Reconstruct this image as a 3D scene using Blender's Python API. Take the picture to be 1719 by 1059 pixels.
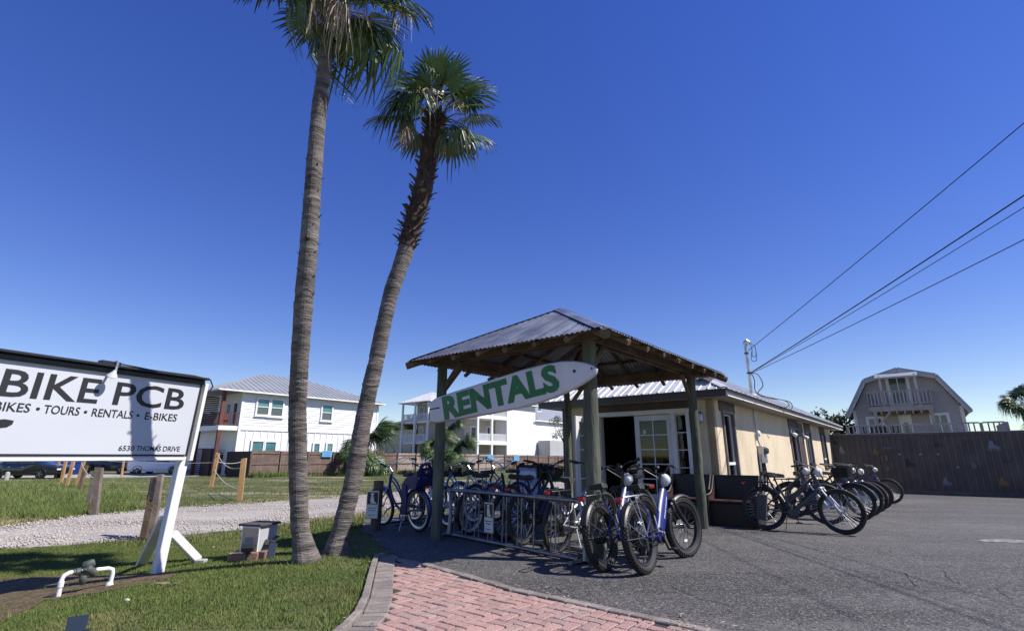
import bpy, bmesh, math, random
import numpy as np
from mathutils import Vector, Matrix, Euler

for o in list(bpy.data.objects):
    bpy.data.objects.remove(o)
SC = bpy.context.scene
COL = SC.collection
R = math.radians
rnd = random.Random(7)

# ------------------------------------------------------------------ camera
EYE = 1.2
FPX, CX, CY, HZ = 850.0, 859.5, 529.5, 766.0      # focal length and horizon, in photo pixels (1719 x 1059)
PITCH = math.atan((HZ - CY) / FPX)
cam = bpy.data.cameras.new('camera')
cam.sensor_width = 36.0
cam.lens = 36.0 * FPX / 1719.0
cam.clip_start, cam.clip_end = 0.05, 5000
camo = bpy.data.objects.new('camera', cam)
COL.objects.link(camo)
camo.location = (0, 0, EYE)
camo.rotation_euler = (R(90) + PITCH, 0, 0)
SC.camera = camo

# ------------------------------------------------------------------ sky, sun, exposure
SUN_AZ = math.atan2(0.983, -0.184)     # clockwise from +Y, where the sun stands
SUN_EL = R(49)
w = bpy.data.worlds.new('World')
SC.world = w
w.use_nodes = True
nt = w.node_tree
bg = nt.nodes['Background']
sky = nt.nodes.new('ShaderNodeTexSky')
sky.sky_type = 'NISHITA'
sky.sun_disc = False
sky.sun_elevation = SUN_EL
sky.sun_rotation = SUN_AZ
sky.air_density = 1.0
sky.dust_density = 0.0
sky.ozone_density = 3.0
sky.altitude = 0
hs = nt.nodes.new('ShaderNodeHueSaturation')
hs.inputs['Saturation'].default_value = 1.45
hs.inputs['Hue'].default_value = 0.531
gm = nt.nodes.new('ShaderNodeGamma')          # evens out the step from zenith to horizon
gm.inputs['Gamma'].default_value = 0.8
nt.links.new(sky.outputs[0], gm.inputs['Color'])
nt.links.new(gm.outputs[0], hs.inputs['Color'])
nt.links.new(hs.outputs[0], bg.inputs['Color'])
bg.inputs['Strength'].default_value = 0.15
sl = bpy.data.lights.new('sun', 'SUN')
sl.energy = 5.0
sl.angle = R(0.53)
sl.color = (1.0, 0.95, 0.87)
so = bpy.data.objects.new('sun', sl)
COL.objects.link(so)
sdir = Vector((math.sin(SUN_AZ) * math.cos(SUN_EL), math.cos(SUN_AZ) * math.cos(SUN_EL), math.sin(SUN_EL)))
so.rotation_euler = sdir.to_track_quat('Z', 'Y').to_euler()
so.location = (20, -5, 30)
SC.view_settings.view_transform = 'Standard'
SC.view_settings.look = 'None'
SC.view_settings.exposure = 0.4
SC.view_settings.gamma = 1.0
SC.view_settings.use_curve_mapping = False
SC.cycles.max_bounces = 6
SC.cycles.transparent_max_bounces = 12

# ------------------------------------------------------------------ where things stand
TH = R(38.5)                                   # the lot, the shop and the houses share one street grid
cT, sT = math.cos(TH), math.sin(TH)
_c, _s = math.cos(PITCH), math.sin(PITCH)

def smooth(e0, e1, x):
    t = min(1.0, max(0.0, (x - e0) / (e1 - e0)))
    return t * t * (3 - 2 * t)

def zt(x, y):
    """height of the ground: the lawn dips to the left, the lot drains to the back"""
    b = x * sT + y * cT
    s1 = 0.30 * smooth(-2.2, -6.5, x) if x < -2.2 else 0.0
    s2 = 0.25 * min(1, max(0, (b - 9) / 18)) + 0.30 * min(1, max(0, (b - 27) / 43))
    return -math.sqrt(s1 * s1 + s2 * s2)

def ray(x, y):
    u = (x - CX) / FPX
    v = -(y - CY) / FPX
    return Vector((u, _c - _s * v, _s + _c * v))

def gp(x, y, dz=0.0):
    """ground point seen at a photo pixel"""
    d = ray(x, y)
    z = dz
    for _ in range(30):
        t = (z - EYE) / d.z
        z = zt(d.x * t, d.y * t) + dz
    return Vector((d.x * t, d.y * t, z))

def at(x, y, Y):
    d = ray(x, y)
    t = Y / d.y
    return Vector((d.x * t, Y, EYE + d.z * t))

def gl(a, b, z=0.0):
    """grid (a to the right-front, b away) to world"""
    return Vector((a * cT + b * sT, -a * sT + b * cT, z))

def onb(x, y, b):
    d = ray(x, y)
    t = b / (d.x * sT + d.y * cT)
    return d.x * t * cT - d.y * t * sT, EYE + d.z * t      # a, z

def ona(x, y, a):
    d = ray(x, y)
    t = a / (d.x * cT - d.y * sT)
    return d.x * t * sT + d.y * t * cT, EYE + d.z * t      # b, z

# ------------------------------------------------------------------ helpers
def tag(o, label=None, cat=None, group=None, kind=None):
    if label: o['label'] = label
    if cat: o['category'] = cat
    if group: o['group'] = group
    if kind: o['kind'] = kind
    return o

def empty(name, loc, rz=0.0, label=None, cat=None, group=None, rot=None):
    o = bpy.data.objects.new(name, None)
    o.empty_display_size = 0.2
    COL.objects.link(o)
    o.location = loc
    o.rotation_euler = rot if rot else (0, 0, rz)
    return tag(o, label, cat, group)

class MB:
    def __init__(s):
        s.v = []; s.f = []
    def add(s, vs, fs):
        n = len(s.v)
        s.v += [tuple(p) for p in vs]
        s.f += [tuple(i + n for i in q) for q in fs]
        return s
    def box(s, c, d, rot=None):
        x, y, z = d[0] / 2, d[1] / 2, d[2] / 2
        p = [Vector(q) for q in ((-x,-y,-z),(x,-y,-z),(x,y,-z),(-x,y,-z),(-x,-y,z),(x,-y,z),(x,y,z),(-x,y,z))]
        if rot is not None:
            m = rot if isinstance(rot, Matrix) else Euler(rot).to_matrix()
            p = [m @ q for q in p]
        c = Vector(c)
        return s.add([q + c for q in p], ((0,3,2,1),(4,5,6,7),(0,1,5,4),(1,2,6,5),(2,3,7,6),(3,0,4,7)))
    def cbox(s, c, d, bev=0.01, rot=None):
        """box with chamfered edges"""
        x, y, z = d[0] / 2, d[1] / 2, d[2] / 2
        b = min(bev, x * .49, y * .49, z * .49)
        m = None
        if rot is not None:
            m = rot if isinstance(rot, Matrix) else Euler(rot).to_matrix()
        P = []
        for sx in (-1, 1):
            for sy in (-1, 1):
                for sz in (-1, 1):
                    P += [(sx*(x-b), sy*(y-b), sz*z), (sx*(x-b), sy*y, sz*(z-b)), (sx*x, sy*(y-b), sz*(z-b))]
        c = Vector(c)
        P = [Vector(p) for p in P]
        if m is not None: P = [m @ p for p in P]
        def i(sx, sy, sz, k): return ((sx > 0) * 4 + (sy > 0) * 2 + (sz > 0)) * 3 + k
        F = []
        for sg in (-1, 1):
            q = [i(-1,-1,sg,0), i(1,-1,sg,0), i(1,1,sg,0), i(-1,1,sg,0)]; F.append(q if sg > 0 else q[::-1])
            q = [i(-1,sg,-1,1), i(-1,sg,1,1), i(1,sg,1,1), i(1,sg,-1,1)]; F.append(q if sg > 0 else q[::-1])
            q = [i(sg,-1,-1,2), i(sg,1,-1,2), i(sg,1,1,2), i(sg,-1,1,2)]; F.append(q if sg > 0 else q[::-1])
        for s1 in (-1, 1):
            for s2 in (-1, 1):
                F.append([i(-1,s1,s2,0), i(1,s1,s2,0), i(1,s1,s2,1), i(-1,s1,s2,1)])
                F.append([i(s1,-1,s2,0), i(s1,1,s2,0), i(s1,1,s2,2), i(s1,-1,s2,2)])
                F.append([i(s1,s2,-1,1), i(s1,s2,1,1), i(s1,s2,1,2), i(s1,s2,-1,2)])
                for s3 in (-1, 1):
                    F.append([i(s1,s2,s3,0), i(s1,s2,s3,1), i(s1,s2,s3,2)])
        return s.add([p + c for p in P], F)
    def bar(s, p0, p1, w, h, up=(0, 0, 1), bev=0):
        p0, p1 = Vector(p0), Vector(p1)
        d = p1 - p0
        L = d.length
        y = d.normalized()
        u = Vector(up)
        if abs(y.dot(u)) > .99: u = Vector((1, 0, 0))
        x = y.cross(u).normalized()
        z = x.cross(y)
        m = Matrix((x, y, z)).transposed()
        if bev: return s.cbox((p0 + p1) / 2, (w, L, h), bev, m)
        return s.box((p0 + p1) / 2, (w, L, h), m)
    def tube(s, pts, r, seg=8, cap=True, sq=None):
        """tube along points; r a number or a list; sq squashes sideways"""
        pts = [Vector(p) for p in pts]
        n = len(pts)
        rs = r if isinstance(r, (list, tuple)) else [r] * n
        base = len(s.v)
        prev = None
        for i, p in enumerate(pts):
            t = (pts[min(i + 1, n - 1)] - pts[max(i - 1, 0)]).normalized()
            if prev is None:
                u = Vector((0, 0, 1)) if abs(t.z) < .9 else Vector((1, 0, 0))
                x = t.cross(u).normalized()
            else:
                x = (prev - t * prev.dot(t)).normalized()
            prev = x
            z = x.cross(t)
            for k in range(seg):
                a = 2 * math.pi * k / seg
                s.v.append(tuple(p + x * math.cos(a) * rs[i] * (sq or 1) + z * math.sin(a) * rs[i]))
        for i in range(n - 1):
            for k in range(seg):
                k2 = (k + 1) % seg
                s.f.append((base + i*seg + k, base + i*seg + k2, base + (i+1)*seg + k2, base + (i+1)*seg + k))
        if cap:
            s.f.append(tuple(base + k for k in reversed(range(seg))))
            s.f.append(tuple(base + (n-1)*seg + k for k in range(seg)))
        return s
    def lathe(s, prof, seg=12, M=None):
        """profile of (radius, height) turned about z"""
        M = M or Matrix()
        base = len(s.v)
        for r, z in prof:
            for k in range(seg):
                a = 2 * math.pi * k / seg
                s.v.append(tuple(M @ Vector((r * math.cos(a), r * math.sin(a), z))))
        for i in range(len(prof) - 1):
            for k in range(seg):
                k2 = (k + 1) % seg
                s.f.append((base + i*seg + k, base + i*seg + k2, base + (i+1)*seg + k2, base + (i+1)*seg + k))
        s.f.append(tuple(base + k for k in reversed(range(seg))))
        s.f.append(tuple(base + (len(prof)-1)*seg + k for k in range(seg)))
        return s
    def prism(s, poly, t, M=None):
        """polygon in local x-z, thickness t along y"""
        M = M or Matrix()
        n = len(poly)
        vs = [M @ Vector((x, -t/2, z)) for x, z in poly] + [M @ Vector((x, t/2, z)) for x, z in poly]
        fs = [tuple(range(n)), tuple(reversed(range(n, 2*n)))] + [(i, i + n, (i+1) % n + n, (i+1) % n) for i in range(n)]
        return s.add(vs, fs)
    def sphere(s, c, r, seg=10, rings=6, sc=(1, 1, 1), M=None):
        c = Vector(c)
        pr = []
        base = len(s.v)
        for i in range(rings + 1):
            a = -math.pi/2 + math.pi * i / rings
            for k in range(seg):
                b = 2 * math.pi * k / seg
                q = Vector((math.cos(a)*math.cos(b)*r*sc[0], math.cos(a)*math.sin(b)*r*sc[1], math.sin(a)*r*sc[2]))
                if M: q = M @ q
                s.v.append(tuple(c + q))
        for i in range(rings):
            for k in range(seg):
                k2 = (k + 1) % seg
                s.f.append((base + i*seg + k, base + i*seg + k2, base + (i+1)*seg + k2, base + (i+1)*seg + k))
        return s
    def quad(s, a, b, c, d):
        return s.add((a, b, c, d), ((0, 1, 2, 3),))
    def xform(s, M):
        s.v = [tuple(M @ Vector(p)) for p in s.v]
        return s
    def mesh(s, name, mat, smooth=False, fix=True):
        me = bpy.data.meshes.new(name)
        me.from_pydata(s.v, [], s.f)
        if fix and len(s.f) < 4000:
            bm = bmesh.new(); bm.from_mesh(me)
            bmesh.ops.recalc_face_normals(bm, faces=bm.faces)
            bm.to_mesh(me); bm.free()
        if mat: me.materials.append(M_[mat] if isinstance(mat, str) else mat)
        if smooth:
            for p in me.polygons: p.use_smooth = True
            try: me.set_sharp_from_angle(angle=R(40))
            except Exception: pass
        me.update()
        return me
    def build(s, name, mat, parent=None, smooth=False, fix=True, kind=None):
        return link(name, s.mesh(name, mat, smooth, fix), parent, kind=kind)

def link(name, me, parent=None, M=None, kind=None):
    o = bpy.data.objects.new(name, me)
    COL.objects.link(o)
    if parent: o.parent = parent
    if M is not None: o.matrix_local = M
    if kind: o['kind'] = kind
    return o

def T(x, y, z): return Matrix.Translation((x, y, z))
def RX(a): return Matrix.Rotation(a, 4, 'X')
def RY(a): return Matrix.Rotation(a, 4, 'Y')
def RZ(a): return Matrix.Rotation(a, 4, 'Z')

def text_mesh(body, mat, h=None, w=None, depth=0.004, bold=0.0, shear=0.0, align='LEFT', space=1.0):
    """lettering as a thin mesh in the x-z plane, lower-left at the origin, facing -y; h = cap height"""
    cu = bpy.data.curves.new('lettering', 'FONT')
    cu.body = body
    cu.size = 1.0
    cu.extrude = 0.02
    cu.offset = bold
    cu.shear = shear
    cu.space_character = space
    cu.resolution_u = 3
    ob = bpy.data.objects.new('lettering', cu)
    COL.objects.link(ob)
    dg = bpy.context.evaluated_depsgraph_get()
    me = bpy.data.meshes.new_from_object(ob.evaluated_get(dg))
    bpy.data.objects.remove(ob)
    n = len(me.vertices)
    co = np.empty(n * 3, np.float32)
    me.vertices.foreach_get('co', co)
    co = co.reshape(n, 3)
    mn, mx = co.min(0), co.max(0)
    d = mx - mn
    sy = h / d[1] if h else None
    sx = w / d[0] if w else sy
    sy = sy or sx
    out = np.empty_like(co)
    out[:, 0] = (co[:, 0] - mn[0]) * sx
    out[:, 2] = (co[:, 1] - mn[1]) * sy
    out[:, 1] = -(co[:, 2] - mn[2]) / max(d[2], 1e-6) * depth
    me.vertices.foreach_set('co', out.ravel())
    me.materials.clear()
    me.materials.append(M_[mat])
    me.update()
    return me, d[0] * sx

# ------------------------------------------------------------------ materials
M_ = {}
def srgb(h):
    h = h.lstrip('#')
    c = [int(h[i:i+2], 16) / 255 for i in (0, 2, 4)]
    return tuple((x / 12.92 if x <= .04045 else ((x + .055) / 1.055) ** 2.4) for x in c)

def mat(name, c1, c2=None, scale=4.0, rough=0.7, metal=0.0, bump=0.0, bscale=None, rand=0.0, stretch=(1,1,1),
        detail=6.0, spec=None, coord='Object', c3=None, lo=.35, hi=.65, coat=0.0, emit=None):
    m = bpy.data.materials.new(name)
    m.use_nodes = True
    N, L = m.node_tree.nodes, m.node_tree.links
    b = N['Principled BSDF']
    b.inputs['Roughness'].default_value = rough
    b.inputs['Metallic'].default_value = metal
    if spec is not None: b.inputs['Specular IOR Level'].default_value = spec
    if coat: b.inputs['Coat Weight'].default_value = coat
    if c2 is None:
        c2 = tuple(x * .82 for x in c1)
    tc = N.new('ShaderNodeTexCoord')
    mp = N.new('ShaderNodeMapping')
    mp.inputs['Scale'].default_value = stretch
    if coord == 'World':
        g = N.new('ShaderNodeNewGeometry')
        L.new(g.outputs['Position'], mp.inputs['Vector'])
    else:
        L.new(tc.outputs[coord], mp.inputs['Vector'])
    oi = N.new('ShaderNodeObjectInfo')
    n1 = N.new('ShaderNodeTexNoise')
    n1.noise_dimensions = '4D'
    n1.inputs['Scale'].default_value = scale
    n1.inputs['Detail'].default_value = detail
    n1.inputs['Roughness'].default_value = .62
    L.new(mp.outputs[0], n1.inputs['Vector'])
    mu = N.new('ShaderNodeMath'); mu.operation = 'MULTIPLY'; mu.inputs[1].default_value = 37.0
    L.new(oi.outputs['Random'], mu.inputs[0])
    L.new(mu.outputs[0], n1.inputs['W'])
    cr = N.new('ShaderNodeValToRGB')
    cr.color_ramp.elements[0].position = lo
    cr.color_ramp.elements[1].position = hi
    cr.color_ramp.elements[0].color = (*c2, 1)
    cr.color_ramp.elements[1].color = (*c1, 1)
    if c3:
        e = cr.color_ramp.elements.new((lo + hi) / 2)
        e.color = (*c3, 1)
    L.new(n1.outputs['Fac'], cr.inputs['Fac'])
    out = cr.outputs[0]
    if rand:
        mr = N.new('ShaderNodeMapRange')
        mr.inputs['To Min'].default_value = 1 - rand
        mr.inputs['To Max'].default_value = 1 + rand
        L.new(oi.outputs['Random'], mr.inputs['Value'])
        hv = N.new('ShaderNodeHueSaturation')
        L.new(out, hv.inputs['Color'])
        L.new(mr.outputs[0], hv.inputs['Value'])
        out = hv.outputs[0]
    L.new(out, b.inputs['Base Color'])
    rr = N.new('ShaderNodeMapRange')
    rr.inputs['To Min'].default_value = max(.02, rough - .1)
    rr.inputs['To Max'].default_value = min(1, rough + .1)
    L.new(n1.outputs['Fac'], rr.inputs['Value'])
    L.new(rr.outputs[0], b.inputs['Roughness'])
    if bump:
        n2 = N.new('ShaderNodeTexNoise')
        n2.inputs['Scale'].default_value = bscale or scale * 6
        n2.inputs['Detail'].default_value = 5
        L.new(mp.outputs[0], n2.inputs['Vector'])
        bp = N.new('ShaderNodeBump')
        bp.inputs['Strength'].default_value = min(1, bump)
        bp.inputs['Distance'].default_value = .02
        L.new(n2.outputs['Fac'], bp.inputs['Height'])
        L.new(bp.outputs[0], b.inputs['Normal'])
    M_[name] = m
    return m

def glass(name, tint, dark=.35, rough=.03):
    """window glass: reflects at grazing angles, lets through a tinted part"""
    m = bpy.data.materials.new(name)
    m.use_nodes = True
    N, L = m.node_tree.nodes, m.node_tree.links
    N.remove(N['Principled BSDF'])
    o = N['Material Output']
    fr = N.new('ShaderNodeFresnel'); fr.inputs['IOR'].default_value = 1.33
    g = N.new('ShaderNodeBsdfGlossy'); g.inputs['Roughness'].default_value = rough
    t = N.new('ShaderNodeBsdfTransparent'); t.inputs['Color'].default_value = (*tint, 1)
    ad = N.new('ShaderNodeMath'); ad.operation = 'ADD'; ad.inputs[1].default_value = dark * .2
    ad.use_clamp = True
    nz = N.new('ShaderNodeTexNoise'); nz.inputs['Scale'].default_value = 1.5
    bp = N.new('ShaderNodeBump'); bp.inputs['Strength'].default_value = .04
    L.new(nz.outputs['Fac'], bp.inputs['Height'])
    L.new(bp.outputs[0], g.inputs['Normal'])
    mx = N.new('ShaderNodeMixShader')
    L.new(fr.outputs[0], ad.inputs[0])
    L.new(ad.outputs[0], mx.inputs['Fac'])
    L.new(t.outputs[0], mx.inputs[1]); L.new(g.outputs[0], mx.inputs[2])
    L.new(mx.outputs[0], o.inputs['Surface'])
    M_[name] = m

mat('white_paint', (.80,.80,.80), (.70,.70,.69), 3, .5, bump=.05)
mat('white_wood', (.78,.78,.77), (.66,.65,.63), 5, .6, stretch=(1,1,.3), bump=.1)
mat('sign_white', (.545,.565,.615), (.52,.54,.595), .8, .45)
mat('sign_black', (.012,.012,.014), (.02,.02,.022), 3, .45)
mat('black_metal', (.012,.012,.013), (.022,.022,.023), 6, .4)
mat('black_rubber', (.016,.016,.016), (.03,.029,.028), 8, .75, bump=.1)
mat('black_plastic', (.014,.014,.015), (.022,.022,.023), 5, .45)
mat('dark_cover', (.09,.085,.085), (.06,.058,.06), 9, .8, bump=.5, bscale=30)
mat('steel', (.62,.62,.63), (.42,.42,.43), 14, .34, metal=1)
mat('galv', (.30,.31,.33), (.18,.19,.21), 9, .45, metal=1, bump=.05)
mat('galv_sheet', (.36,.38,.41), (.20,.215,.24), 2.2, .42, metal=.8, rand=.16, bump=.1)
mat('alu_dull', (.55,.56,.57), (.40,.41,.42), 8, .45, metal=.9)
mat('roof_panel', (.74,.74,.73), (.60,.60,.59), 1.4, .42, metal=.25, rand=.05)
mat('grey_roof', (.33,.34,.36), (.28,.29,.31), .6, .5, metal=.2)
mat('light_roof', (.66,.66,.66), (.55,.55,.56), .6, .5, metal=.2)
mat('old_wood', (.20,.135,.085), (.085,.055,.035), 3.5, .85, bump=.5, bscale=30, rand=.22, stretch=(1,1,1), c3=(.13,.09,.06))
mat('grey_wood', (.25,.205,.165), (.13,.10,.078), 4, .88, bump=.4, bscale=26, rand=.2)
mat('post_wood', (.15,.165,.12), (.05,.053,.038), 3.2, .85, bump=.8, bscale=18, stretch=(3,3,.45), c3=(.095,.105,.073), rand=.12)
mat('new_wood', (.50,.30,.13), (.36,.20,.08), 5, .8, bump=.25, stretch=(1,1,.3), rand=.12)
mat('stucco', (.71,.60,.43), (.52,.42,.285), 2.4, .92, bump=.7, bscale=30, c3=(.66,.55,.385), detail=14, lo=.28, hi=.68, stretch=(1,1,.45))
mat('brown_trim', (.055,.038,.032), (.085,.06,.05), 4, .6, bump=.1)
mat('taupe_trim', (.20,.165,.15), (.15,.122,.11), 4, .6)
mat('fascia', (.085,.07,.062), (.06,.05,.045), 3, .5)
mat('soffit', (.33,.29,.25), (.28,.245,.21), 3, .8)
mat('interior_shade', (.035,.03,.028), (.022,.02,.018), 2, .9)  # near-black colour stands in for the unlit room
mat('pew_black', (.011,.0105,.011), (.018,.016,.015), 6, .42)
mat('pew_red', (.075,.030,.025), (.045,.018,.016), 6, .55, stretch=(1,1,8), bump=.1)
mat('container', (.125,.108,.095), (.078,.067,.06), 1.6, .75, bump=.1, c3=(.10,.085,.075), detail=9)
mat('container_pale', (.62,.60,.56), (.40,.36,.32), 5, .7)
mat('sticker_white', (.20,.22,.25), (.13,.145,.17), 9, .6)
mat('sticker_yellow', (.26,.16,.03), (.19,.11,.025), 9, .6)
mat('house_white', (.80,.80,.80), (.74,.74,.74), 1.0, .6)
mat('house_grey', (.45,.42,.41), (.40,.37,.36), 1.0, .7)
mat('house_cream', (.62,.54,.36), (.55,.48,.32), 1.0, .75)
mat('house_tan', (.42,.37,.32), (.38,.33,.28), 1.0, .75)
mat('trim_grey', (.45,.45,.46), (.40,.40,.41), 1, .6)
mat('deck_grey', (.36,.33,.30), (.26,.235,.21), 4, .85, rand=.1)
mat('red_wood', (.15,.046,.034), (.095,.03,.024), 4, .7, rand=.1)
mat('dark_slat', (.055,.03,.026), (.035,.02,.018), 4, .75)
mat('sky_tint_glass', (.10,.26,.26), (.06,.17,.18), .6, .08, spec=.8)  # teal base colour painted for the sky mirrored in the panes
mat('dark_glass', (.02,.028,.032), (.035,.045,.05), .6, .06, spec=.8)
mat('dim_glass', (.10,.12,.12), (.07,.085,.085), .6, .10, spec=.8)
mat('fence_wood', (.205,.145,.115), (.115,.078,.064), 1.1, .9, coord='World', bump=.2, c3=(.16,.11,.09), detail=9)
mat('fence_pale', (.40,.35,.31), (.25,.20,.17), 1.4, .9, coord='World', bump=.2, detail=9)
mat('blue_sign', (.13,.42,.75), (.10,.36,.68), 3, .5)
mat('surf_white', (.70,.68,.72), (.60,.58,.62), 2.2, .38, detail=8)
mat('surf_green', (.006,.165,.03), (.004,.125,.024), 4, .4)
mat('rope', (.62,.58,.50), (.48,.44,.37), 30, .9)
mat('pvc', (.82,.82,.81), (.74,.74,.73), 6, .35)
mat('valve', (.10,.115,.10), (.06,.07,.06), 10, .6, bump=.3)
mat('tan_panel', (.60,.47,.33), (.54,.42,.29), 2.5, .7)
mat('block_brick', (.30,.17,.13), (.20,.115,.09), 9, .9, bump=.5, rand=.15)
mat('car_dark', (.008,.011,.022), (.010,.013,.026), 2, .18, coat=1.0)
mat('car_white', (.80,.80,.80), (.77,.77,.77), 2, .25, coat=1.0)
mat('car_black', (.010,.010,.011), (.013,.013,.014), 2, .2, coat=1.0)
mat('bin_blue', (.015,.055,.33), (.012,.045,.27), 3, .5)
mat('bike_blue', (.008,.032,.23), (.007,.026,.19), 3, .3, coat=.4)
mat('bike_royal', (.007,.015,.15), (.006,.012,.12), 3, .35, coat=.25)
mat('bike_teal', (.02,.22,.36), (.015,.18,.30), 3, .25, coat=.8)
mat('bike_white', (.62,.64,.66), (.55,.57,.59), 3, .3, coat=.5)
mat('bike_dark', (.018,.020,.028), (.028,.03,.04), 3, .32, coat=.3)
mat('bike_silver', (.50,.51,.53), (.42,.43,.45), 5, .35, metal=.6)
mat('seat_blue', (.010,.012,.13), (.008,.010,.10), 4, .45)
mat('whitewall', (.62,.60,.57), (.50,.48,.45), 9, .7)
mat('chrome', (.75,.75,.76), (.65,.65,.66), 6, .16, metal=1)
mat('lamp_white', (.72,.73,.73), (.64,.65,.65), 4, .3)
mat('red_plastic', (.40,.012,.012), (.32,.01,.01), 4, .4)
mat('green_mesh', (.06,.075,.045), (.04,.05,.03), 8, .7)
mat('basket_black', (.012,.012,.013), (.02,.02,.021), 8, .6)
mat('board_blue', (.34,.38,.55), (.27,.31,.47), .9, .3)
mat('paper_white', (.70,.70,.70), (.64,.64,.64), 3, .7)
mat('trunk_grey', (.245,.215,.195), (.035,.029,.025), 2.6, .92, bump=1.0, bscale=12, stretch=(1,1,5), c3=(.135,.118,.106), detail=14, lo=.32, hi=.68)
mat('worn_paint', (.30,.29,.28), (.11,.105,.10), 9, .9, lo=.4, hi=.62, coord='World')
mat('trunk_brown', (.07,.043,.033), (.022,.013,.011), 6, .9, bump=.6, bscale=20, rand=.25)
mat('boot', (.085,.05,.036), (.03,.018,.014), 8, .85, bump=.4, rand=.4)
mat('frond', (.075,.125,.024), (.034,.066,.013), 3, .42, rand=.25, spec=.6)
mat('frond_bright', (.15,.215,.035), (.07,.12,.02), 3, .42, rand=.2, spec=.6)
mat('frond_dead', (.50,.41,.32), (.15,.10,.065), 6, .85, rand=.3)
mat('petiole', (.22,.16,.05), (.14,.09,.035), 6, .6)
mat('filament', (.62,.53,.40), (.48,.39,.28), 5, .9)
mat('leaf', (.060,.085,.028), (.028,.045,.014), 3, .6, rand=.2)
mat('brick', (.42,.255,.225), (.31,.185,.165), 9, .9, bump=.8, bscale=70, rand=.12, c3=(.40,.25,.22), lo=.3, hi=.7)
mat('brick_grey', (.39,.275,.245), (.31,.21,.185), 7, .9, bump=.8, bscale=70, rand=.12)
mat('border', (.26,.225,.20), (.18,.155,.14), 8, .9, bump=.6, bscale=60, rand=.18)
mat('joint', (.06,.05,.043), (.04,.034,.03), 20, .95, bump=.4)
mat('stone', (.55,.50,.45), (.40,.36,.32), 7, .9, rand=.2, coord='World')
mat('concrete', (.42,.40,.37), (.34,.32,.30), 6, .9, bump=.3)
glass('door_glass', (.62,.66,.66), .05)
glass('window_glass', (.40,.44,.46), .1)

# ------------------------------------------------------------------ ground materials
def ground_mat(name, layers, bump_scales, rough=.95, bump=.5):
    """layers: list of (color, noise scale, lo, hi) painted over each other by world-space noise"""
    m = bpy.data.materials.new(name)
    m.use_nodes = True
    N, L = m.node_tree.nodes, m.node_tree.links
    b = N['Principled BSDF']
    b.inputs['Roughness'].default_value = rough
    b.inputs['Specular IOR Level'].default_value = .25
    g = N.new('ShaderNodeNewGeometry')
    cur = None
    for i, (col, sc, lo, hi, st) in enumerate(layers):
        if cur is None:
            rgb = N.new('ShaderNodeRGB'); rgb.outputs[0].default_value = (*col, 1)
            cur = rgb.outputs[0]
            continue
        mp = N.new('ShaderNodeMapping'); mp.inputs['Location'].default_value = (i * 13.7, i * 5.1, 0)
        mp.inputs['Scale'].default_value = st
        mp.inputs['Rotation'].default_value = (0, 0, TH)
        L.new(g.outputs['Position'], mp.inputs['Vector'])
        n = N.new('ShaderNodeTexNoise'); n.inputs['Scale'].default_value = sc; n.inputs['Detail'].default_value = 6
        n.inputs['Roughness'].default_value = .65
        L.new(mp.outputs[0], n.inputs['Vector'])
        cr = N.new('ShaderNodeMapRange')
        cr.inputs['From Min'].default_value = lo; cr.inputs['From Max'].default_value = hi
        L.new(n.outputs['Fac'], cr.inputs['Value'])
        mx = N.new('ShaderNodeMix'); mx.data_type = 'RGBA'
        L.new(cr.outputs[0], mx.inputs['Factor'])
        L.new(cur, mx.inputs['A'])
        mx.inputs['B'].default_value = (*col, 1)
        cur = mx.outputs['Result']
    L.new(cur, b.inputs['Base Color'])
    nb = None
    for sc, amt in bump_scales:
        n = N.new('ShaderNodeTexNoise'); n.inputs['Scale'].default_value = sc; n.inputs['Detail'].default_value = 3
        L.new(g.outputs['Position'], n.inputs['Vector'])
        bp = N.new('ShaderNodeBump'); bp.inputs['Strength'].default_value = bump; bp.inputs['Distance'].default_value = amt
        L.new(n.outputs['Fac'], bp.inputs['Height'])
        if nb: L.new(nb, bp.inputs['Normal'])
        nb = bp.outputs[0]
    L.new(nb, b.inputs['Normal'])
    M_[name] = m

I1 = (1, 1, 1)
ground_mat('lawn', [((.075,.095,.030), 0, 0, 0, I1), ((.16,.145,.07), .35, .48, .62, I1), ((.055,.08,.022), 1.6, .45, .65, I1),
                    ((.12,.085,.05), 3.5, .58, .72, I1), ((.40,.35,.27), .22, .535, .62, (.5,1.5,1)), ((.035,.05,.015), 25, .5, .7, I1)], [(40, .02), (150, .006)])
ground_mat('asphalt', [((.105,.100,.098), 0, 0, 0, I1), ((.050,.048,.048), .55, .45, .58, (.18,1.2,1)), ((.175,.166,.157), .40, .50, .68, (.16,1,1)), ((.085,.080,.078), .9, .48, .66, I1),
                       ((.075,.072,.071), 4, .46, .70, I1), ((.23,.22,.21), 48, .52, .62, I1), ((.028,.027,.027), 38, .54, .64, I1),
                       ((.45,.44,.42), 75, .60, .66, I1)], [(60, .012), (170, .008)], rough=.85, bump=.9)
ground_mat('gravel', [((.33,.30,.265), 0, 0, 0, I1), ((.25,.21,.175), .45, .45, .62, (.3,1.4,1)), ((.42,.395,.36), .9, .5, .68, (.25,1.6,1)),
                      ((.30,.265,.23), 11, .54, .68, I1), ((.50,.475,.45), 30, .56, .66, I1), ((.22,.20,.18), 60, .58, .68, I1)], [(30, .012), (80, .010)], bump=.7)
ground_mat('mulch', [((.13,.088,.055), 0, 0, 0, I1), ((.20,.14,.09), 6, .45, .65, I1), ((.06,.036,.025), 14, .5, .66, I1)], [(30, .03), (90, .015)], bump=.9)

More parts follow.
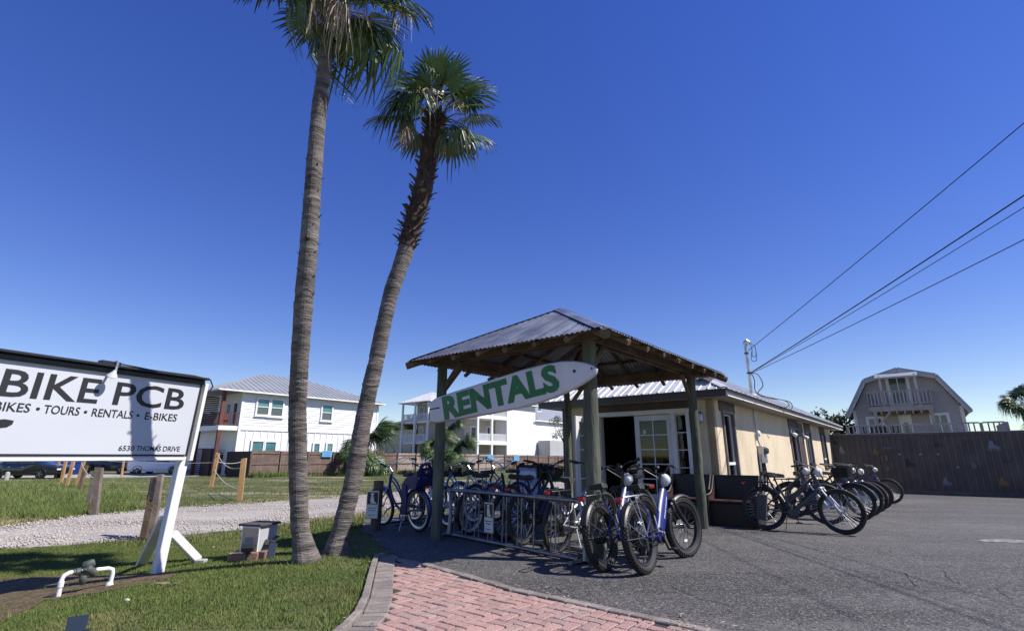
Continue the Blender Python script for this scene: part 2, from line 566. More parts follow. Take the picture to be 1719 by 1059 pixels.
# ------------------------------------------------------------------ one ground sheet out to the horizon
def axis(fine0, fine1, step, far):
    xs = list(np.arange(fine0, fine1 + 1e-6, step))
    s = step; x = fine1
    up = []
    while x < far:
        s *= 1.22; x += s; up.append(x)
    s = step; x = fine0
    dn = []
    while x > -far:
        s *= 1.22; x -= s; dn.append(x)
    return dn[::-1] + xs + up
gx = axis(-12, 8, .3, 2500)
gy = axis(2, 24, .3, 2500)
gv = [(x, y, zt(x, y)) for y in gy for x in gx]
nx = len(gx)
gf = [(j*nx+i, j*nx+i+1, (j+1)*nx+i+1, (j+1)*nx+i) for j in range(len(gy)-1) for i in range(nx-1)]
m_ = MB(); m_.v = gv; m_.f = gf
ground = m_.build('ground', 'lawn', smooth=True, fix=False, kind='structure')

# asphalt lot: front edge follows the brick path, then the lawn and the gravel road
LOT = [(-12.2,9.9),(-11.0,8.6),(-10.2,7.6),(-9.0,6.6),(-7.6,5.55),(-6.4,5.0),(-5.75,4.62),(-5.2,4.33),(-4.4,4.24),(-3.3,4.13),(-1.45,4.06),(0,4.05),(46,4.05)]
def lot_b(a):
    for (a0, b0), (a1, b1) in zip(LOT, LOT[1:]):
        if a0 <= a <= a1:
            return b0 + (b1 - b0) * (a - a0) / (a1 - a0)
    return LOT[-1][1] if a > LOT[-1][0] else 99
av = list(np.arange(-9.0, 4, .12)) + list(np.arange(4, 46, 1.0))
bs = [0, .004, .012, .03, .06, .1, .15, .2, .26, .32, .4, .5, .6, .72, .86, 1]
vs, fs = [], []
rl = random.Random(3)
for a in av:
    b0 = lot_b(a)
    jit = .03 * math.sin(a * 7.3) * math.sin(a * 2.9 + 1) + rl.uniform(-.012, .012)
    if a < -5.3: jit *= 3
    b0 += jit
    for t in bs:
        b = b0 + (27.6 - b0) * t
        p = gl(a, b)
        vs.append((p.x, p.y, zt(p.x, p.y) + .012))
n = len(bs)
fs = [(i*n+j, (i+1)*n+j, (i+1)*n+j+1, i*n+j+1) for i in range(len(av)-1) for j in range(n-1)]
m_ = MB(); m_.v = vs; m_.f = fs
m_.build('parking_lot', 'asphalt', smooth=True, fix=False, kind='structure')

# cracks in the asphalt: thin sunken lines of tar-dark filler
cr_ = MB()
for path in ([(1130,985),(1180,1005),(1215,1012),(1260,1030)], [(1580,955),(1600,975),(1640,985)], [(1240,960),(1300,965),(1330,978)],
             [(880,990),(930,985),(960,1000),(1010,1012)], [(1670,985),(1690,1000),(1719,1010)], [(1520,960),(1530,975),(1545,985)]):
    pts = []
    for (x0, y0), (x1, y1) in zip(path, path[1:]):
        for k in range(6):
            pts.append(gp(x0+(x1-x0)*k/6 + rl.uniform(-3,3), y0+(y1-y0)*k/6 + rl.uniform(-1.2,1.2), .0165))
    for p, q in zip(pts, pts[1:]):
        d = (q - p).normalized(); s_ = Vector((-d.y, d.x, 0)) * rl.uniform(.0012, .004)
        cr_.quad(p - s_, q - s_, q + s_, p + s_)
cr_.build('asphalt_crack', 'sign_black', bpy.data.objects['parking_lot'], fix=False, kind='stuff')

# gravel road
NEAR = [(-160,935),(-60,928),(0,922),(120,915),(230,906),(320,896),(463,881),(524,872),(616,862),(700,850),(800,842),(905,833),(985,825)]
FAR = [(-160,900),(-60,892),(0,886),(120,868),(230,858),(320,851),(420,845),(490,840),(616,831),(700,824),(800,818),(905,811),(985,806)]
def dens(pl, k=14):
    out = []
    for p, q in zip(pl, pl[1:]):
        for i in range(k): out.append(p + (q - p) * i / k)
    return out + [pl[-1]]
gn = dens([gp(*p) for p in NEAR]); gfar = dens([gp(*p) for p in FAR])
vs = []
KW = 14
for i, (p, q) in enumerate(zip(gn, gfar)):
    p = p + (p - q).normalized() * (.07 * math.sin(i * .83) + .04 * math.sin(i * 2.1))
    q = q + (q - p).normalized() * (.16 * math.sin(i * .57) + .09 * math.sin(i * 1.7))
    for k in range(KW + 1):
        t = k / KW
        v = p.lerp(q, t)
        vs.append((v.x, v.y, zt(v.x, v.y) + (.004 if k in (0, KW) else .024 if k in (1, KW-1) else .032) + (.012 * math.sin(t * 9) * math.sin(i * .13 + 1) if 1 < k < KW-1 else 0)))
m_ = MB(); m_.v = vs
m_.f = [(i*(KW+1)+k, (i+1)*(KW+1)+k, (i+1)*(KW+1)+k+1, i*(KW+1)+k+1) for i in range(len(gn)-1) for k in range(KW)]
m_.build('gravel_road', 'gravel', smooth=True, fix=False, kind='structure')

def in_poly(px, py, poly):
    ins = np.zeros(len(px), bool)
    n = len(poly)
    for i in range(n):
        x0, y0 = poly[i]; x1, y1 = poly[(i+1) % n]
        c = ((y0 > py) != (y1 > py)) & (px < (x1 - x0) * (py - y0) / (y1 - y0 + 1e-12) + x0)
        ins ^= c
    return ins
GRAVEL = [(p.x, p.y) for p in gn] + [(p.x, p.y) for p in reversed(gfar)]
LOTP = [tuple(gl(a, b)[:2]) for a, b in LOT[3:]] + [tuple(gl(46, 27.5)[:2]), tuple(gl(-9, 27.5)[:2])]

def zt_np(x, y):
    b = x * sT + y * cT
    t = np.clip((x + 2.2) / (-4.3), 0, 1)
    s1 = .3 * t * t * (3 - 2 * t)
    s2 = .25 * np.clip((b - 9) / 18, 0, 1) + .30 * np.clip((b - 27) / 43, 0, 1)
    return -np.sqrt(s1 * s1 + s2 * s2)

rg = np.random.default_rng(5)
# loose stones lying on the gravel road
S = 9000
u = rg.random(S); t = rg.random(S)
ii = (u ** 1.0 * (len(gn) - 1)).astype(int)
P = np.array([[*gn[i][:2]] for i in ii]); Q = np.array([[*gfar[i][:2]] for i in ii])
P2 = np.array([[*gn[min(i+1, len(gn)-1)][:2]] for i in ii]); fr = rg.random((S, 1))
Q2 = np.array([[*gfar[min(i+1, len(gn)-1)][:2]] for i in ii])
XY = (P + (P2 - P) * fr) * (1 - t[:, None]) + (Q + (Q2 - Q) * fr) * t[:, None]
r = rg.uniform(.010, .032, S)
base = np.array([(1,0,0),(-1,0,0),(0,1,0),(0,-1,0),(0,0,1),(0,0,-1)], float)
ang = rg.random(S) * 6.28
ca, sa = np.cos(ang), np.sin(ang)
V = np.empty((S, 6, 3))
for k in range(6):
    sx = base[k] * rg.uniform(.7, 1.3, (S, 3)) * r[:, None]
    V[:, k, 0] = sx[:, 0] * ca - sx[:, 1] * sa + XY[:, 0]
    V[:, k, 1] = sx[:, 0] * sa + sx[:, 1] * ca + XY[:, 1]
    V[:, k, 2] = sx[:, 2] * .7
V[:, :, 2] += (zt_np(XY[:, 0], XY[:, 1]) + .036)[:, None]
F8 = np.array([(0,2,4),(2,1,4),(1,3,4),(3,0,4),(2,0,5),(1,2,5),(3,1,5),(0,3,5)])
def raw_mesh(name, V, F, mat_, kind='stuff', parent=None):
    me = bpy.data.meshes.new(name)
    V = np.ascontiguousarray(V.reshape(-1, 3), np.float32)
    F = np.ascontiguousarray(F, np.int32)
    nf, k = F.shape
    me.vertices.add(len(V)); me.vertices.foreach_set('co', V.ravel())
    me.loops.add(nf * k); me.loops.foreach_set('vertex_index', F.ravel())
    me.polygons.add(nf); me.polygons.foreach_set('loop_start', np.arange(0, nf * k, k, dtype=np.int32))
    me.update(calc_edges=True)
    me.materials.append(M_[mat_])
    return link(name, me, parent, kind=kind)
tag(raw_mesh('loose_gravel', V, (F8[None] + (np.arange(S) * 6)[:, None, None]).reshape(-1, 3), 'stone'), 'pale loose stones strewn over the gravel road', 'gravel')

# mulch bed around the backflow pipe
mb_ = MB()
mc = [(-120,1020),(-60,985),(0,972),(60,968),(130,966),(200,966),(260,962),(300,962),(285,972),(225,985),(150,998),(80,1008),(30,1030),(-30,1060),(-120,1090)]
pts = dens([gp(*p) for p in mc] + [gp(*mc[0])], 4)[:-1]
cen = gp(110, 988)
mb_.v = [(cen.x, cen.y, zt(cen.x, cen.y) + .012)]
for k in (.35, .7, 1):
    for p in pts:
        q = cen.lerp(p, k) + Vector((rl.uniform(-.04,.04), rl.uniform(-.04,.04), 0)) * (k == 1)
        mb_.v.append((q.x, q.y, zt(q.x, q.y) + .011 + .004 * (k < 1)))
n = len(pts)
for i in range(n):
    j = (i + 1) % n
    mb_.f.append((0, 1+i, 1+j))
    for k in range(2): mb_.f.append((1+k*n+i, 1+(k+1)*n+i, 1+(k+1)*n+j, 1+k*n+j))
mulch = mb_.build('mulch_bed', 'mulch', smooth=True, fix=False, kind='structure')
MULCH = [(p.x, p.y) for p in pts]

# ------------------------------------------------------------------ brick path
path_left = dens([gp(*p) for p in [(640,934),(628,937),(622,950),(615,975),(606,1008),(592,1036),(570,1059),(535,1085),(480,1115)]], 6)
kerb_line = dens([gp(*p) for p in [(640,934),(664,938),(720,949),(790,968),(860,989),(960,1010),(1080,1036),(1190,1059),(1310,1084)]], 6)
def ab(p): return p.x * cT - p.y * sT, p.x * sT + p.y * cT
# bedding under the bricks
poly = [Vector((p.x, p.y, 0)) for p in path_left] + [gl(-1.6, 1.2), gl(.6, 2.0)] + [Vector((p.x, p.y, 0)) for p in reversed(kerb_line)]
bed = MB()
cen = gl(-3.4, 3.3)
bed.v = [(cen.x, cen.y, .006)] + [(p.x, p.y, max(.006, zt(p.x, p.y) + .008)) for p in poly]
bed.f = [(0, 1 + i, 1 + (i + 1) % len(poly)) for i in range(len(poly))]
path = bed.build('brick_path', 'joint', fix=False, kind='structure')
PATHP = [(p.x, p.y) for p in poly]

def brick_mesh(mt, L, W, H=.05, seed=0):
    rr = random.Random(seed)
    m = MB().cbox((0, 0, 0), (L, W, H), .006)
    m.v = [(x + rr.uniform(-.0015,.0015), y + rr.uniform(-.0015,.0015), z + (rr.uniform(-.001,.001) if z > 0 else 0)) for x, y, z in m.v]
    return m.mesh('brick', mt)
bm_red = [brick_mesh('brick', .189, .089, seed=i) for i in range(4)]
bm_gry = [brick_mesh('brick_grey', .189, .089, seed=i+9) for i in range(3)]
bm_bor = [brick_mesh('border', .19, .095, seed=i+20) for i in range(3)]
bm_edge = [brick_mesh('border', .15, .062, .09, seed=i+30) for i in range(3)]

def walk(pl, step, off):
    """positions every step along a polyline, shifted sideways"""
    out = []; acc = step / 2
    for p, q in zip(pl, pl[1:]):
        d = Vector((q.x - p.x, q.y - p.y, 0)); L = d.length
        if L < 1e-9: continue
        d /= L
        while acc < L:
            s = Vector((p.x, p.y, 0)) + d * acc + Vector((-d.y, d.x, 0)) * off
            out.append((s, math.atan2(d.y, d.x)))
            acc += step
        acc -= L
    return out
def lay(me, s, rz, z, name, par=path):
    o = link(name, me, par, T(s.x, s.y, z) @ RZ(rz) @ RX(rl.uniform(-.012,.012)) @ RY(rl.uniform(-.01,.01)))
    return o
for s, rz in walk(path_left, .155, .035): lay(rl.choice(bm_edge), s, rz, .002 + rl.uniform(0,.006), 'edge_stone')
for s, rz in walk(path_left, .104, .17): lay(rl.choice(bm_bor), s, rz + R(90), -.001 + rl.uniform(0,.005), 'border_paver')
for s, rz in walk(kerb_line, .198, -.05): lay(rl.choice(bm_bor), s, rz, -.001 + rl.uniform(0,.006), 'border_paver')
inner_l = [s for s, _ in walk(path_left, .05, .235)]
inner_k = [s for s, _ in walk(kerb_line, .05, -.085)]
INN = [(p.x, p.y) for p in inner_l] + [tuple(gl(-1.6, 1.2)[:2]), tuple(gl(.6, 2.0)[:2])] + [(p.x, p.y) for p in reversed(inner_k)]
cand = []                                   # herringbone, aligned with the kerb
for ix in range(-58, -3):
    for iy in range(16, 46):
        v = (ix - iy) % 4
        if v == 0: a, b, rot = (ix + 1) * .1, (iy + .5) * .1, 0
        elif v == 3: a, b, rot = (ix + .5) * .1, (iy + 1) * .1, 1
        else: continue
        p = gl(a, b)
        if in_poly(np.array([p.x]), np.array([p.y]), INN)[0]: cand.append((p, rot))
def seen(p):
    yc = p.y * _c - EYE * _s
    x_ = CX + FPX * p.x / yc
    y_ = CY - FPX * (-p.y * _s - EYE * _c) / yc
    return x_ > 560 and y_ < 1085
shown = [c for c in cand if seen(c[0])]
shown.sort(key=lambda c: c[0].length)
keep = shown[:300]
rest = shown[300:] + [c for c in cand if not seen(c[0])]
for p, rw in keep:
    me = rl.choice(bm_gry) if rl.random() < .28 else rl.choice(bm_red)
    lay(me, p, -TH + rw * R(90) + rl.uniform(-.012,.012), -.013 + rl.uniform(0,.006), 'brick')
if rest:
    mr_ = MB()
    for p, rw in rest: mr_.box((p.x, p.y, -.008), (.189, .089, .05), (0, 0, -TH + rw * R(90)))
    mr_.build('far_brick', 'brick', path, kind='stuff')

# ------------------------------------------------------------------ grass blades
def blades(name, XY, h0, h1, wd, mt, label, lean=.45):
    n = len(XY)
    x, y = XY[:, 0], XY[:, 1]
    z = zt_np(x, y)
    h = rg.uniform(h0, h1, n)
    a = rg.random(n) * 6.283
    la = rg.random(n) * 6.283
    ll = rg.random(n) * lean * h
    V = np.empty((n, 3, 3))
    wx, wy = np.cos(a) * wd / 2, np.sin(a) * wd / 2
    V[:, 0] = np.stack([x - wx, y - wy, z - .004], 1)
    V[:, 1] = np.stack([x + wx, y + wy, z - .004], 1)
    V[:, 2] = np.stack([x + np.cos(la) * ll, y + np.sin(la) * ll, z + h], 1)
    o = raw_mesh(name, V, np.arange(n * 3).reshape(-1, 3), mt)
    return tag(o, label, 'grass')
def grass_mat(name, c, lo, hi, s):
    mat(name, *c, scale=s, rough=.75, coord='World', detail=5, lo=lo, hi=hi, spec=.25)
mat('blade', (.14,.175,.045), (.23,.20,.085), .55, .7, coord='World', c3=(.115,.155,.04), detail=7, lo=.34, hi=.62, spec=.2)
mat('blade_field', (.15,.18,.055), (.32,.28,.14), .3, .75, coord='World', c3=(.145,.155,.058), detail=7, lo=.36, hi=.64, spec=.2)
mat('weed', (.19,.23,.07), (.10,.14,.036), 1.2, .7, coord='World', detail=6, spec=.2)
def scatter(n, box, keep=None):
    x = rg.uniform(box[0], box[1], n); y = rg.uniform(box[2], box[3], n)
    ok = ~in_poly(x, y, GRAVEL) & ~in_poly(x, y, LOTP) & ~in_poly(x, y, PATHP)
    if keep is not None: ok &= keep(x, y)
    return np.stack([x[ok], y[ok]], 1)
def vis(m0=40):
    def f(x, y):
        yc = y * _c - (EYE + .2) * _s
        px = CX + FPX * x / np.maximum(yc, .1)
        py = CY - FPX * (-y * _s - (EYE + .2) * _c) / np.maximum(yc, .1)
        return (yc > .3) & (px > -90) & (px < 1000) & (py < 1110)
    return f
def lawn_keep(x, y):
    ok = vis()(x, y)
    ml = in_poly(x, y, MULCH)
    return ok & (~ml | (rg.random(len(x)) < .75 * (.5 + .5 * np.sin(x * 5) * np.sin(y * 7 + 1))))
blades('lawn_grass', scatter(420000, (-10, -1.0, 3.3, 10.5), lawn_keep), .010, .032, .007, 'blade', 'short mown green grass of the front lawn', 1.2)
tuft = []
for _ in range(190):                         # weeds and uncut tufts, thickest along the path edge
    if rl.random() < .45:
        q = rl.choice(path_left); cx_, cy_ = q.x - rl.uniform(.02, .12), q.y - rl.uniform(.0, .08)
    else:
        q = gp(rl.uniform(-40, 640), rl.uniform(888, 1059)); cx_, cy_ = q.x, q.y
    for _ in range(rl.randint(8, 26)): tuft.append((cx_ + rl.gauss(0, .03), cy_ + rl.gauss(0, .03)))
tuft = np.array(tuft)
tuft = tuft[~in_poly(tuft[:,0], tuft[:,1], PATHP) & ~in_poly(tuft[:,0], tuft[:,1], LOTP) & ~in_poly(tuft[:,0], tuft[:,1], GRAVEL)]
blades('lawn_weeds', tuft, .025, .075, .008, 'weed', 'small uncut weed tufts scattered over the front lawn', 1.0)
def field_keep(x, y):
    return vis()(x, y) & (y > 9)
def fall(n, x0, x1, y0, y1):
    """more of them near, fewer far"""
    y = y0 * (y1 / y0) ** rg.random(n)
    x = rg.uniform(-1.25, .15, n) * y
    return x, y
x, y = fall(170000, 0, 0, 9.5, 46)
ok = ~in_poly(x, y, GRAVEL) & ~in_poly(x, y, LOTP) & (x > -60)
pt = (np.sin(x * .9 + y * .4) + np.sin(y * 1.3 - x * .3) + rg.normal(0, .7, len(x))) > -.7
XYf = np.stack([x[ok & pt], y[ok & pt]], 1)
blades('field_grass', XYf, .03, .09, .022, 'blade_field', 'patchy dry grass of the vacant field behind the gravel road')
# taller weeds: on the left behind the road, along the fence
def clump(px0, px1, py0, py1, n):
    out = []
    for _ in range(n):
        p = gp(rnd.uniform(px0, px1), rnd.uniform(py0, py1))
        out.append((p.x, p.y))
    return np.array(out)
W1 = np.concatenate([clump(-40, 235, 806, 872, 15000), clump(60, 200, 850, 872, 2500)])
W1 = W1[~in_poly(W1[:, 0], W1[:, 1], GRAVEL)]
blades('tall_weeds', W1, .05, .24, .02, 'weed', 'tall green weeds on the left beyond the gravel road', 1.1)

# dead leaves and grit along the path edge and the lawn border
lv = []
for _ in range(260):
    q = rl.choice(kerb_line if rl.random() < .6 else path_left)
    x, y = q.x + rl.gauss(0, .16), q.y + rl.gauss(0, .14)
    lv.append((x, y))
V = np.zeros((len(lv), 4, 3))
for i, (x, y) in enumerate(lv):
    a = rl.uniform(0, 6.28); L_, W_ = rl.uniform(.008, .03), rl.uniform(.003, .008); z = max(zt(x, y), 0) + .034
    c_, s_ = math.cos(a), math.sin(a)
    for k, (u, v) in enumerate(((-L_,0),(0,-W_),(L_,0),(0,W_))): V[i, k] = (x + u*c_ - v*s_, y + u*s_ + v*c_, z + rl.uniform(0,.006))
tag(raw_mesh('leaf_litter', V, np.arange(len(lv)*4).reshape(-1, 4), 'frond_dead'), 'scattered dead leaf bits along the brick path edges', 'litter')
# worn streak of pale paint on the lot
m = MB(); pts = [gp(x, y, .0165) for x, y in ((1640,906),(1665,903.5),(1700,905),(1760,909),(1800,915),(1760,914),(1715,911),(1680,909),(1655,909))]
m.add(pts, (tuple(range(len(pts))),)); m.build('worn_paint', 'worn_paint', bpy.data.objects['parking_lot'], fix=False)

# ------------------------------------------------------------------ rental pavilion
pav = empty('rental_pavilion', gl(-4.6, 7.5), -TH, 'open timber pavilion with corrugated metal hip roof on round green-brown posts', 'pavilion')
PX0, PX1, PY0, PY1 = -1.35, 1.34, -1.83, 1.9
EX0, EX1, EY0, EY1 = -1.58, 1.84, -2.30, 2.22
EZ, RZ_ = 2.66, 3.58
RXc = (EX0 + EX1) / 2
hw = (EX1 - EX0) / 2
RY0, RY1 = EY0 + hw, EY1 - hw
rp = random.Random(11)
def log(p0, p1, r, name, par, mt='old_wood', seg=9, n=5, jit=.25, rend=None):
    p0, p1 = Vector(p0), Vector(p1)
    pts = []; rs = []
    for k in range(n + 1):
        t = k / n
        p = p0.lerp(p1, t)
        if 0 < k < n: p += Vector((rp.uniform(-1,1), rp.uniform(-1,1), rp.uniform(-1,1))) * r * jit * .5
        pts.append(p); rs.append((r + ((rend or r) - r) * t) * rp.uniform(1 - jit * .3, 1 + jit * .3))
    return MB().tube(pts, rs, seg).build(name, mt, par, smooth=True)
for i, (x, y) in enumerate(((PX0,PY0),(PX1,PY0),(PX0,PY1),(PX1,PY1))):
    r = {(PX1,PY0): .094, (PX0,PY1): .072}.get((x, y), .082)
    log((x, y, -.05), (x + rp.uniform(-.02,.02), y + rp.uniform(-.02,.02), 2.66), r * 1.05, 'post', pav, 'post_wood', 16, 9, .12, r * .95)
# beams: paired boards over the posts
def board(p0, p1, w, h, name='beam', mt='old_wood', par=pav, bev=.006):
    return MB().bar(p0, p1, w, h, (0,0,1), bev).build(name, mt, par)
for y in (PY0 - .075, PY0 + .075): board((PX0 - .28, y, 2.735), (PX1 + .2, y, 2.735), .045, .19)
for y in (PY1 - .06, PY1 + .06): board((PX0 - .2, y, 2.70), (PX1 + .2, y, 2.70), .05, .15)
for x in (PX1 - .07, PX1 + .07): board((x, PY0 - .10, 2.735), (x, PY1 + .12, 2.735), .045, .17)
for x in (PX0 - .07, PX0 + .07): board((x, PY0 - .10, 2.735), (x, PY1 + .12, 2.735), .045, .17)
# knee braces
for (x, y, dx, dy) in ((PX0,PY0,.42,0),(PX0,PY0,0,.42),(PX1,PY1,0,-.42),(PX0,PY1,.42,0),(PX1,PY0,0,.4)):
    board((x + dx*.1, y + dy*.1, 2.22), (x + dx, y + dy, 2.64), .05, .08, 'brace')
# roof frame
def zroof(x, y):
    dx = min(x - EX0, EX1 - x); dy = min(y - EY0, EY1 - y)
    return EZ + (RZ_ - EZ) * min(dx, dy) / hw
below = .062
SL = (RZ_ - EZ) / hw
log((RXc, RY0 - .05, RZ_ - .09), (RXc, RY1 + .05, RZ_ - .09), .055, 'ridge_pole', pav)
for (cx_, cy_, ry) in ((EX0,EY0,RY0),(EX1,EY0,RY0),(EX0,EY1,RY1),(EX1,EY1,RY1)):
    ux, uy = (1 if cx_ < 0 else -1), (1 if cy_ < 0 else -1)
    log((cx_ - ux*.05, cy_ - uy*.05, EZ - .09), (RXc, ry, RZ_ - .10), .06, 'hip_rafter', pav)
def rafters(n, horiz, e0, e1, side):
    for k in range(1, n):
        t = e0 + (e1 - e0) * k / n
        d = min(t - e0, e1 - t, hw) - .05
        sx = 1 if side > 0 else -1
        r = rp.uniform(.032, .042)
        if horiz:      # eave along x, at y = EY0 or EY1
            ye = EY0 if side < 0 else EY1
            p0 = (t, ye + sx * .05, EZ - r - .02 - SL*.05); p1 = (t, ye - sx * d, EZ + SL * d - r - .02)
        else:
            xe = EX0 if side < 0 else EX1
            p0 = (xe + sx * .05, t, EZ - r - .02 - SL*.05); p1 = (xe - sx * d, t, EZ + SL * d - r - .02)
        log(p0, p1, r, 'rafter', pav, jit=.2)
rafters(7, True, EX0, EX1, -1); rafters(6, True, EX0, EX1, 1)
rafters(7, False, EY0, EY1, -1); rafters(8, False, EY0, EY1, 1)
for d in (.06, .62, 1.18):                      # battens ring by ring
    z = EZ + SL * d - .022
    x0, x1, y0, y1 = EX0 + d, EX1 - d, EY0 + d, EY1 - d
    for p, q in (((x0,y0),(x1,y0)),((x0,y1),(x1,y1)),((x0,y0),(x0,y1)),((x1,y0),(x1,y1))):
        board((*p, z), (*q, z), .07, .025, 'batten')
# corrugated sheets
def sheet_slope(name, org, e, up, Le, Lt, width, par, mt, amp=.009, pitch=.075, over=.06):
    """org: eave corner, e: eave direction, up: upslope unit; Lt(t): slope length at eave position t"""
    org, e, up = Vector(org), Vector(e), Vector(up)
    nrm = e.cross(up).normalized()
    if nrm.z < 0: nrm = -nrm
    t0 = 0.0; k = 0
    while t0 < Le - .01:
        t1 = min(Le, t0 + width)
        lift = .004 * (k % 2)
        m = MB(); n = max(2, int((t1 + .04 - t0) / (pitch / 4)))
        ext = rp.uniform(-.015, .02)
        for i in range(n + 1):
            t = t0 + (min(t1 + .03, Le) - t0) * i / n
            L = max(.02, Lt(t))
            w = nrm * (amp * math.sin(2 * math.pi * t / pitch) + lift + .012)
            m.v.append(tuple(org + e * t - up * (over + ext) + w))
            m.v.append(tuple(org + e * t + up * L * .5 + w + nrm * rp.uniform(-.003,.003)))
            m.v.append(tuple(org + e * t + up * L + w))
        for i in range(n):
            for r in range(2): m.f.append((3*i+r, 3*i+3+r, 3*i+4+r, 3*i+1+r))
        m.build(name, mt, par, smooth=True, fix=False)
        t0 = t1; k += 1
sl = math.hypot(hw, RZ_ - EZ)
cu_, su_ = hw / sl, (RZ_ - EZ) / sl
tri = lambda Le: (lambda t: min(t, Le - t, hw) / cu_)
LX, LY = EX1 - EX0, EY1 - EY0
sheet_slope('roof_sheet', (EX0,EY0,EZ), (1,0,0), (0,cu_,su_), LX, tri(LX), .62, pav, 'galv_sheet')
sheet_slope('roof_sheet', (EX0,EY1,EZ), (1,0,0), (0,-cu_,su_), LX, tri(LX), .62, pav, 'galv_sheet')
sheet_slope('roof_sheet', (EX0,EY0,EZ), (0,1,0), (cu_,0,su_), LY, tri(LY), .62, pav, 'galv_sheet')
sheet_slope('roof_sheet', (EX1,EY0,EZ), (0,1,0), (-cu_,0,su_), LY, tri(LY), .62, pav, 'galv_sheet')
# ridge and hip flashing
def flash(p0, p1, par, mt, w=.12, name='ridge_cap', drop=.03):
    p0, p1 = Vector(p0), Vector(p1)
    d = (p1 - p0).normalized(); s = d.cross(Vector((0,0,1))).normalized() * w
    dn = Vector((0,0,-drop)); up = Vector((0,0,.028))
    m = MB()
    for k in range(7):
        p = p0.lerp(p1, k / 6)
        m.v += [tuple(p - s + dn + up), tuple(p + up), tuple(p + s + dn + up)]
    for k in range(6):
        for j in range(2): m.f.append((3*k+j, 3*k+3+j, 3*k+4+j, 3*k+1+j))
    return m.build(name, mt, par, fix=False)
flash((RXc,RY0,RZ_), (RXc,RY1,RZ_), pav, 'galv_sheet', .14, drop=.055)
for (x, y, ry) in ((EX0,EY0,RY0),(EX1,EY0,RY0),(EX0,EY1,RY1),(EX1,EY1,RY1)):
    flash((x, y, EZ), (RXc, ry, RZ_), pav, 'galv_sheet', .11, 'hip_cap', drop=.03)

# ------------------------------------------------------------------ surfboard sign on the front posts
SB = 5.47
def pln(px, py, b=SB):
    a, z = onb(px, py, b)
    return a, z
top = [(722,676),(735,667),(765,657),(800,646),(840,633),(880,620),(915,611),(945,606),(968,606),(985,609),(996,613),(1003,619)]
bot = [(1002,626),(996,633),(982,643),(962,655),(935,667),(905,677),(870,686),(830,694),(790,701),(755,707),(735,710),(724,708)]
A0, Z0 = pln(862, 658)
surf = empty('surfboard_sign', gl(A0, SB, Z0), -TH, 'long white surfboard with green lettering hung across the pavilion front posts', 'sign')
out = [(pln(*p)[0] - A0, pln(*p)[1] - Z0) for p in top + bot]
cxm = sum(p[0] for p in out) / len(out); czm = sum(p[1] for p in out) / len(out)
m = MB(); n = len(out)
axis_ = (Vector((out[11][0], 0, out[11][1])) - Vector((out[0][0], 0, (out[0][1] + out[-1][1]) / 2))).normalized()
def shrink(p, k):
    v = Vector((p[0] - cxm, 0, p[1] - czm))
    al = v.dot(axis_); pe = v - axis_ * al
    return Vector((cxm, 0, czm)) + axis_ * al * (1 - .02 * k) + pe * (1 - .12 * k)
rings = [(1.6, -.040), (.6, -.036), (0, -.015), (0, .015), (.6, .036), (1.6, .04)]
for k, y in rings:
    for p in out:
        q = shrink(p, k); m.v.append((q.x, y, q.z))
for r in range(5):
    for i in range(n): m.f.append((r*n+i, r*n+(i+1)%n, (r+1)*n+(i+1)%n, (r+1)*n+i))
m.f.append(tuple(range(n))); m.f.append(tuple(reversed(range(5*n, 6*n))))
m.build('board', 'surf_white', surf, smooth=True)
# lettering laid along the board
def vec(px, py): a, z = pln(px, py); return Vector((a - A0, 0, z - Z0))
p0 = vec(750, 706); xa = vec(945, 655.5) - p0; za = vec(775, 662) - vec(781, 702.5)
me, wd = text_mesh('RENTALS', 'surf_green', h=1.0, w=1.0, depth=1.0, bold=.05, space=1.03)
Mx = Matrix(((xa.x, 0, za.x, p0.x), (0, .006, 0, -.0405), (xa.z, 0, za.z, p0.z), (0, 0, 0, 1)))
me.transform(Mx)
link('lettering', me, surf)
MB().lathe([(.022,-.004),(.022,.004)], 12, T(*(vec(967, 623.5) + Vector((0,-.042,0)))) @ RX(R(90))).build('bolt_head', 'black_metal', surf)
q = vec(996, 619)
MB().lathe([(.030,-.004),(.030,.003)], 14, T(q.x, -.035, q.z) @ RX(R(90))).build('leash_plug', 'lamp_white', surf)
MB().lathe([(.014,-.004),(.014,.004)], 12, T(q.x, -.0405, q.z) @ RX(R(90))).build('leash_hole', 'black_metal', surf)
MB().bar(vec(724, 687.5) + Vector((0,-.038,0)), vec(741, 684.5) + Vector((0,-.041,0)), .008, .02).build('fin_slot', 'brown_trim', surf)
MB().bar(vec(799, 673) + Vector((0,-.044,0)), vec(826, 665.5) + Vector((0,-.044,0)), .006, .012).build('dent', 'brown_trim', surf)

# ------------------------------------------------------------------ shop building
BA0, BB0 = -5.2, 10.95
shop = empty('shop_building', gl(BA0, BB0), -TH, 'low yellow stucco shop with ribbed pale metal hip roof and white french doors', 'building')
WX0, WX1 = -1.85, 1.83
WY1 = 16.4
WH = 2.38
def shop_b(px, py):   # front wall plane -> local x, z
    a, z = onb(px, py, BB0); return a - BA0, z
def shop_a(px, py):   # right wall plane -> local y, z
    b, z = ona(px, py, BA0 + WX1); return b - BB0, z

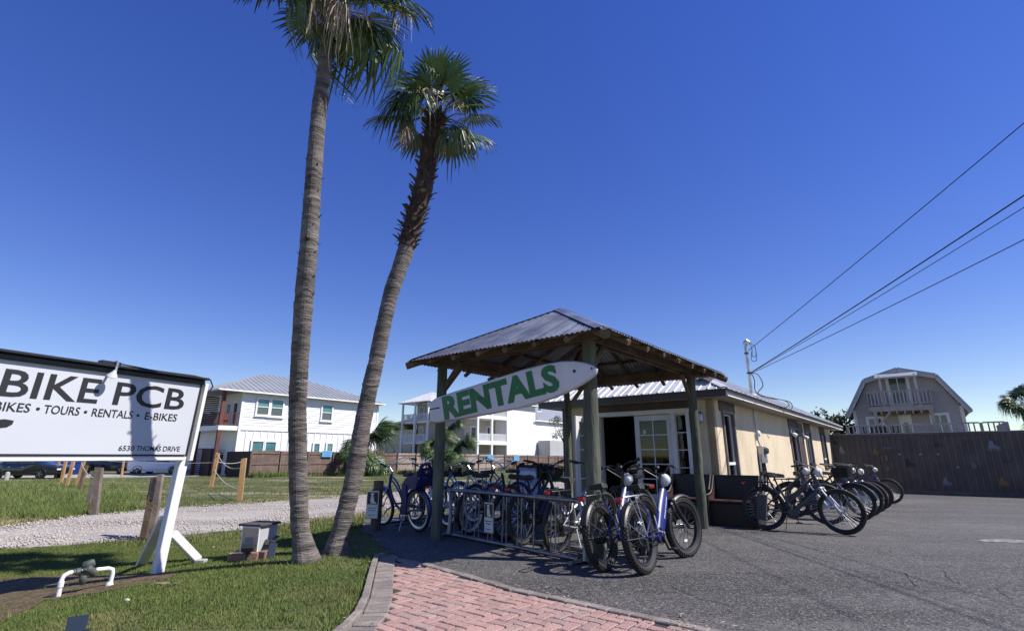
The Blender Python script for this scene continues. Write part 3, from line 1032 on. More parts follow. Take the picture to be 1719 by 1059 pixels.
def wall_open(L, H, th, opens, M, name, mt, par, z0=0.0):
    """wall of length L in local x, outer face y=0, with rectangular openings (x0,x1,z0,z1)"""
    xs = sorted({0, L, *[o[0] for o in opens], *[o[1] for o in opens]})
    zs = sorted({z0, H, *[o[2] for o in opens], *[o[3] for o in opens]})
    def solid(i, j):
        if i < 0 or j < 0 or i >= len(xs)-1 or j >= len(zs)-1: return False
        x = (xs[i] + xs[i+1]) / 2; z = (zs[j] + zs[j+1]) / 2
        return not any(o[0] < x < o[1] and o[2] < z < o[3] for o in opens)
    m = MB()
    for i in range(len(xs)-1):
        for j in range(len(zs)-1):
            if not solid(i, j): continue
            a, b, c, d = xs[i], xs[i+1], zs[j], zs[j+1]
            m.quad((a,0,c),(b,0,c),(b,0,d),(a,0,d))
            m.quad((a,th,c),(a,th,d),(b,th,d),(b,th,c))
            if not solid(i-1, j): m.quad((a,0,c),(a,0,d),(a,th,d),(a,th,c))
            if not solid(i+1, j): m.quad((b,0,c),(b,th,c),(b,th,d),(b,0,d))
            if not solid(i, j-1): m.quad((a,0,c),(a,th,c),(b,th,c),(b,0,c))
            if not solid(i, j+1): m.quad((a,0,d),(b,0,d),(b,th,d),(a,th,d))
    m.xform(M)
    return m.build(name, mt, par, fix=False)

# front wall with the double-door opening
dx0 = shop_b(1010, 750)[0]; dxm = shop_b(1067, 750)[0]; dx1 = shop_b(1130.5, 750)[0]
sx0, sx1 = shop_b(1138, 750)[0], shop_b(1156, 750)[0]
dz1 = 2.10
FLOOR = .06
fw = wall_open(WX1 - WX0, WH, .15, [(dx0 - WX0, dx1 - WX0, 0, dz1), (sx0 - WX0, sx1 - WX0, .25, dz1 - .04)], T(WX0, 0, 0), 'front_wall', 'stucco', shop)
MB().box(((WX0+WX1)/2, WY1/2, FLOOR/2 - .2), (WX1-WX0-.02, WY1-.02, FLOOR + .4)).build('floor_slab', 'concrete', shop)
lw = wall_open(WY1, WH, .15, [], T(WX0, WY1, 0) @ RZ(R(-90)), 'left_wall', 'stucco', shop, -.3)
bw = wall_open(WX1-WX0, WH, .15, [], T(WX1, WY1, 0) @ RZ(R(180)), 'back_wall', 'stucco', shop, -.35)
# right wall with its windows and doors, from where they show in the wall plane
ops = []
def op(pl, pr, zb, zt_): ops.append((shop_a(pl, 760)[0], shop_a(pr, 760)[0], zb, zt_))
op(1218.5, 1236.5, .35, 2.12)
op(1330, 1343, .0, 2.06)
op(1356, 1364.5, .75, 2.06)
op(1381, 1388, .75, 2.06)
rw = wall_open(WY1, WH, .15, ops, T(WX1, 0, 0) @ RZ(R(90)), 'right_wall', 'stucco', shop, -.35)
MB().box((0, WY1*.5, 1.15), (.06, WY1 - 6.5, 2.2)).build('inner_wall', 'interior_shade', shop)
MB().box((0, 3.4, 1.15), (WX1-WX0-.32, .06, 2.3)).build('inner_wall', 'interior_shade', shop)
MB().box(((WX0+WX1)/2, WY1/2, WH - .03), (WX1-WX0-.31, WY1-.31, .04)).build('ceiling_board', 'interior_shade', shop)
for (c, d) in (((WX0+.165, WY1/2, WH/2), (.02, WY1-.32, WH-.1)), ((WX1-.162, 1.0, WH/2), (.02, .9, WH-.1))): MB().box(c, d).build('shade_lining', 'interior_shade', shop)  # near-black boards added over the stucco to darken the room
MB().box(((WX0+dx0)/2+.07, .165, WH/2), (dx0-WX0-.16, .02, WH-.1)).build('shade_lining', 'interior_shade', shop)  # same added dark board behind the front wall
MB().box(((WX0+WX1)/2, WY1/2, FLOOR + .008), (WX1-WX0-.31, WY1-.31, .012)).build('inner_floor', 'interior_shade', shop)
# dark brown pilasters framing the front
for x0, x1 in ((sx1 + .02, sx1 + .20), (WX0 - .012, WX0 + .22)):
    MB().box(((x0+x1)/2, -.018, WH/2), (x1-x0, .036, WH - .006)).build('pilaster', 'brown_trim', shop)
MB().box(((dx0+sx1)/2, -.018, (dz1 + .09 + WH)/2), (sx1-dx0+.36, .030, WH - dz1 - .10)).build('header_board', 'brown_trim', shop)
# door casing
for (c, d) in (((dx0 - .05, -.02, dz1/2 + .03), (.10, .06, dz1 + .06)), ((dx1 + .045, -.02, dz1/2 + .03), (.09, .06, dz1 + .06)),
               (((dx0+sx1)/2, -.022, dz1 + .05), (sx1 - dx0 + .2, .066, .10)), ((sx1 + .04, -.02, dz1/2 + .03), (.08, .06, dz1 + .06))):
    MB().cbox(c, d, .006).build('door_casing', 'white_wood', shop)
# french doors: stiles, rails, glazing bars and panes
def french(name, M, w, par, hinge=1, nx=2, nz=5, pane='door_glass'):
    st = .115; h0, h1 = .10 + FLOOR, dz1 - .01
    f = MB()
    f.cbox((st/2, 0, (h0+h1)/2), (st, .045, h1-h0), .005); f.cbox((w-st/2, 0, (h0+h1)/2), (st, .045, h1-h0), .005)
    f.cbox((w/2, 0, h1-.06), (w-2*st, .044, .12), .005); f.cbox((w/2, 0, h0+.13), (w-2*st, .044, .26), .005)
    d = f.build('door_leaf', 'white_wood', par)
    d.matrix_local = M
    gx0, gx1, gz0, gz1 = st, w-st, h0+.26, h1-.12
    for i in range(1, nx):
        x = gx0 + (gx1-gx0)*i/nx
        MB().box((x, 0, (gz0+gz1)/2), (.022, .03, gz1-gz0)).build('glazing_bar', 'white_wood', d)
    for j in range(1, nz):
        z = gz0 + (gz1-gz0)*j/nz
        MB().box(((gx0+gx1)/2, 0, z), (gx1-gx0, .029, .022)).build('glazing_bar', 'white_wood', d)
    for i in range(nx):
        for j in range(nz):
            x0 = gx0+(gx1-gx0)*i/nx; x1 = gx0+(gx1-gx0)*(i+1)/nx; z0 = gz0+(gz1-gz0)*j/nz; z1 = gz0+(gz1-gz0)*(j+1)/nz
            MB().box(((x0+x1)/2, 0, (z0+z1)/2), (x1-x0-.018, .006, z1-z0-.018)).build('pane', pane, d)
    hx = w - .05 if hinge > 0 else .05
    for z in (1.02, 1.16):
        MB().lathe([(.028,-.012),(.028,.012),(.016,.05),(.016,-.05)][:2], 12, T(hx, -.03, z) @ RX(R(90))).build('handle', 'black_metal', d)
    for z in (.35, 1.1, 1.85):
        MB().box((.006 if hinge > 0 else w-.006, -.026, z), (.02, .012, .10)).build('hinge', 'black_metal', d)
    return d
wleaf = dx1 - dxm
french('door', T(dxm, .03, 0), wleaf - .006, shop, -1)
french('door', T(dx0 + .01, -.03, 0) @ RZ(R(180 + 78)), wleaf - .006, shop, 1)
# side light beside the closed leaf
slw = sx1 - sx0
MB().box(((sx0+sx1)/2, .05, 1.15), (slw, .01, 1.8)).build('side_light', 'door_glass', shop)
for j in range(1, 5): MB().box(((sx0+sx1)/2, .05, .25 + 1.81*j/5), (slw, .03, .022)).build('glazing_bar', 'white_wood', shop)
# a small paper notice on the door glass and things inside
MB().box((dxm + .23, .018, 1.73), (.07, .003, .09)).build('notice', 'paper_white', shop)

# right-wall windows
def rwin(o, frame, sash=None, door=False):
    y0, y1, z0, z1 = o
    f = MB()
    for (c, d) in (((WX1 + .01, y0, (z0+z1)/2), (.06, .07, z1-z0+.10)), ((WX1 + .01, y1, (z0+z1)/2), (.06, .07, z1-z0+.10)),
                   ((WX1 + .01, (y0+y1)/2, z1 + .02), (.058, y1-y0-.07, .07))): f.cbox(c, d, .005)
    if not door: f.cbox((WX1 + .02, (y0+y1)/2, z0), (.09, y1-y0-.07, .05), .005)
    w_ = f.build('window' if not door else 'side_door', frame, shop)
    MB().box((WX1 - .07, (y0+y1)/2, (z0+z1)/2), (.008, y1-y0-.06, z1-z0-.02)).build('pane', 'window_glass', w_)
    MB().box((WX1 - .10, (y0+y1)/2, (z0+z1)/2), (.01, y1-y0-.02, z1-z0)).build('room_shade', 'interior_shade', w_) if door else None  # near-black sheet painted for the unlit room behind the pane
    if sash: MB().cbox((WX1 - .05, (y0+y1)/2, sash), (.05, y1-y0-.06, .06), .005).build('sash_bar', 'white_wood', w_)
    f = MB()
    t = .028
    f.box((WX1 - .055, y0 + .035 + t/2, (z0+z1)/2), (.04, t, z1-z0-.04)); f.box((WX1 - .055, y1 - .035 - t/2, (z0+z1)/2), (.04, t, z1-z0-.04))
    f.box((WX1 - .055, (y0+y1)/2, z1 - .03), (.04, y1-y0-.13, t))
    f.build('inner_frame', 'white_wood', w_)
    return w_
w1 = rwin(ops[0], 'taupe_trim', 1.05)
MB().box((WX1 + .006, (ops[0][0]+ops[0][1])/2, 2.26), (.03, ops[0][1]-ops[0][0]+.34, .23)).build('head_panel', 'brown_trim', shop)
rwin(ops[1], 'taupe_trim', None, True)
rwin(ops[2], 'taupe_trim', None); rwin(ops[3], 'brown_trim', 1.1)
for o in ops[1:]:
    MB().box((WX1 + .006, (o[0]+o[1])/2, 2.22), (.03, o[1]-o[0]+.2, .28)).build('head_panel', 'brown_trim', shop)
yp0, yp1 = shop_a(1343.5, 760)[0], shop_a(1351, 760)[0]
MB().box((WX1 + .02, (yp0+yp1)/2, 1.15), (.04, yp1-yp0, 2.3)).build('pilaster', 'brown_trim', shop)

# roof: soffit, fascia, ribbed panels one by one
RX0, RX1, RYa, RYb = -2.30, 2.25, -.45, 17.2
EVZ, RGZ = 2.52, 3.74
rxc = (RX0+RX1)/2; rhw = (RX1-RX0)/2
MB().box((rxc, (RYa+RYb)/2, 2.375), (RX1-RX0-.05, RYb-RYa-.05, .018)).build('soffit', 'soffit', shop)
for (c, d) in (((rxc, RYa+.012, 2.445), (RX1-RX0, .024, .17)), ((rxc, RYb-.012, 2.445), (RX1-RX0, .024, .17)),
               ((RX0+.012, (RYa+RYb)/2, 2.445), (.024, RYb-RYa-.05, .17)), ((RX1-.012, (RYa+RYb)/2, 2.445), (.024, RYb-RYa-.05, .17))):
    MB().box(c, d).build('fascia', 'fascia', shop)
MB().box((RX1+.004, (RYa+RYb)/2, 2.372), (.03, RYb-RYa-.1, .022)).build('drip_edge', 'white_paint', shop)
rsl = math.hypot(rhw, RGZ-EVZ); rc_, rs_ = rhw/rsl, (RGZ-EVZ)/rsl
def panels(org, e, up, Le, par, wd=.34, mt='roof_panel'):
    org, e, up = Vector(org), Vector(e), Vector(up)
    nrm = e.cross(up).normalized()
    if nrm.z < 0: nrm = -nrm
    n = max(1, round(Le / wd)); wd = Le / n
    Lt = lambda t: max(0.0, min(t, Le - t, rhw)) / rc_
    for k in range(n):
        t0, t1 = k*wd, (k+1)*wd
        m = MB()
        ov = .05
        a, b = org + e*t0 - up*ov, org + e*t1 - up*ov
        L0, L1 = Lt(t0), Lt(t1)
        if max(L0, L1) < .02: continue
        pts = [a, b, org + e*t1 + up*L1, org + e*t0 + up*L0]
        th = nrm * .006
        m.add([p + th for p in pts] + pts, ((0,1,2,3),(7,6,5,4),(0,4,5,1),(1,5,6,2),(2,6,7,3),(3,7,4,0)))
        for tr, hh, ww in ((t0 + .012, .026, .022), (t0 + wd*.5, .010, .02)):
            L = Lt(tr)
            p, q = org + e*tr - up*(ov - .002), org + e*tr + up*L
            s1, s2 = e*ww, e*ww*.45
            m.add([p - s1 + th, p - s2 + nrm*(hh+.006), p + s2 + nrm*(hh+.006), p + s1 + th, q - s1 + th, q - s2 + nrm*(hh+.006), q + s2 + nrm*(hh+.006), q + s1 + th],
                  ((0,1,5,4),(1,2,6,5),(2,3,7,6),(0,3,2,1),(4,5,6,7)))
        m.build('roof_panel', mt, par, fix=False)
panels((RX0,RYa,EVZ), (1,0,0), (0,rc_,rs_), RX1-RX0, shop)
panels((RX1,RYa,EVZ), (0,1,0), (-rc_,0,rs_), RYb-RYa, shop)
panels((RX0,RYa,EVZ), (0,1,0), (rc_,0,rs_), RYb-RYa, shop)
panels((RX0,RYb,EVZ), (1,0,0), (0,-rc_,rs_), RX1-RX0, shop)
flash((rxc,RYa+rhw,RGZ), (rxc,RYb-rhw,RGZ), shop, 'roof_panel', .13, drop=.06)
for (x, y, yy) in ((RX0,RYa,RYa+rhw),(RX1,RYa,RYa+rhw),(RX0,RYb,RYb-rhw),(RX1,RYb,RYb-rhw)):
    flash((x,y,EVZ), (rxc,yy,RGZ), shop, 'roof_panel', .09, 'hip_cap', drop=.02)
# torn-up flap of metal on the front hip
m = MB()
for k in range(5):
    t = k/4
    p = Vector((RX1-.35-.5*t, RYa+.28+.2*t, EVZ+.20+.12*t+.05*math.sin(t*5)))
    m.v += [tuple(p + Vector((0,-.1,-.03))), tuple(p + Vector((.06,.1,.05)))]
m.f = [(2*k,2*k+2,2*k+3,2*k+1) for k in range(4)]
m.build('bent_flashing', 'fascia', shop, fix=False)

# wall lantern by the front door
lx, lz = shop_b(1179, 702)
lan = empty('wall_lantern', gl(BA0 + lx, BB0 - .005, lz - .16), -TH, 'small caged wall lantern on the shaded stucco beside the corner', 'lamp')
MB().cbox((0,-.012,.2), (.10,.024,.14), .008).build('back_plate', 'alu_dull', lan)
MB().tube([(0,-.02,.25),(0,-.06,.30),(0,-.11,.29)], .010, 7).build('arm', 'alu_dull', lan, smooth=True)
MB().lathe([(.012,.30),(.062,.255),(.066,.245),(.05,.245)], 10, T(0,-.11,0)).build('cap', 'alu_dull', lan, smooth=True)
MB().lathe([(.036,.09),(.046,.14),(.046,.20),(.040,.245)], 10, T(0,-.11,0)).build('glass_jar', 'lamp_white', lan, smooth=True)
cage = MB()
for k in range(6):
    a = k*math.pi/3
    cage.tube([(.058*math.cos(a), -.11+.058*math.sin(a), z) for z in (.08,.16,.245)], .004, 5)
cage.build('cage', 'alu_dull', lan)
MB().lathe([(.02,.05),(.05,.075),(.06,.085),(.05,.092)], 10, T(0,-.11,0)).build('base_ring', 'alu_dull', lan, smooth=True)

# flood lights near the far side door
for i, (px, py) in enumerate(((1326, 727), (1346, 732))):
    y, z = shop_a(px, py)
    fl = empty('security_light', gl(BA0 + WX1, BB0 + y, z - .1), -TH, ('white twin security light left of the side door', 'white twin security light right of the side door')[i], 'lamp', 'security lights on the stucco wall')
    MB().cbox((.03,0,.16), (.06,.12,.12), .01).build('junction_box', 'white_paint', fl)
    for s in (-1, 1):
        MB().lathe([(.03,0),(.05,.05),(.062,.13),(.058,.135)], 10, T(.08, s*.07, .1) @ RY(R(130)) @ RX(R(s*18))).build('lamp_head', 'white_paint', fl, smooth=True)

# electric service: riser conduit, meter box, panel, mast, cables
yc, zc0 = shop_a(1269, 745)
el = empty('electric_meter', gl(BA0 + WX1, BB0 + yc, .1), -TH, 'grey electric meter box with conduit on the sunlit stucco wall', 'meter')
MB().tube([(.05,0,.2),(.05,0,1.15)], .022, 9).build('conduit', 'alu_dull', el, smooth=True)
MB().tube([(.05,0,1.5),(.05,0,2.24)], .026, 9).build('conduit', 'alu_dull', el, smooth=True)
MB().cbox((.075,.16,1.15), (.14,.24,.42), .012).build('meter_box', 'alu_dull', el)
MB().lathe([(.085,0),(.085,.05),(.06,.09)], 14, T(.145,.16,1.24) @ RY(R(90))).build('meter_glass', 'dim_glass', el, smooth=True)
MB().cbox((.06,.42,1.10), (.11,.17,.30), .01).build('breaker_box', 'alu_dull', el)
MB().lathe([(.075,0),(.075,.08),(.04,.11)], 14, T(.0,.12,1.66) @ RY(R(90))).build('weather_cap', 'white_paint', el, smooth=True)
MB().tube([(.05,0,1.5),(.06,.05,1.42),(.07,.12,1.36)], .018, 8).build('elbow', 'alu_dull', el, smooth=True)
for k, yy in enumerate((.10,.2,.38,.46)):
    MB().tube([(.05,yy,.95),(.06,yy+.03,.6),(.04,yy+.02,.25)], .012, 6).build('cable', 'black_rubber', el, smooth=True)
MB().box((.01,.25,.75), (.02,.5,.5)).build('back_board', 'black_plastic', el)

# service mast through the roof
mxl = 1.80
zr = EVZ + (RGZ-EVZ) * (RX1 - mxl) / rhw
b_, z_ = ona(1262, 664, BA0 + mxl)
mast = empty('service_mast', gl(BA0 + mxl, b_, zr - .02), -TH, 'grey steel electric service mast with weatherhead rising through the shop roof', 'mast')
mh = ona(1257, 582, BA0 + mxl)[1] - zr
MB().tube([(0,0,0),(0,0,mh)], .042, 12).build('pipe', 'alu_dull', mast, smooth=True)
MB().lathe([(.13,0),(.10,.03),(.052,.05),(.05,.12)], 12).build('roof_boot', 'alu_dull', mast, smooth=True)
MB().tube([(0,0,mh-.02),(.0,0,mh+.07),(.05,0,mh+.10),(.11,0,mh+.06)], [.048,.062,.07,.045], 10).build('weatherhead', 'alu_dull', mast, smooth=True)
for z in (mh-.22, mh*.44):
    m = MB().box((.0,0,z), (.05,.20,.03)); m.lathe([(.055,-.02),(.055,.02)], 10, T(0,0,z))
    m.build('clamp', 'black_metal', mast)
def loop(pts, r, name, par, mt='black_rubber', n=6):
    pts = [Vector(p) for p in pts]
    out = []
    for i in range(len(pts)-1):
        a, b, c, d = pts[max(i-1,0)], pts[i], pts[i+1], pts[min(i+2,len(pts)-1)]
        for k in range(n):
            t = k/n
            out.append(.5*((2*b) + (c-a)*t + (2*a-5*b+4*c-d)*t*t + (3*b-a-3*c+d)*t**3))
    out.append(pts[-1])
    return MB().tube(out, r, 6).build(name, mt, par, smooth=True)
loop([(.10,0,mh+.05),(.22,.05,mh-.05),(.2,.12,mh-.28),(.12,.1,mh-.3),(.14,.06,mh-.1)], .008, 'drip_loop', mast)
loop([(.10,0,mh+.05),(.16,-.05,mh-.12),(.10,.02,mh-.4),(.2,.1,mh-.42),(.22,.1,mh-.2)], .008, 'drip_loop', mast)
loop([(.06,.02,mh*.44),(.2,.1,mh*.40),(.26,.2,mh*.2),(.10,.3,.06),(.40,1.0,-.03),(.62,1.5,-.10),(.6,1.4,-.30),(.2,.6,-.36)], .011, 'drip_loop', mast)
loop([(.05,.02,mh*.44),(.10,.06,mh*.3),(.08,.1,.12),(.2,.5,-.02),(.52,1.2,-.06),(.58,1.3,-.22),(.1,.4,-.36)], .011, 'drip_loop', mast)

# overhead wires to a pole off to the right
Pm = gl(BA0 + mxl, b_, zr)
pole_xy = at(2350, 400, 6.0)
def wire(z0, tip_px, r, label, sag=.25):
    p0 = Pm + Vector((.06,0,z0))
    q = at(*tip_px, 7.0)
    d = (q - p0); q = p0 + d * 1.9
    pts = []
    for k in range(25):
        t = k/24
        p = p0.lerp(q, t); p.z -= sag * 4 * t * (1-t) * .35
        pts.append(p)
    o = MB().tube(pts, r, 6).build('overhead_wire', 'black_rubber', None, smooth=True)
    tag(o, label, 'wire', 'service wires from the mast')
    return q
wire(mh - .16, (1719, 197), .008, 'topmost overhead wire running from the weatherhead up to the right')
wire(mh * .44, (1719, 318), .011, 'thick second overhead wire from the mast clamp up to the right')
wire(mh * .44 - .01, (1719, 338), .006, 'thin third overhead wire just under the thick one')
qe = wire(mh * .42, (1719, 392), .007, 'lowest overhead wire from the mast, sagging flatter than the rest')

# ------------------------------------------------------------------ palms
rpm = random.Random(21)
def fan_mesh(seed, Rf, nseg=34, spread=125, droop=.25, mt='frond', fold=.05, shred=.0, name='frond'):
    """costapalmate fan: hub at the origin, blade along +x, upper side +z; separate pleated segments with drooping tips"""
    rr = random.Random(seed)
    m = MB()
    for i in range(nseg):
        a = R(-spread + 2 * spread * (i + .5) / nseg)
        da = R(2 * spread / nseg) / 2
        rl_ = Rf * (.78 + .22 * math.cos(a * .7)) * rr.uniform(.9, 1.06)
        split = rr.uniform(.56, .70) if shred == 0 else rr.uniform(.44, .60)
        dr = droop * rr.uniform(.6, 1.5) + (shred * rr.random())
        tw = rr.uniform(-.2, .2) * (1 + shred)
        prof = [(.03, 1.0), (split, 1.0), (.80, .66), (.92, .36), (1.0, .04)]
        base = len(m.v)
        for t, wf in prof:
            r = rl_ * t
            hw_ = min(math.tan(da) * r * 1.05, math.tan(da) * rl_ * split * 1.05) * (wf if t > split else 1) + .0015
            z = -dr * rl_ * max(0, t - .25) ** 2 * 1.5
            x_ = r * (1 - .25 * max(0, t - .5) * min(1.0, dr))
            ax = Vector((math.cos(a + tw * max(0, t - split)), math.sin(a + tw * max(0, t - split)), 0))
            sd = Vector((-ax.y, ax.x, 0))
            zf = fold * r * .35
            c = ax * x_ + Vector((0, 0, z - .10 * abs(math.sin(a)) * r * .6))
            m.v += [tuple(c - sd * hw_ + Vector((0,0,zf))), tuple(c), tuple(c + sd * hw_ + Vector((0,0,zf)))]
        for k in range(len(prof) - 1):
            for j in range(2):
                q = base + 3*k + j
                m.f.append((q, q+3, q+4, q+1))
    return m.mesh(name, mt, fix=False)
def dead_mesh(seed, Rf, nseg=30, spread=100, mt='frond_dead', width=.5):
    """withered fan collapsed and hanging: hub at origin, tips hang down -z"""
    rr = random.Random(seed)
    m = MB()
    for i in range(nseg):
        a = R(rr.uniform(-180, 180)); 
        L = Rf * rr.uniform(.6, 1.1)
        ox, oy = math.cos(a) * rr.uniform(.2, 1) * width * Rf * .55, math.sin(a) * rr.uniform(.2, 1) * width * Rf * .55
        w_ = rr.uniform(.006, .016)
        tw = rr.uniform(0, 6.28)
        base = len(m.v)
        for k in range(6):
            t = k / 5
            c = Vector((ox * math.sin(t * 1.7), oy * math.sin(t * 1.7), -L * t ** 1.2 + .04 * math.sin(t * 3)))
            c += Vector((rr.uniform(-1,1), rr.uniform(-1,1), 0)) * .018 * t
            sd = Vector((math.cos(tw + t * 1.5), math.sin(tw + t * 1.5), 0)) * w_ * (1.15 - t)
            m.v += [tuple(c - sd), tuple(c + sd)]
        for k in range(5): m.f.append((base+2*k, base+2*k+2, base+2*k+3, base+2*k+1))
    return m.mesh('dead_frond', mt, fix=False)
FAN = [fan_mesh(i, 1.0, 36, 128, .35, 'frond') for i in range(3)]
FANB = [fan_mesh(i + 10, 1.0, 38, 132, .18, 'frond_bright') for i in range(2)]
FAND = [fan_mesh(i + 20, 1.0, 30, 120, .95, 'frond', shred=.8) for i in range(3)]
DEAD = [dead_mesh(i + 30, 1.0) for i in range(3)]
THREAD = [dead_mesh(i + 50, 1.0, 16, 60, 'filament', .7) for i in range(2)]
def basis(x, z, loc, s):
    x = Vector(x).normalized(); z = Vector(z)
    y = z.cross(x).normalized(); z = x.cross(y)
    return T(*loc) @ Matrix(((x.x,y.x,z.x,0),(x.y,y.y,z.y,0),(x.z,y.z,z.z,0),(0,0,0,1))) @ Matrix.Diagonal((s,s,s,1))
def frond(par, C, hub, x, z, s, me, pet=True, name='frond'):
    C, hub = Vector(C), Vector(hub)
    Mb = basis(x, z, hub, s)
    o = link(name, me, par, Mb)
    if pet:
        mid = (C + hub) / 2 + Vector((0,0,.12 * (hub - C).length))
        inv = Mb.inverted()
        pts = [C, C.lerp(mid, .6), mid, mid.lerp(hub, .6), hub]
        MB().tube([inv @ p for p in pts], [.016/s,.012/s,.010/s,.009/s,.008/s], 5).build('petiole', 'petiole', o, smooth=True)
    return o
def dead(par, C, hub, s, k, yaw=0, tilt=0, me=None):
    Mb = T(*hub) @ RZ(yaw) @ RX(tilt) @ Matrix.Diagonal((s,s,s,1))
    o = link('dead_frond', me or DEAD[k % 3], par, Mb)
    C, hub = Vector(C), Vector(hub)
    mid = (C + hub) / 2 + Vector((0,0,.10))
    inv = Mb.inverted()
    MB().tube([inv @ p for p in (C, C.lerp(mid,.5), mid, mid.lerp(hub,.6), hub)], .009/s, 5).build('petiole', 'petiole', o, smooth=True)
    return o
def trunk(par, pts, rs, step=.035, ring=.02, seed=1, mt='trunk_grey', seg=22, flare=True):
    """tapered trunk with leaf-scar rings"""
    rr = random.Random(seed)
    pts = [Vector(p) for p in pts]
    seglen = [(q - p).length for p, q in zip(pts, pts[1:])]
    tot = sum(seglen); n = int(tot / step)
    m = MB(); prevc = None; rph = 0.0
    for k in range(n + 1):
        s = tot * k / n; i = 0
        while i < len(seglen) - 1 and s > seglen[i]: s -= seglen[i]; i += 1
        t = s / seglen[i]
        a, b, c, d = pts[max(i-1,0)], pts[i], pts[i+1], pts[min(i+2,len(pts)-1)]
        P = .5*((2*b) + (c-a)*t + (2*a-5*b+4*c-d)*t*t + (3*b-a-3*c+d)*t**3)
        r = rs[i] + (rs[i+1] - rs[i]) * t
        if k % 3 == 0: rph = rr.uniform(-.03,.045)
        rk = r * (.97 + rph + ring * (k % 2) + rr.uniform(-.015,.015))
        h = tot * k / n
        for j in range(seg):
            an = 2*math.pi*j/seg
            rad = rk * (1 + .03 * math.sin(3*an + h*1.3) + rr.uniform(-.012,.012))
            if flare and h < .35: rad *= 1 + .16 * (1 - h/.35)**2 * (1 + .6*math.sin(7*an))
            m.v.append((P.x + rad*math.cos(an), P.y + rad*math.sin(an), P.z + .012*math.sin(2*an + h*9)))
    for k in range(n):
        for j in range(seg):
            m.f.append((k*seg+j, k*seg+(j+1)%seg, (k+1)*seg+(j+1)%seg, (k+1)*seg+j))
    return m.build('trunk', mt, par, smooth=False, fix=False)

def zc_(P): return P.y * _c + (P.z - EYE) * _s
# --- tall palm on the left
B1 = gp(515, 942)
yy = [6.58, 6.52, 6.45, 6.2, 6.02, 5.85, 5.72, 5.56, 5.46, 5.40, 5.38, 5.36]
pp = [(515,948,44),(508,905,34),(502,860,30),(499.5,700,29),(504,600,29),(511,500,31),(518,420,29),(526,300,27),(534,200,25),(544,120,23),(551,60,22),(560,0,22)]
P1 = [at(x, y, Y) for (x, y, _), Y in zip(pp, yy)]
r1 = [w_ / 2 * zc_(P) / FPX for (_, _, w_), P in zip(pp, P1)]
palm1 = empty('fan_palm', B1, 0, 'tall fan palm with smooth grey curving trunk, the left one of the pair', 'palm tree', 'pair of fan palms on the lawn')
loc = lambda P, B: P - B
trunk(palm1, [P - B1 for P in P1], r1, seed=2)
C1 = P1[-1] - B1
u1 = zc_(P1[-1]) / FPX       # metres per photo pixel at the crown
def off(dx, dy_px, depth=0.0): return Vector((dx * u1, depth, -dy_px * u1 / 1.03))
H = lambda dx, dy, dep=0: C1 + off(dx, dy, dep)
fr1 = [ # hub offset px, depth, blade direction, normal, size, mesh
    ((-75, -6, -.2), (-1,-.15,-.10), (-.1,-.65,.75), .62, FAN[0]), ((-60,-60,.3), (-.8,.2,.6), (.3,-.3,.9), .62, FAN[1]),
    ((84, 8,-.35), (.8,-.4,-.25), (.1,-.75,.6), .60, FANB[1]), ((-60, 12,-.35), (-.8,-.4,-.35), (-.1,-.75,.6), .58, FAN[2]), ((-85,-30,.1), (-.9,0,.2), (.1,-.7,.7), .60, FANB[0]),
    ((72, 22, -.2), (.75,-.3,-.55), (.2,-.7,.6), .62, FANB[0]), ((95, -20, .1), (.9,.1,-.2), (.1,-.5,.85), .60, FAN[2]),
    ((70, -75,-.2), (.7,-.2,.7), (-.5,-.5,.7), .62, FANB[1]), ((10,-95,-.3), (.1,-.4,.9), (0,-.9,.3), .62, FAN[0]),
    ((-25, 28, -.35), (-.55,-.4,-.85), (-.3,-.85,.3), .55, FAND[0]), ((48, 50, -.1), (.35,-.2,-.95), (.4,-.8,.1), .58, FAND[1]),
    ((85, 35, .25), (.8,.2,-.7), (.4,-.5,.7), .6, FAND[2]), ((-48,-20,.5), (-.6,.7,.1), (0,.1,1), .6, FAN[2]), ((30,-40,.6), (.3,.8,.2), (0,-.2,1), .6, FAN[1]),
    ((-30,55,.15), (-.45,.1,-.9), (-.6,-.6,.2), .50, FAND[1]), ((20,-20,-.5), (.2,-.9,-.3), (0,-.3,.9), .5, FAND[0]), ((60,75,.0), (.3,-.1,-.95), (.6,-.7,.1), .50, FAND[2])]
for (o3, x, z, s, me) in fr1:
    s *= 1.1
    frond(palm1, C1 + Vector((0,0,rpm.uniform(-.25,.1))), H(*o3), x, z, s, me)
for i, (dx, dy, dep, s) in enumerate(((20,40,-.2,.72),(34,44,.1,.80),(46,56,.0,.62),(4,34,-.25,.50),(62,34,.15,.45),(-14,36,.1,.48),(112,30,.3,.40),(126,48,.3,.34),(28,60,.0,.60))):
    dead(palm1, C1 + Vector((0,0,-.1)), H(dx, dy - 8, dep - .40), s * 1.2, i, rpm.uniform(0,6), rpm.uniform(-.2,.2), THREAD[i % 2] if i in (4,6,7,1,2) else None)
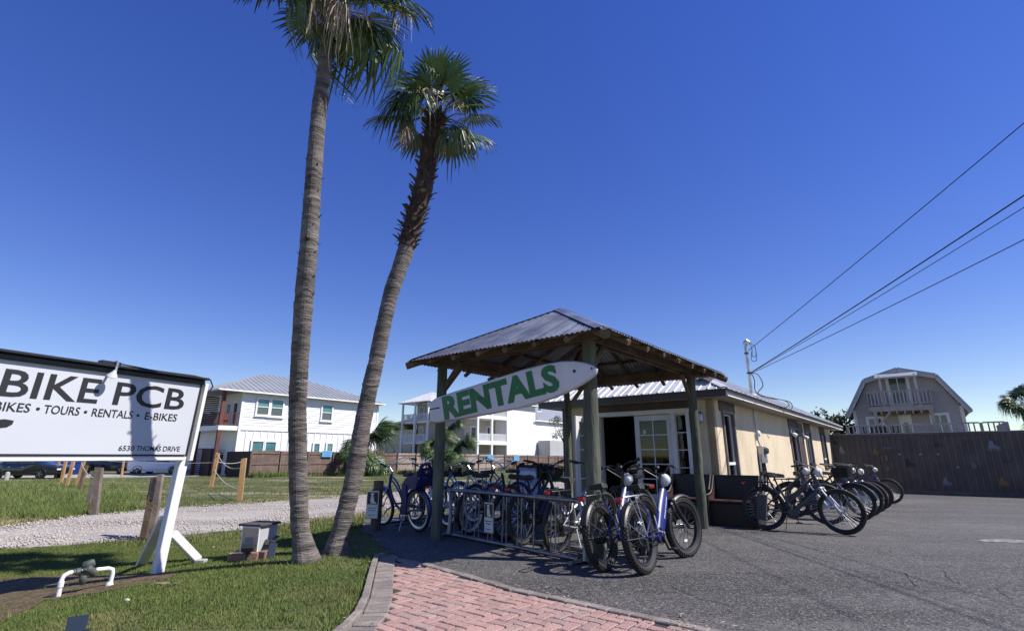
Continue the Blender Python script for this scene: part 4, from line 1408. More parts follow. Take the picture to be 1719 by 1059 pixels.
# scales of old leaf bases on the upper trunk
boot_me = []
for i in range(4):
    rr = random.Random(i)
    m = MB()
    w0, L_ = rr.uniform(.028,.04), rr.uniform(.07,.13)
    pts = [(0,.0),(.016,.04),(.040,.075),(.062,.11)]
    for k in range(4):
        t = k/3; x, z = .022*t + .035*t*t, L_*t
        ww = w0*(1-.55*t)
        m.v += [(x, -ww, z), (x+.012*(1-t), 0, z+.004), (x, ww, z)]
    for k in range(3):
        for j in range(2): m.f.append((3*k+j, 3*k+j+1, 3*k+4+j, 3*k+3+j))
    boot_me.append(m.mesh('leaf_base', 'boot', fix=False))
def boots(par, pts, rs, i0, i1, n, seed, smin=.7, smax=1.4, bend=0):
    rr = random.Random(seed)
    for k in range(n):
        f = i0 + (i1 - i0) * (k + rr.random()) / n
        i = min(int(f), len(pts)-2); t = f - i
        P = pts[i].lerp(pts[i+1], t); r = rs[i] + (rs[i+1]-rs[i])*t
        a = k * 2.4 + rr.uniform(-.3,.3)
        s = rr.uniform(smin, smax)
        ti = rr.uniform(.05,.5) + bend
        link('leaf_base', rr.choice(boot_me), par, T(P.x + (r-.012)*math.cos(a), P.y + (r-.012)*math.sin(a), P.z) @ RZ(a) @ RY(ti) @ Matrix.Diagonal((s,s,s,1)))
L1 = [P - B1 for P in P1]
boots(palm1, L1, r1, 5.0, 7.3, 34, 4, .35, .6)
boots(palm1, L1, r1, 9.8, 11, 24, 5, .9, 1.6, .3)
bpy.context.view_layer.update()

# --- leaning palm on the right
B2 = gp(563, 930)
pp2 = [(561,936,40,7.03),(567,905,33,7.03),(574,880,31,7.03),(594,800,30,7.03),(611,700,28,7.02),(633,600,26,7.0),(655,500,26,6.98),(683,415,29,6.96),(694,372,31,6.96),(707,330,31,6.95),(718,275,30,6.95),(727,230,31,6.95),(733,198,28,6.95)]
P2 = [at(x, y, Y) for x, y, _, Y in pp2]
r2 = [w_ / 2 * zc_(P) / FPX for (_, _, w_, _), P in zip(pp2, P2)]
palm2 = empty('fan_palm', B2, 0, 'shorter fan palm leaning right with shaggy brown upper trunk, the right one of the pair', 'palm tree', 'pair of fan palms on the lawn')
L2 = [P - B2 for P in P2]
trunk(palm2, L2[:9], r2[:8] + [r2[8]*.7], seed=5)
trunk(palm2, L2[7:], [r * 1.02 for r in r2[7:]], seed=6, mt='trunk_brown', flare=False)
boots(palm2, L2, [r * .95 for r in r2], 6.95, 8.4, 90, 7, .5, 1.15, .35)
boots(palm2, L2, [r * .93 for r in r2], 8.0, 11.9, 190, 8, .55, 1.15, .1)
boots(palm2, L2, [r * .93 for r in r2], 11.2, 12, 30, 9, .9, 1.5, .1)
C2 = L2[-1]
u1 = zc_(P2[-1]) / FPX
H2 = lambda dx, dy, dep=0: C2 + Vector((dx*u1, dep, -dy*u1/1.02))
fr2 = [((50,-48,.05), (.75,-.1,.45), (-.25,-.85,.45), .46, FAN[0]), ((22,-42,-.35), (.35,-.4,.55), (-.1,-.85,.5), .44, FANB[0]),
       ((-42,-40,-.1), (-.7,-.3,.15), (.1,-.75,.65), .48, FAND[0]), ((-60,2,-.1), (-1,-.1,-.05), (-.1,-.55,.85), .50, FAN[1]),
       ((50,28,.0), (.85,-.1,-.35), (-.1,-.6,.75), .48, FAN[2]), ((46,-8,-.2), (.8,-.3,-.1), (0,-.6,.8), .42, FANB[1]),
       ((-12,-62,.1), (-.3,0,.8), (.1,-.8,.5), .46, FAND[1]), ((12,-70,.35), (.2,.4,.8), (0,-.9,.3), .44, FAN[1]), ((-30,-55,.4), (-.5,.5,.5), (.3,-.4,.8), .46, FAN[0]),
       ((-20,-10,-.45), (-.4,-.8,-.3), (0,-.5,.8), .38, FAND[2]), ((20,10,.5), (.4,.8,-.1), (0,0,1), .45, FAN[2]), ((-35,5,.4), (-.6,.7,-.1), (0,0,1), .45, FAN[1]),
       ((30,-62,.1), (.45,0,.75), (-.2,-.85,.4), .46, FAN[2]), ((-48,-18,-.2), (-.8,-.3,.05), (.05,-.6,.8), .44, FAND[2]), ((34,34,-.25), (.6,-.5,-.5), (.2,-.7,.6), .40, FAND[1]), ((-22,-68,.2), (-.4,.2,.8), (.2,-.8,.5), .44, FAN[2]),
       ((40,-20,-.35), (.6,-.55,.1), (0,-.7,.7), .44, FANB[0]), ((-28,-28,-.4), (-.4,-.7,.2), (.1,-.7,.7), .44, FANB[1]), ((-40,-58,.0), (-.6,0,.5), (.3,-.75,.6), .44, FAN[0]), ((2,-60,-.25), (0,-.4,.8), (0,-.9,.4), .44, FANB[1]),
       ((58,-30,.3), (.8,.4,.2), (-.3,-.5,.8), .44, FAN[0]), ((-5,-35,-.3), (-.1,-.6,.6), (0,-.8,.5), .40, FAND[0])]
for (o3, x, z, s, me) in fr2:
    s *= 1.16
    frond(palm2, C2 + Vector((0,0,rpm.uniform(-.2,.1))), H2(*o3), x, z, s, me)
for i, (dx, dy, dep, s, th) in enumerate(((-54,18,-.1,.62,0),(-48,24,-.15,.58,0),(14,42,-.15,.50,0),(20,48,-.1,.42,0),(50,28,-.15,.45,0),(56,34,-.1,.38,0),(40,-14,-.3,.42,1),(45,-8,-.3,.36,1),
                                             (-30,-38,-.3,.30,1),(-12,-30,-.35,.34,1),(-5,-24,-.35,.30,1),(60,46,-.05,.32,1),(-58,-30,-.1,.30,1))):
    dead(palm2, C2 + Vector((0,0,-.1)), H2(dx, dy, dep), s, i, rpm.uniform(0,6), rpm.uniform(-.15,.15), THREAD[i % 2] if th else None)

# ------------------------------------------------------------------ short bushy palms beyond the field, and the palm at the right edge
def bush_palm(px, py_base, py_top, wpx, label, seed, trunk_h=.35, Yd=None, mesh=None, group=None):
    rr = random.Random(seed)
    B = gp(px, py_base)
    if Yd: B = at(px, HZ + 5, Yd); B.z = zt(B.x, B.y)
    k = zc_(B) / FPX
    Ht = (py_base - py_top) * k; Rr = wpx * k / 2
    o = empty('cabbage_palm', B, 0, label, 'palm tree', group)
    hz = Ht * trunk_h
    m = MB().tube([(0,0,-.1),(.05,0,hz*.5),(0,.05,hz)], [Rr*.16,Rr*.14,Rr*.15], 10)
    m.build('trunk', 'trunk_brown', o, smooth=True)
    C = Vector((0,0,hz))
    n = 46
    for i in range(n):
        el = R(-45 + 130 * ((i * .618) % 1)); az = i * 2.39996 + rr.uniform(-.3,.3)
        d = Vector((math.cos(az)*math.cos(el), math.sin(az)*math.cos(el), math.sin(el)))
        Lp = (.55 + .1*rr.random())
        hub = C + Vector((d.x*Rr, d.y*Rr, d.z*(Ht-hz))) * Lp
        x = Vector((d.x, d.y, d.z - .45)); z = Vector((-d.x*d.z, -d.y*d.z, 1.0 - d.z*d.z + .2))
        link('frond', rr.choice(FAND + FAN), o, basis(x, z, hub, Rr*.52))
    for i in range(10):
        az = rr.uniform(0,6.28)
        link('dead_frond', rr.choice(DEAD), o, T(math.cos(az)*Rr*.4, math.sin(az)*Rr*.4, hz*1.1) @ Matrix.Diagonal((Rr*.55,)*3 + (1,)))
    return o

# ------------------------------------------------------------------ roadside business sign on the left
SP = gp(273, 962)
dS = Vector((-.424, -.906, 0))                   # along the sign, from the right post towards us
sgn = empty('business_sign', SP, math.atan2(-dS.y, -dS.x), 'large white framed business sign on white posts with black lettering, at the left edge', 'sign')
# local x runs from left (near) to right (far); the right post is x = 0; front is -y
zb, zt1 = 1.17 - SP.z, 2.145 - SP.z
LEAN = .055                                        # the panel and letters lean a little
SHL = 3.05
def lean(m): return m.xform(Matrix(((1,0,LEAN,-LEAN*zb),(0,1,0,0),(0,0,1,0),(0,0,0,1))))
lean(MB().cbox((-SHL/2 + .02, 0, (zb+zt1)/2), (SHL + .0, .05, zt1-zb), .004)).build('panel', 'sign_white', sgn)
fr = MB()
fr.cbox((-SHL/2 + .02, -.015, zt1 - .015), (SHL + .06, .10, .055), .01)
lean(fr).build('top_rail', 'black_metal', sgn)
lean(MB().cbox((-SHL/2 + .02, -.035, zt1 + .03), (SHL + .10, .16, .03), .008)).build('rain_cap', 'black_metal', sgn)
lean(MB().box((.025, -.027, (zb+zt1)/2), (.022, .012, zt1-zb-.06))).build('frame_edge', 'sign_black', sgn)
lean(MB().box((-SHL/2 + .015, -.027, zb + .045), (SHL - .02, .012, .020))).build('frame_edge', 'sign_black', sgn)
lean(MB().cbox((-SHL/2 + .02, .0, zb - .002), (SHL, .07, .03), .006)).build('bottom_rail', 'white_wood', sgn)
# posts with kick braces
for x in (.055, -SHL + .25):
    lean(MB().cbox((x, .075, (zt1-.02-.15)/2 - .05), (.105, .10, zt1 + .05), .006)).build('post', 'white_wood', sgn)
lean(MB().cbox((.10, .0, (zb+zt1)/2 - .02), (.045, .07, zt1-zb), .004)).build('edge_trim', 'white_wood', sgn)
Wi = (T(*SP) @ RZ(math.atan2(-dS.y, -dS.x))).inverted()
fa, fb = Wi @ gp(236, 950), Wi @ gp(332, 944)
MB().bar(fa + Vector((0,0,.0)), Vector((.0,.13,.62)), .045, .13, (1,0,0), .006).build('brace', 'white_wood', sgn)
MB().bar(fb + Vector((0,0,.03)), Vector((.09,.075,.42)), .06, .10, (0,0,1), .006).build('brace', 'white_wood', sgn)
# lettering: position by distance along the sign
def stext(body, s_left, s_right, z0, h, bold, shear=0.0, sp=1.0):
    me, wd = text_mesh(body, 'sign_black', h=h, w=(s_left - s_right), depth=.003, bold=bold, shear=shear, space=sp)
    me.transform(Matrix(((1,0,LEAN,-LEAN*(zb - z0)),(0,1,0,0),(0,0,1,0),(0,0,0,1))) @ T(0,0,0))
    return link('lettering', me, sgn, T(-s_left + .0, -.0255, z0))
def s_at(px, py):                                  # how far along the sign a photo pixel lies
    d = ray(px, py); nx_, ny_ = -dS.y, dS.x
    t = (SP.x*nx_ + SP.y*ny_) / (d.x*nx_ + d.y*ny_)
    q = Vector((d.x*t, d.y*t, 0)) - Vector((SP.x, SP.y, 0))
    return q.dot(dS)
def sword(body, xl, yl, xr, yr, z0, h, bold):
    stext(body, s_at(xl, yl), s_at(xr, yr), z0 - SP.z, h, bold)
sword('BIKE', -14, 660, 154, 676, 1.757, .262, .014)
sword('PCB', 180, 678, 300, 687, 1.757, .262, .014)
for wd_, xl, xr in (('BIKES',-20,41),('\u2022',50,56),('TOURS',64,125),('\u2022',132,138),('RENTALS',146,215),('\u2022',222,228),('E-BIKES',236,290)):
    if wd_ == '\u2022':
        sc_ = (s_at(xl,697)+s_at(xr,697))/2
        MB().lathe([(.016,0),(.016,.003)], 12, T(-sc_ + .028, -.0255, 1.660-SP.z) @ RX(R(90))).build('lettering', 'sign_black', sgn)
    else: sword(wd_, xl, 690 + xl*.06, xr, 690 + xr*.06, 1.618, .088, .010)
for wd_, xl, xr in (('6530',195,221),('THOMAS',225,266),('DRIVE',270,298)): sword(wd_, xl, 756, xr, 758, 1.262, .058, .008)
# the tail end of the black emblem that shows at the picture's edge
em = [(-2.30,1.50),(-2.12,1.56),(-1.98,1.53),(-1.90,1.545),(-1.83,1.535),(-1.835,1.50),(-1.87,1.47),(-1.95,1.455),(-2.10,1.41),(-2.25,1.40)]
ex_ = -s_at(17, 722) + 1.83
MB().prism([(x + ex_, z - SP.z) for x, z in em], .003, T(0,-.027,0)).build('emblem', 'sign_black', sgn)
# sign spotlight on the cap
xs_ = -s_at(176, 606)
m = MB().cbox((xs_ - .02, -.03, zt1 + .065), (.20, .09, .04), .008)
lean(m).build('lamp_box', 'black_metal', sgn)
lean(MB().tube([(xs_+.03,-.05,zt1+.09),(xs_+.02,-.11,zt1+.07),(xs_-.01,-.17,zt1-.03)], .014, 7)).build('lamp_arm', 'alu_dull', sgn, smooth=True)
lean(MB().lathe([(.014,.0),(.024,-.024),(.048,-.058),(.052,-.07),(.04,-.08)], 14, T(xs_-.02,-.18,zt1-.03) @ RX(R(28)))).build('lamp_head', 'lamp_white', sgn, smooth=True)
lean(MB().tube([(xs_+.08,-.05,zt1+.07),(xs_+.4,-.06,zt1+.05),(xs_+.95,-.06,zt1+.055),(.12,-.05,zt1+.03),(.17,-.05,zt1-.05),(.14,-.02,zt1-.14)], .009, 6)).build('lamp_cable', 'black_rubber', sgn, smooth=True)

# ------------------------------------------------------------------ backflow pipe
p0, p1 = gp(97, 1003), gp(183, 984)
d = p1 - p0
bf = empty('backflow_preventer', p0, math.atan2(d.y, d.x), 'white plastic pipe arch with grey-green backflow valve standing in the mulch', 'pipe')
Lb = Vector((d.x, d.y, 0)).length
m = MB().tube([(0,0,-.05),(0,0,.17),(.015,0,.205),(.05,0,.222),(.17,0,.225)], .021, 10)
m.lathe([(.028,.10),(.028,.15)], 10)
m.build('riser', 'pvc', bf, smooth=True)
m = MB().tube([(Lb,0,-.05),(Lb+.01,0,.15),(Lb,0,.195),(Lb-.035,0,.21),(Lb-.15,0,.215)], .021, 10)
m.lathe([(.036,0),(.04,.03),(.028,.06)], 10, T(Lb,0,.01))
m.build('riser', 'pvc', bf, smooth=True)
v = MB().tube([(.16,0,.225),(Lb-.14,0,.217)], .019, 9)
for x, r in ((.24,.028),(.30,.036),(.44,.036),(.5,.028)): v.lathe([(r,-.02),(r,.02)], 8, T(Lb*x/.74*.72,0,.222) @ RY(R(90)))
v.build('valve_body', 'valve', bf, smooth=True)
for (c, ang, r, L_) in (((Lb*.44,-.01,.20), 35, .036, .12), ((Lb*.53,-.02,.215), -50, .040, .13), ((Lb*.48,.0,.28), 70, .042, .10), ((Lb*.42,0,.14), -10, .034, .10)):
    MB().lathe([(r*.7,-L_/2),(r,-L_/2+.015),(r,L_/2-.015),(r*.7,L_/2)], 10, T(*c) @ RY(R(ang)) @ RX(R(20))).build('valve_cap', 'valve', bf, smooth=True)
MB().bar((Lb*.36,-.03,.245), (Lb*.36,-.10,.25), .02, .008).build('valve_lever', 'valve', bf)

# ------------------------------------------------------------------ utility cabinet with bricks and spotlights around its foot
cb = gp(432, 934)
kx = zc_(cb) / FPX
cab = empty('utility_pedestal', cb, R(-18), 'small beige utility pedestal with flat grey lid standing on the lawn', 'utility box')
hC = .40
m = MB()
def tap(x0, x1, y0, y1, x2, x3, y2, y3, z0, z1):
    return [(x0,y0,z0),(x1,y0,z0),(x1,y1,z0),(x0,y1,z0),(x2,y2,z1),(x3,y2,z1),(x3,y3,z1),(x2,y3,z1)]
BXF = ((0,3,2,1),(4,5,6,7),(0,1,5,4),(1,2,6,5),(2,3,7,6),(3,0,4,7))
MB().add(tap(-.13,.13,-.16,.16,-.125,.125,-.16,.16,-.05,hC-.02), BXF).build('cabinet', 'trim_grey', cab)
MB().box((.005,-.163,.20), (.235,.006,.34)).build('front_panel', 'tan_panel', cab)
MB().box((.005,-.168,.165), (.235,.004,.006)).build('panel_groove', 'taupe_trim', cab)
for x in (-.122,.132): MB().box((x,-.168,.2), (.02,.014,.37)).build('frame', 'white_wood', cab)
MB().box((.005,-.168,.375), (.25,.0142,.018)).build('frame', 'white_wood', cab)
MB().cbox((-.02,.0,hC), (.36,.36,.03), .006).build('lid', 'dark_cover', cab)
for i, (x, y, rz, l_) in enumerate(((.04,-.27,.1,'front'),(-.10,-.26,-.2,''),(.19,-.18,1.4,''),(-.22,-.12,1.3,''),(-.24,.06,1.6,''))):
    P = cb + Vector((x, y, 0)); 
    o = MB().cbox((0,0,.045), (.19,.09,.10), .008).build('brick', 'block_brick')
    o.location = (P.x, P.y, zt(P.x,P.y)); o.rotation_euler = (0,0,rz)
    tag(o, ('loose red brick in front of the utility pedestal','loose red brick at the front left corner of the utility pedestal','loose red brick at the right side of the utility pedestal','loose red brick left of the utility pedestal near its front','loose red brick left of the utility pedestal towards its back')[i], 'brick', 'bricks around the pedestal')
def spot(loc, rz, tilt, label, group='garden spotlights', s=1.0):
    o = empty('garden_spotlight', loc, rz, label, 'lamp', group)
    o.scale = (s, s, s)
    MB().tube([(0,0,-.03),(0,0,.14)], .014, 7).build('stake', 'black_plastic', o, smooth=True)
    h = MB().cbox((0,-.01,.0), (.15,.10,.075), .012).build('lamp_head', 'black_plastic', o)
    h.matrix_local = T(0,0,.17) @ RX(tilt)
    f = MB().box((0,-.0605,0), (.125,.004,.055)).build('lens', 'dark_glass', h)
    MB().cbox((0,.03,.055), (.10,.008,.12), .003, (R(-35),0,0)).build('solar_panel', 'dark_glass', h)
    return o
def on(px, py): return gp(px, py)
spot(on(413, 942), R(20), R(25), 'black garden spotlight in front of the pedestal on its left', s=.95)
spot(on(452, 934), R(-40), R(-15), 'black garden spotlight in front of the pedestal on its right', s=.95)
spot(on(112, 1128), R(35), R(10), 'black garden spotlight poking up at the bottom edge of the lawn', s=1.0)
o = MB().cbox((0,0,.09), (.105,.012,.17), .004, (R(-12),0,0)).build('solar_panel', 'dim_glass'); o.location = on(455, 937); o.rotation_euler = (0,0,R(-12))
tag(o, 'small framed solar panel leaning by the pedestal', 'solar panel')
# litter on the lawn
for i, (px, py, w_, mt, lb) in enumerate(((212,1009,.05,'paper_white','crumpled scrap of white paper on the lawn'),(358,919,.03,'paper_white','tiny white scrap on the grass behind the sign brace'))):
    P = gp(px, py); m = MB().sphere((0,0,.012), w_*.5, 7, 4, (1,.7,.5)); m.v = [(x+rnd.uniform(-.004,.004), y+rnd.uniform(-.004,.004), z+rnd.uniform(-.004,.004)) for x,y,z in m.v]
    o = m.build('paper_scrap', mt); o.location = P; tag(o, lb, 'litter')
for i, (px, py, rz, lb) in enumerate(((262,984,.3,'long pale dead leaf lying on the lawn'),(285,986,1.2,'short curled brown leaf on the lawn'))):
    m = MB()
    for k in range(6):
        t = k/5; m.v += [(-.12+.24*t, -.016*math.sin(t*3.1), .03+.01*math.sin(t*5)), (-.12+.24*t, .016*math.sin(t*3.1), .035)]
    m.f = [(2*k,2*k+2,2*k+3,2*k+1) for k in range(5)]
    o = m.build('fallen_leaf', 'frond_dead' if i == 0 else 'boot', fix=False); o.location = gp(px, py); o.rotation_euler = (0,0,rz); tag(o, lb, 'leaf')

# concrete foot by the sign brace
o = MB().cbox((0,0,.02), (.13,.09,.06), .01).build('concrete_block', 'concrete'); o.location = gp(337, 945); tag(o, 'small concrete block at the foot of the sign brace', 'block')

# ------------------------------------------------------------------ timber posts, rope fence
def timber(pxb, pyb, pxt, pyt, w_, mt, label, group, dY=0, cap=None, d_=None):
    B = gp(pxb, pyb)
    Tt = at(pxt, pyt, B.y + dY)
    o = empty('timber_post', B, 0, label, 'post', group)
    v = Tt - B
    m = MB(); n = 6; r = []
    q = random.Random(pxb)
    x = Vector((1,.25,0)).normalized() * w_ / 2; y = Vector((-.25,1,0)).normalized() * (d_ or w_) / 2
    for k in range(n):
        c = v * (k/(n-1)) - (Vector((0,0,.08)) if k == 0 else Vector((0,0,0)))
        for sx, sy in ((-1,-1),(1,-1),(1,1),(-1,1)):
            m.v.append(tuple(c + x*sx*q.uniform(.93,1.05) + y*sy*q.uniform(.93,1.05) + (Vector((0,0,q.uniform(-.02,.02))) if k == n-1 else Vector((0,0,0)))))
    for k in range(n-1):
        for j in range(4): m.f.append((4*k+j, 4*k+(j+1)%4, 4*k+4+(j+1)%4, 4*k+4+j))
    m.f += [(3,2,1,0), (4*n-4,4*n-3,4*n-2,4*n-1)]
    m.build('post_shaft', mt, o)
    return o, Tt
t1, T1 = timber(241, 904, 263, 799, .115, 'old_wood', 'weathered brown timber post with dark band, left of a pair behind the sign', 'old timber posts')
MB().bar((T1-t1.location)*.62, (T1-t1.location)*.97, .125, .125, (0,1,0)).build('sleeve', 'dark_cover', t1)
timber(254, 907, 270, 797, .085, 'grey_wood', 'weathered grey timber post, right one of the pair behind the sign', 'old timber posts', d_=.12)
ta, TA = timber(158, 865, 167, 784, .15, 'grey_wood', 'thick grey timber post beyond the gravel, nearest of the leaning row', 'old timber posts')
timber(148, 848, 159, 792, .12, 'grey_wood', 'grey timber post just behind the thick one', 'old timber posts')
timber(133, 822, 145, 781, .15, 'old_wood', 'dark brown timber post behind the grey pair', 'old timber posts')
for i, (xb, yb, xt, yt, lb) in enumerate(((129,816,142,770,'yellow timber post under the sign, first from the right'),(112,815,125,768,'yellow timber post under the sign, second from the right'),
                         (102,811,112,768,'yellow timber post under the sign, third from the right'),(92,803,101,768,'yellow timber post under the sign, farthest left'))):
    timber(xb, yb, xt, yt, .13, 'new_wood', lb, 'new timber posts under the sign')
timber(204, 800, 209, 765, .11, 'new_wood', 'single yellow timber post in front of the white van', 'new timber posts')
r1_, RT1 = timber(354, 818, 366, 760, .16, 'new_wood', 'left yellow timber post of the rope fence', 'rope fence posts')
r2_, RT2 = timber(402, 840, 410, 769, .16, 'new_wood', 'right yellow timber post of the rope fence', 'rope fence posts')
r3_, RT3 = timber(419, 797, 424, 755, .16, 'new_wood', 'yellow corner post at the start of the picket fence', 'rope fence posts')
def rope(p, q, sag, label, r=.018):
    pts = []
    for k in range(17):
        t = k/16; a = Vector(p).lerp(Vector(q), t); a.z -= sag*4*t*(1-t); pts.append(a)
    o = MB().tube(pts, r, 6).build('rope', 'rope', smooth=True)
    tag(o, label, 'rope', 'ropes of the field fence')
b1, b2 = r1_.location, r2_.location
rope(b1.lerp(RT1,.96), b2.lerp(RT2,.80), .30, 'upper sagging rope between the two rope fence posts')
rope(b1.lerp(RT1,.50), b2.lerp(RT2,.25), .18, 'lower sagging rope between the two rope fence posts')
rope(b1.lerp(RT1,.75), r3_.location.lerp(RT3,.75), .30, 'rope running back from the left rope fence post')
Lft = at(140, 770, 32); rope(Lft, b1.lerp(RT1,.72), .12, 'taut pale rope running left from the rope fence past the sign')
rope(TA - Vector((0,0,.3)), at(137, 777, TA.y + 6), .12, 'white rope slung between the leaning timber posts', .012)
# small dark bollards by the parked sedan
for px, py, lb in ((10, 806, 'short grey rounded bollard in front of the dark sedan'),):
    B = gp(px, py); o = MB().lathe([(.13,0),(.13,.42),(.11,.50),(.05,.54)], 12).build('bollard', 'concrete', smooth=True); o.location = B; tag(o, lb, 'bollard')

# ------------------------------------------------------------------ generic house pieces (local frame: x along m, y along d)
def wpart(par, c, u, n, w, h, frame='house_white', pane='sky_tint_glass', bars=(1,1), fr=.09, dep=.05, name='window', sill=True):
    """window on a wall: centre c, horizontal unit u, outward unit n"""
    c, u, n = Vector(c), Vector(u), Vector(n)
    Mw = Matrix(((u.x, n.x, 0, c.x), (u.y, n.y, 0, c.y), (0, 0, 1, c.z), (0, 0, 0, 1)))
    f = MB()
    for x in (-w/2 + fr/2, w/2 - fr/2): f.box((x, dep/2, 0), (fr, dep, h))
    for z in (-h/2 + fr/2, h/2 - fr/2): f.box((0, dep/2, z), (w - 2*fr, dep*.98, fr))
    nx, nz = bars
    for i in range(1, nx): f.box((-w/2 + w*i/nx, dep*.4, 0), (.05, dep*.7, h - 2*fr))
    for j in range(1, nz): f.box((0, dep*.4, -h/2 + h*j/nz), (w - 2*fr, dep*.68, .06))
    f.xform(Mw)
    o = f.build(name, frame, par)
    for i in range(nx):
        for j in range(nz):
            MB().box((-w/2 + w*(i+.5)/nx, .012, -h/2 + h*(j+.5)/nz), (w/nx - .02, .012, h/nz - .02)).xform(Mw).build('pane', pane if (j == nz-1 or pane != 'sky_tint_glass') else 'dim_glass', o)  # top panes get the painted sky reflection, lower ones stay dim
    if sill: MB().box((0, dep*.8, -h/2 - .03), (w + .1, dep*1.6, .06)).xform(Mw).build('sill', frame, o)
    return o
def siding(par, p0, u, n, L, z0, z1, step, mt, name='siding', vert=False, top=None):
    """lapped boards (or vertical battens) standing proud of a wall, joined into one part"""
    p0, u, n = Vector(p0), Vector(u), Vector(n)
    m = MB()
    if vert:
        k = int(L / step)
        for i in range(k + 1):
            c = p0 + u * (L*i/k)
            m.box(c + n*.015 + Vector((0,0,(z0+z1)/2)), (.06,.06,z1-z0), Matrix(((u.x,n.x,0),(u.y,n.y,0),(0,0,1))))
    else:
        z = z0
        while z < z1 - .02:
            zz = min(z + step, z1)
            a, b = 0.0, L
            if top: a, b = top(z + step*.5)
            if b - a > .05:
                A, B = p0 + u*a, p0 + u*b
                m.add([A + n*.045 + Vector((0,0,z)), B + n*.045 + Vector((0,0,z)), B + n*.008 + Vector((0,0,zz)), A + n*.008 + Vector((0,0,zz)), A + Vector((0,0,z)), B + Vector((0,0,z))], ((0,1,2,3),(0,4,5,1)))
            z = zz
    return m.build(name, mt, par, fix=False, kind='stuff')
def railing(par, p0, p1, z, h, mt, step=.13, name='railing', bw=.035):
    p0, p1 = Vector((*p0, 0)), Vector((*p1, 0))
    o = MB().bar(p0 + Vector((0,0,z+h)), p1 + Vector((0,0,z+h)), .09, .06).build(name, mt, par)
    MB().bar(p0 + Vector((0,0,z+.10)), p1 + Vector((0,0,z+.10)), .06, .06).build('bottom_rail', mt, o)
    L = (p1 - p0).length; n = int(L / step); m = MB()
    for i in range(1, n):
        q = p0.lerp(p1, i/n); m.box(q + Vector((0,0,z + h/2 + .06)), (bw, bw, h - .12))
    m.build('balusters', mt, o, kind='stuff')
    return o
def hip(par, x0, x1, y0, y1, ze, zr, mt, name='roof', th=.12, rib=0, fas='house_white'):
    w, l = x1-x0, y1-y0
    r = min(w, l)/2
    if l >= w: A, B = ((x0+x1)/2, y0+r, zr), ((x0+x1)/2, y1-r, zr)
    else: A, B = (x0+r, (y0+y1)/2, zr), (x1-r, (y0+y1)/2, zr)
    c = [(x0,y0,ze),(x1,y0,ze),(x1,y1,ze),(x0,y1,ze)]
    m = MB()
    if l >= w: m.add(c + [A, B], ((0,1,4),(1,2,5,4),(2,3,5),(3,0,4,5),(3,2,1,0)))
    else: m.add(c + [A, B], ((0,1,5,4),(1,2,5),(2,3,4,5),(3,0,4),(3,2,1,0)))
    o = m.build(name, mt, par)
    f = MB()
    for p, q in zip(c, c[1:] + c[:1]):
        f.bar(Vector(p) + Vector((0,0,-th/2)), Vector(q) + Vector((0,0,-th/2)), .10, th)
    f.build('gutter', fas, o)
    if rib:
        g = MB()
        def ribs(e0, e1, top):
            e0, e1 = Vector(e0), Vector(e1); L = (e1-e0).length; n = int(L/rib)
            for i in range(1, n):
                p = e0.lerp(e1, i/n); q = top(i/n, p)
                if q is not None and (q-p).length > .2: g.bar(p + Vector((0,0,.02)), q + Vector((0,0,.02)), .04, .04)
        def mk(e0, e1):
            def top(t, p):
                L = (Vector(e1)-Vector(e0)).length; d = min(t*L, (1-t)*L, r)
                inw = Vector((((x0+x1)/2)-p.x if abs(e0[0]-e1[0]) < .01 else 0, ((y0+y1)/2)-p.y if abs(e0[1]-e1[1]) < .01 else 0, 0)).normalized()
                return p + inw*d + Vector((0,0,(zr-ze)*d/r))
            return top
        for p, q in zip(c, c[1:] + c[:1]): ribs(p, q, mk(p, q))
        g.build('roof_ribs', mt, o, fix=False, kind='stuff')
    return o

# ------------------------------------------------------------------ white two-storey house beyond the field
HA = -44.5
hb0, _ = ona(404, 700, HA); hb1, _ = ona(633, 700, HA); hbp, _ = ona(369, 700, HA)
zE = ona(410, 657, HA)[1]
G0 = -.45
zF2 = ona(404, 715, HA)[1]        # porch floor level of the upper storey
house = empty('white_house', gl(HA, hb0, G0), -TH, 'white two-storey house with grey metal hip roof and red-brown corner porch', 'house')
hy1 = hb1 - hb0; hyp = hbp - hb0           # local y of the far end and of the porch corner (negative)
D = 11.0                                    # depth of the house (to -x)
zE -= G0; zF2 -= G0
def HL(px, py):
    b, z = ona(px, py, HA); return b - hb0, z - G0
MB().box((-D/2, hy1/2, zE/2), (D, hy1, zE)).build('wall', 'house_white', house)
siding(house, (0,0,0), (0,1,0), (1,0,0), hy1, zF2 - .1, zE - .05, .22, 'house_white')
siding(house, (0,0,0), (0,1,0), (1,0,0), hy1, 0, zF2 - .25, .6, 'house_white', 'batten_siding', vert=True)
MB().box((.03, hy1/2, zF2 - .2), (.08, hy1, .22)).build('belt_board', 'house_white', house)
for y in (0, hy1): MB().box((.03, y, zE/2), (.09, .2, zE)).build('corner_board', 'house_white', house)
hip(house, -D - .6, .6, hyp - .6, hy1 + .5, zE + .02, zE + 2.45, 'grey_roof', rib=.5)
for (xl, yt, xr, yb) in ((434,669,450,697),(455,670,471,699),(542,679,554,706)):
    y0, z1 = HL(xl, yt); y1, z0 = HL(xr, yb)
    wpart(house, (0.045, (y0+y1)/2, (z0+z1)/2), (0,1,0), (1,0,0), (y1-y0)+.35, abs(z1-z0)+.2, bars=(1,2), fr=.14, dep=.09)
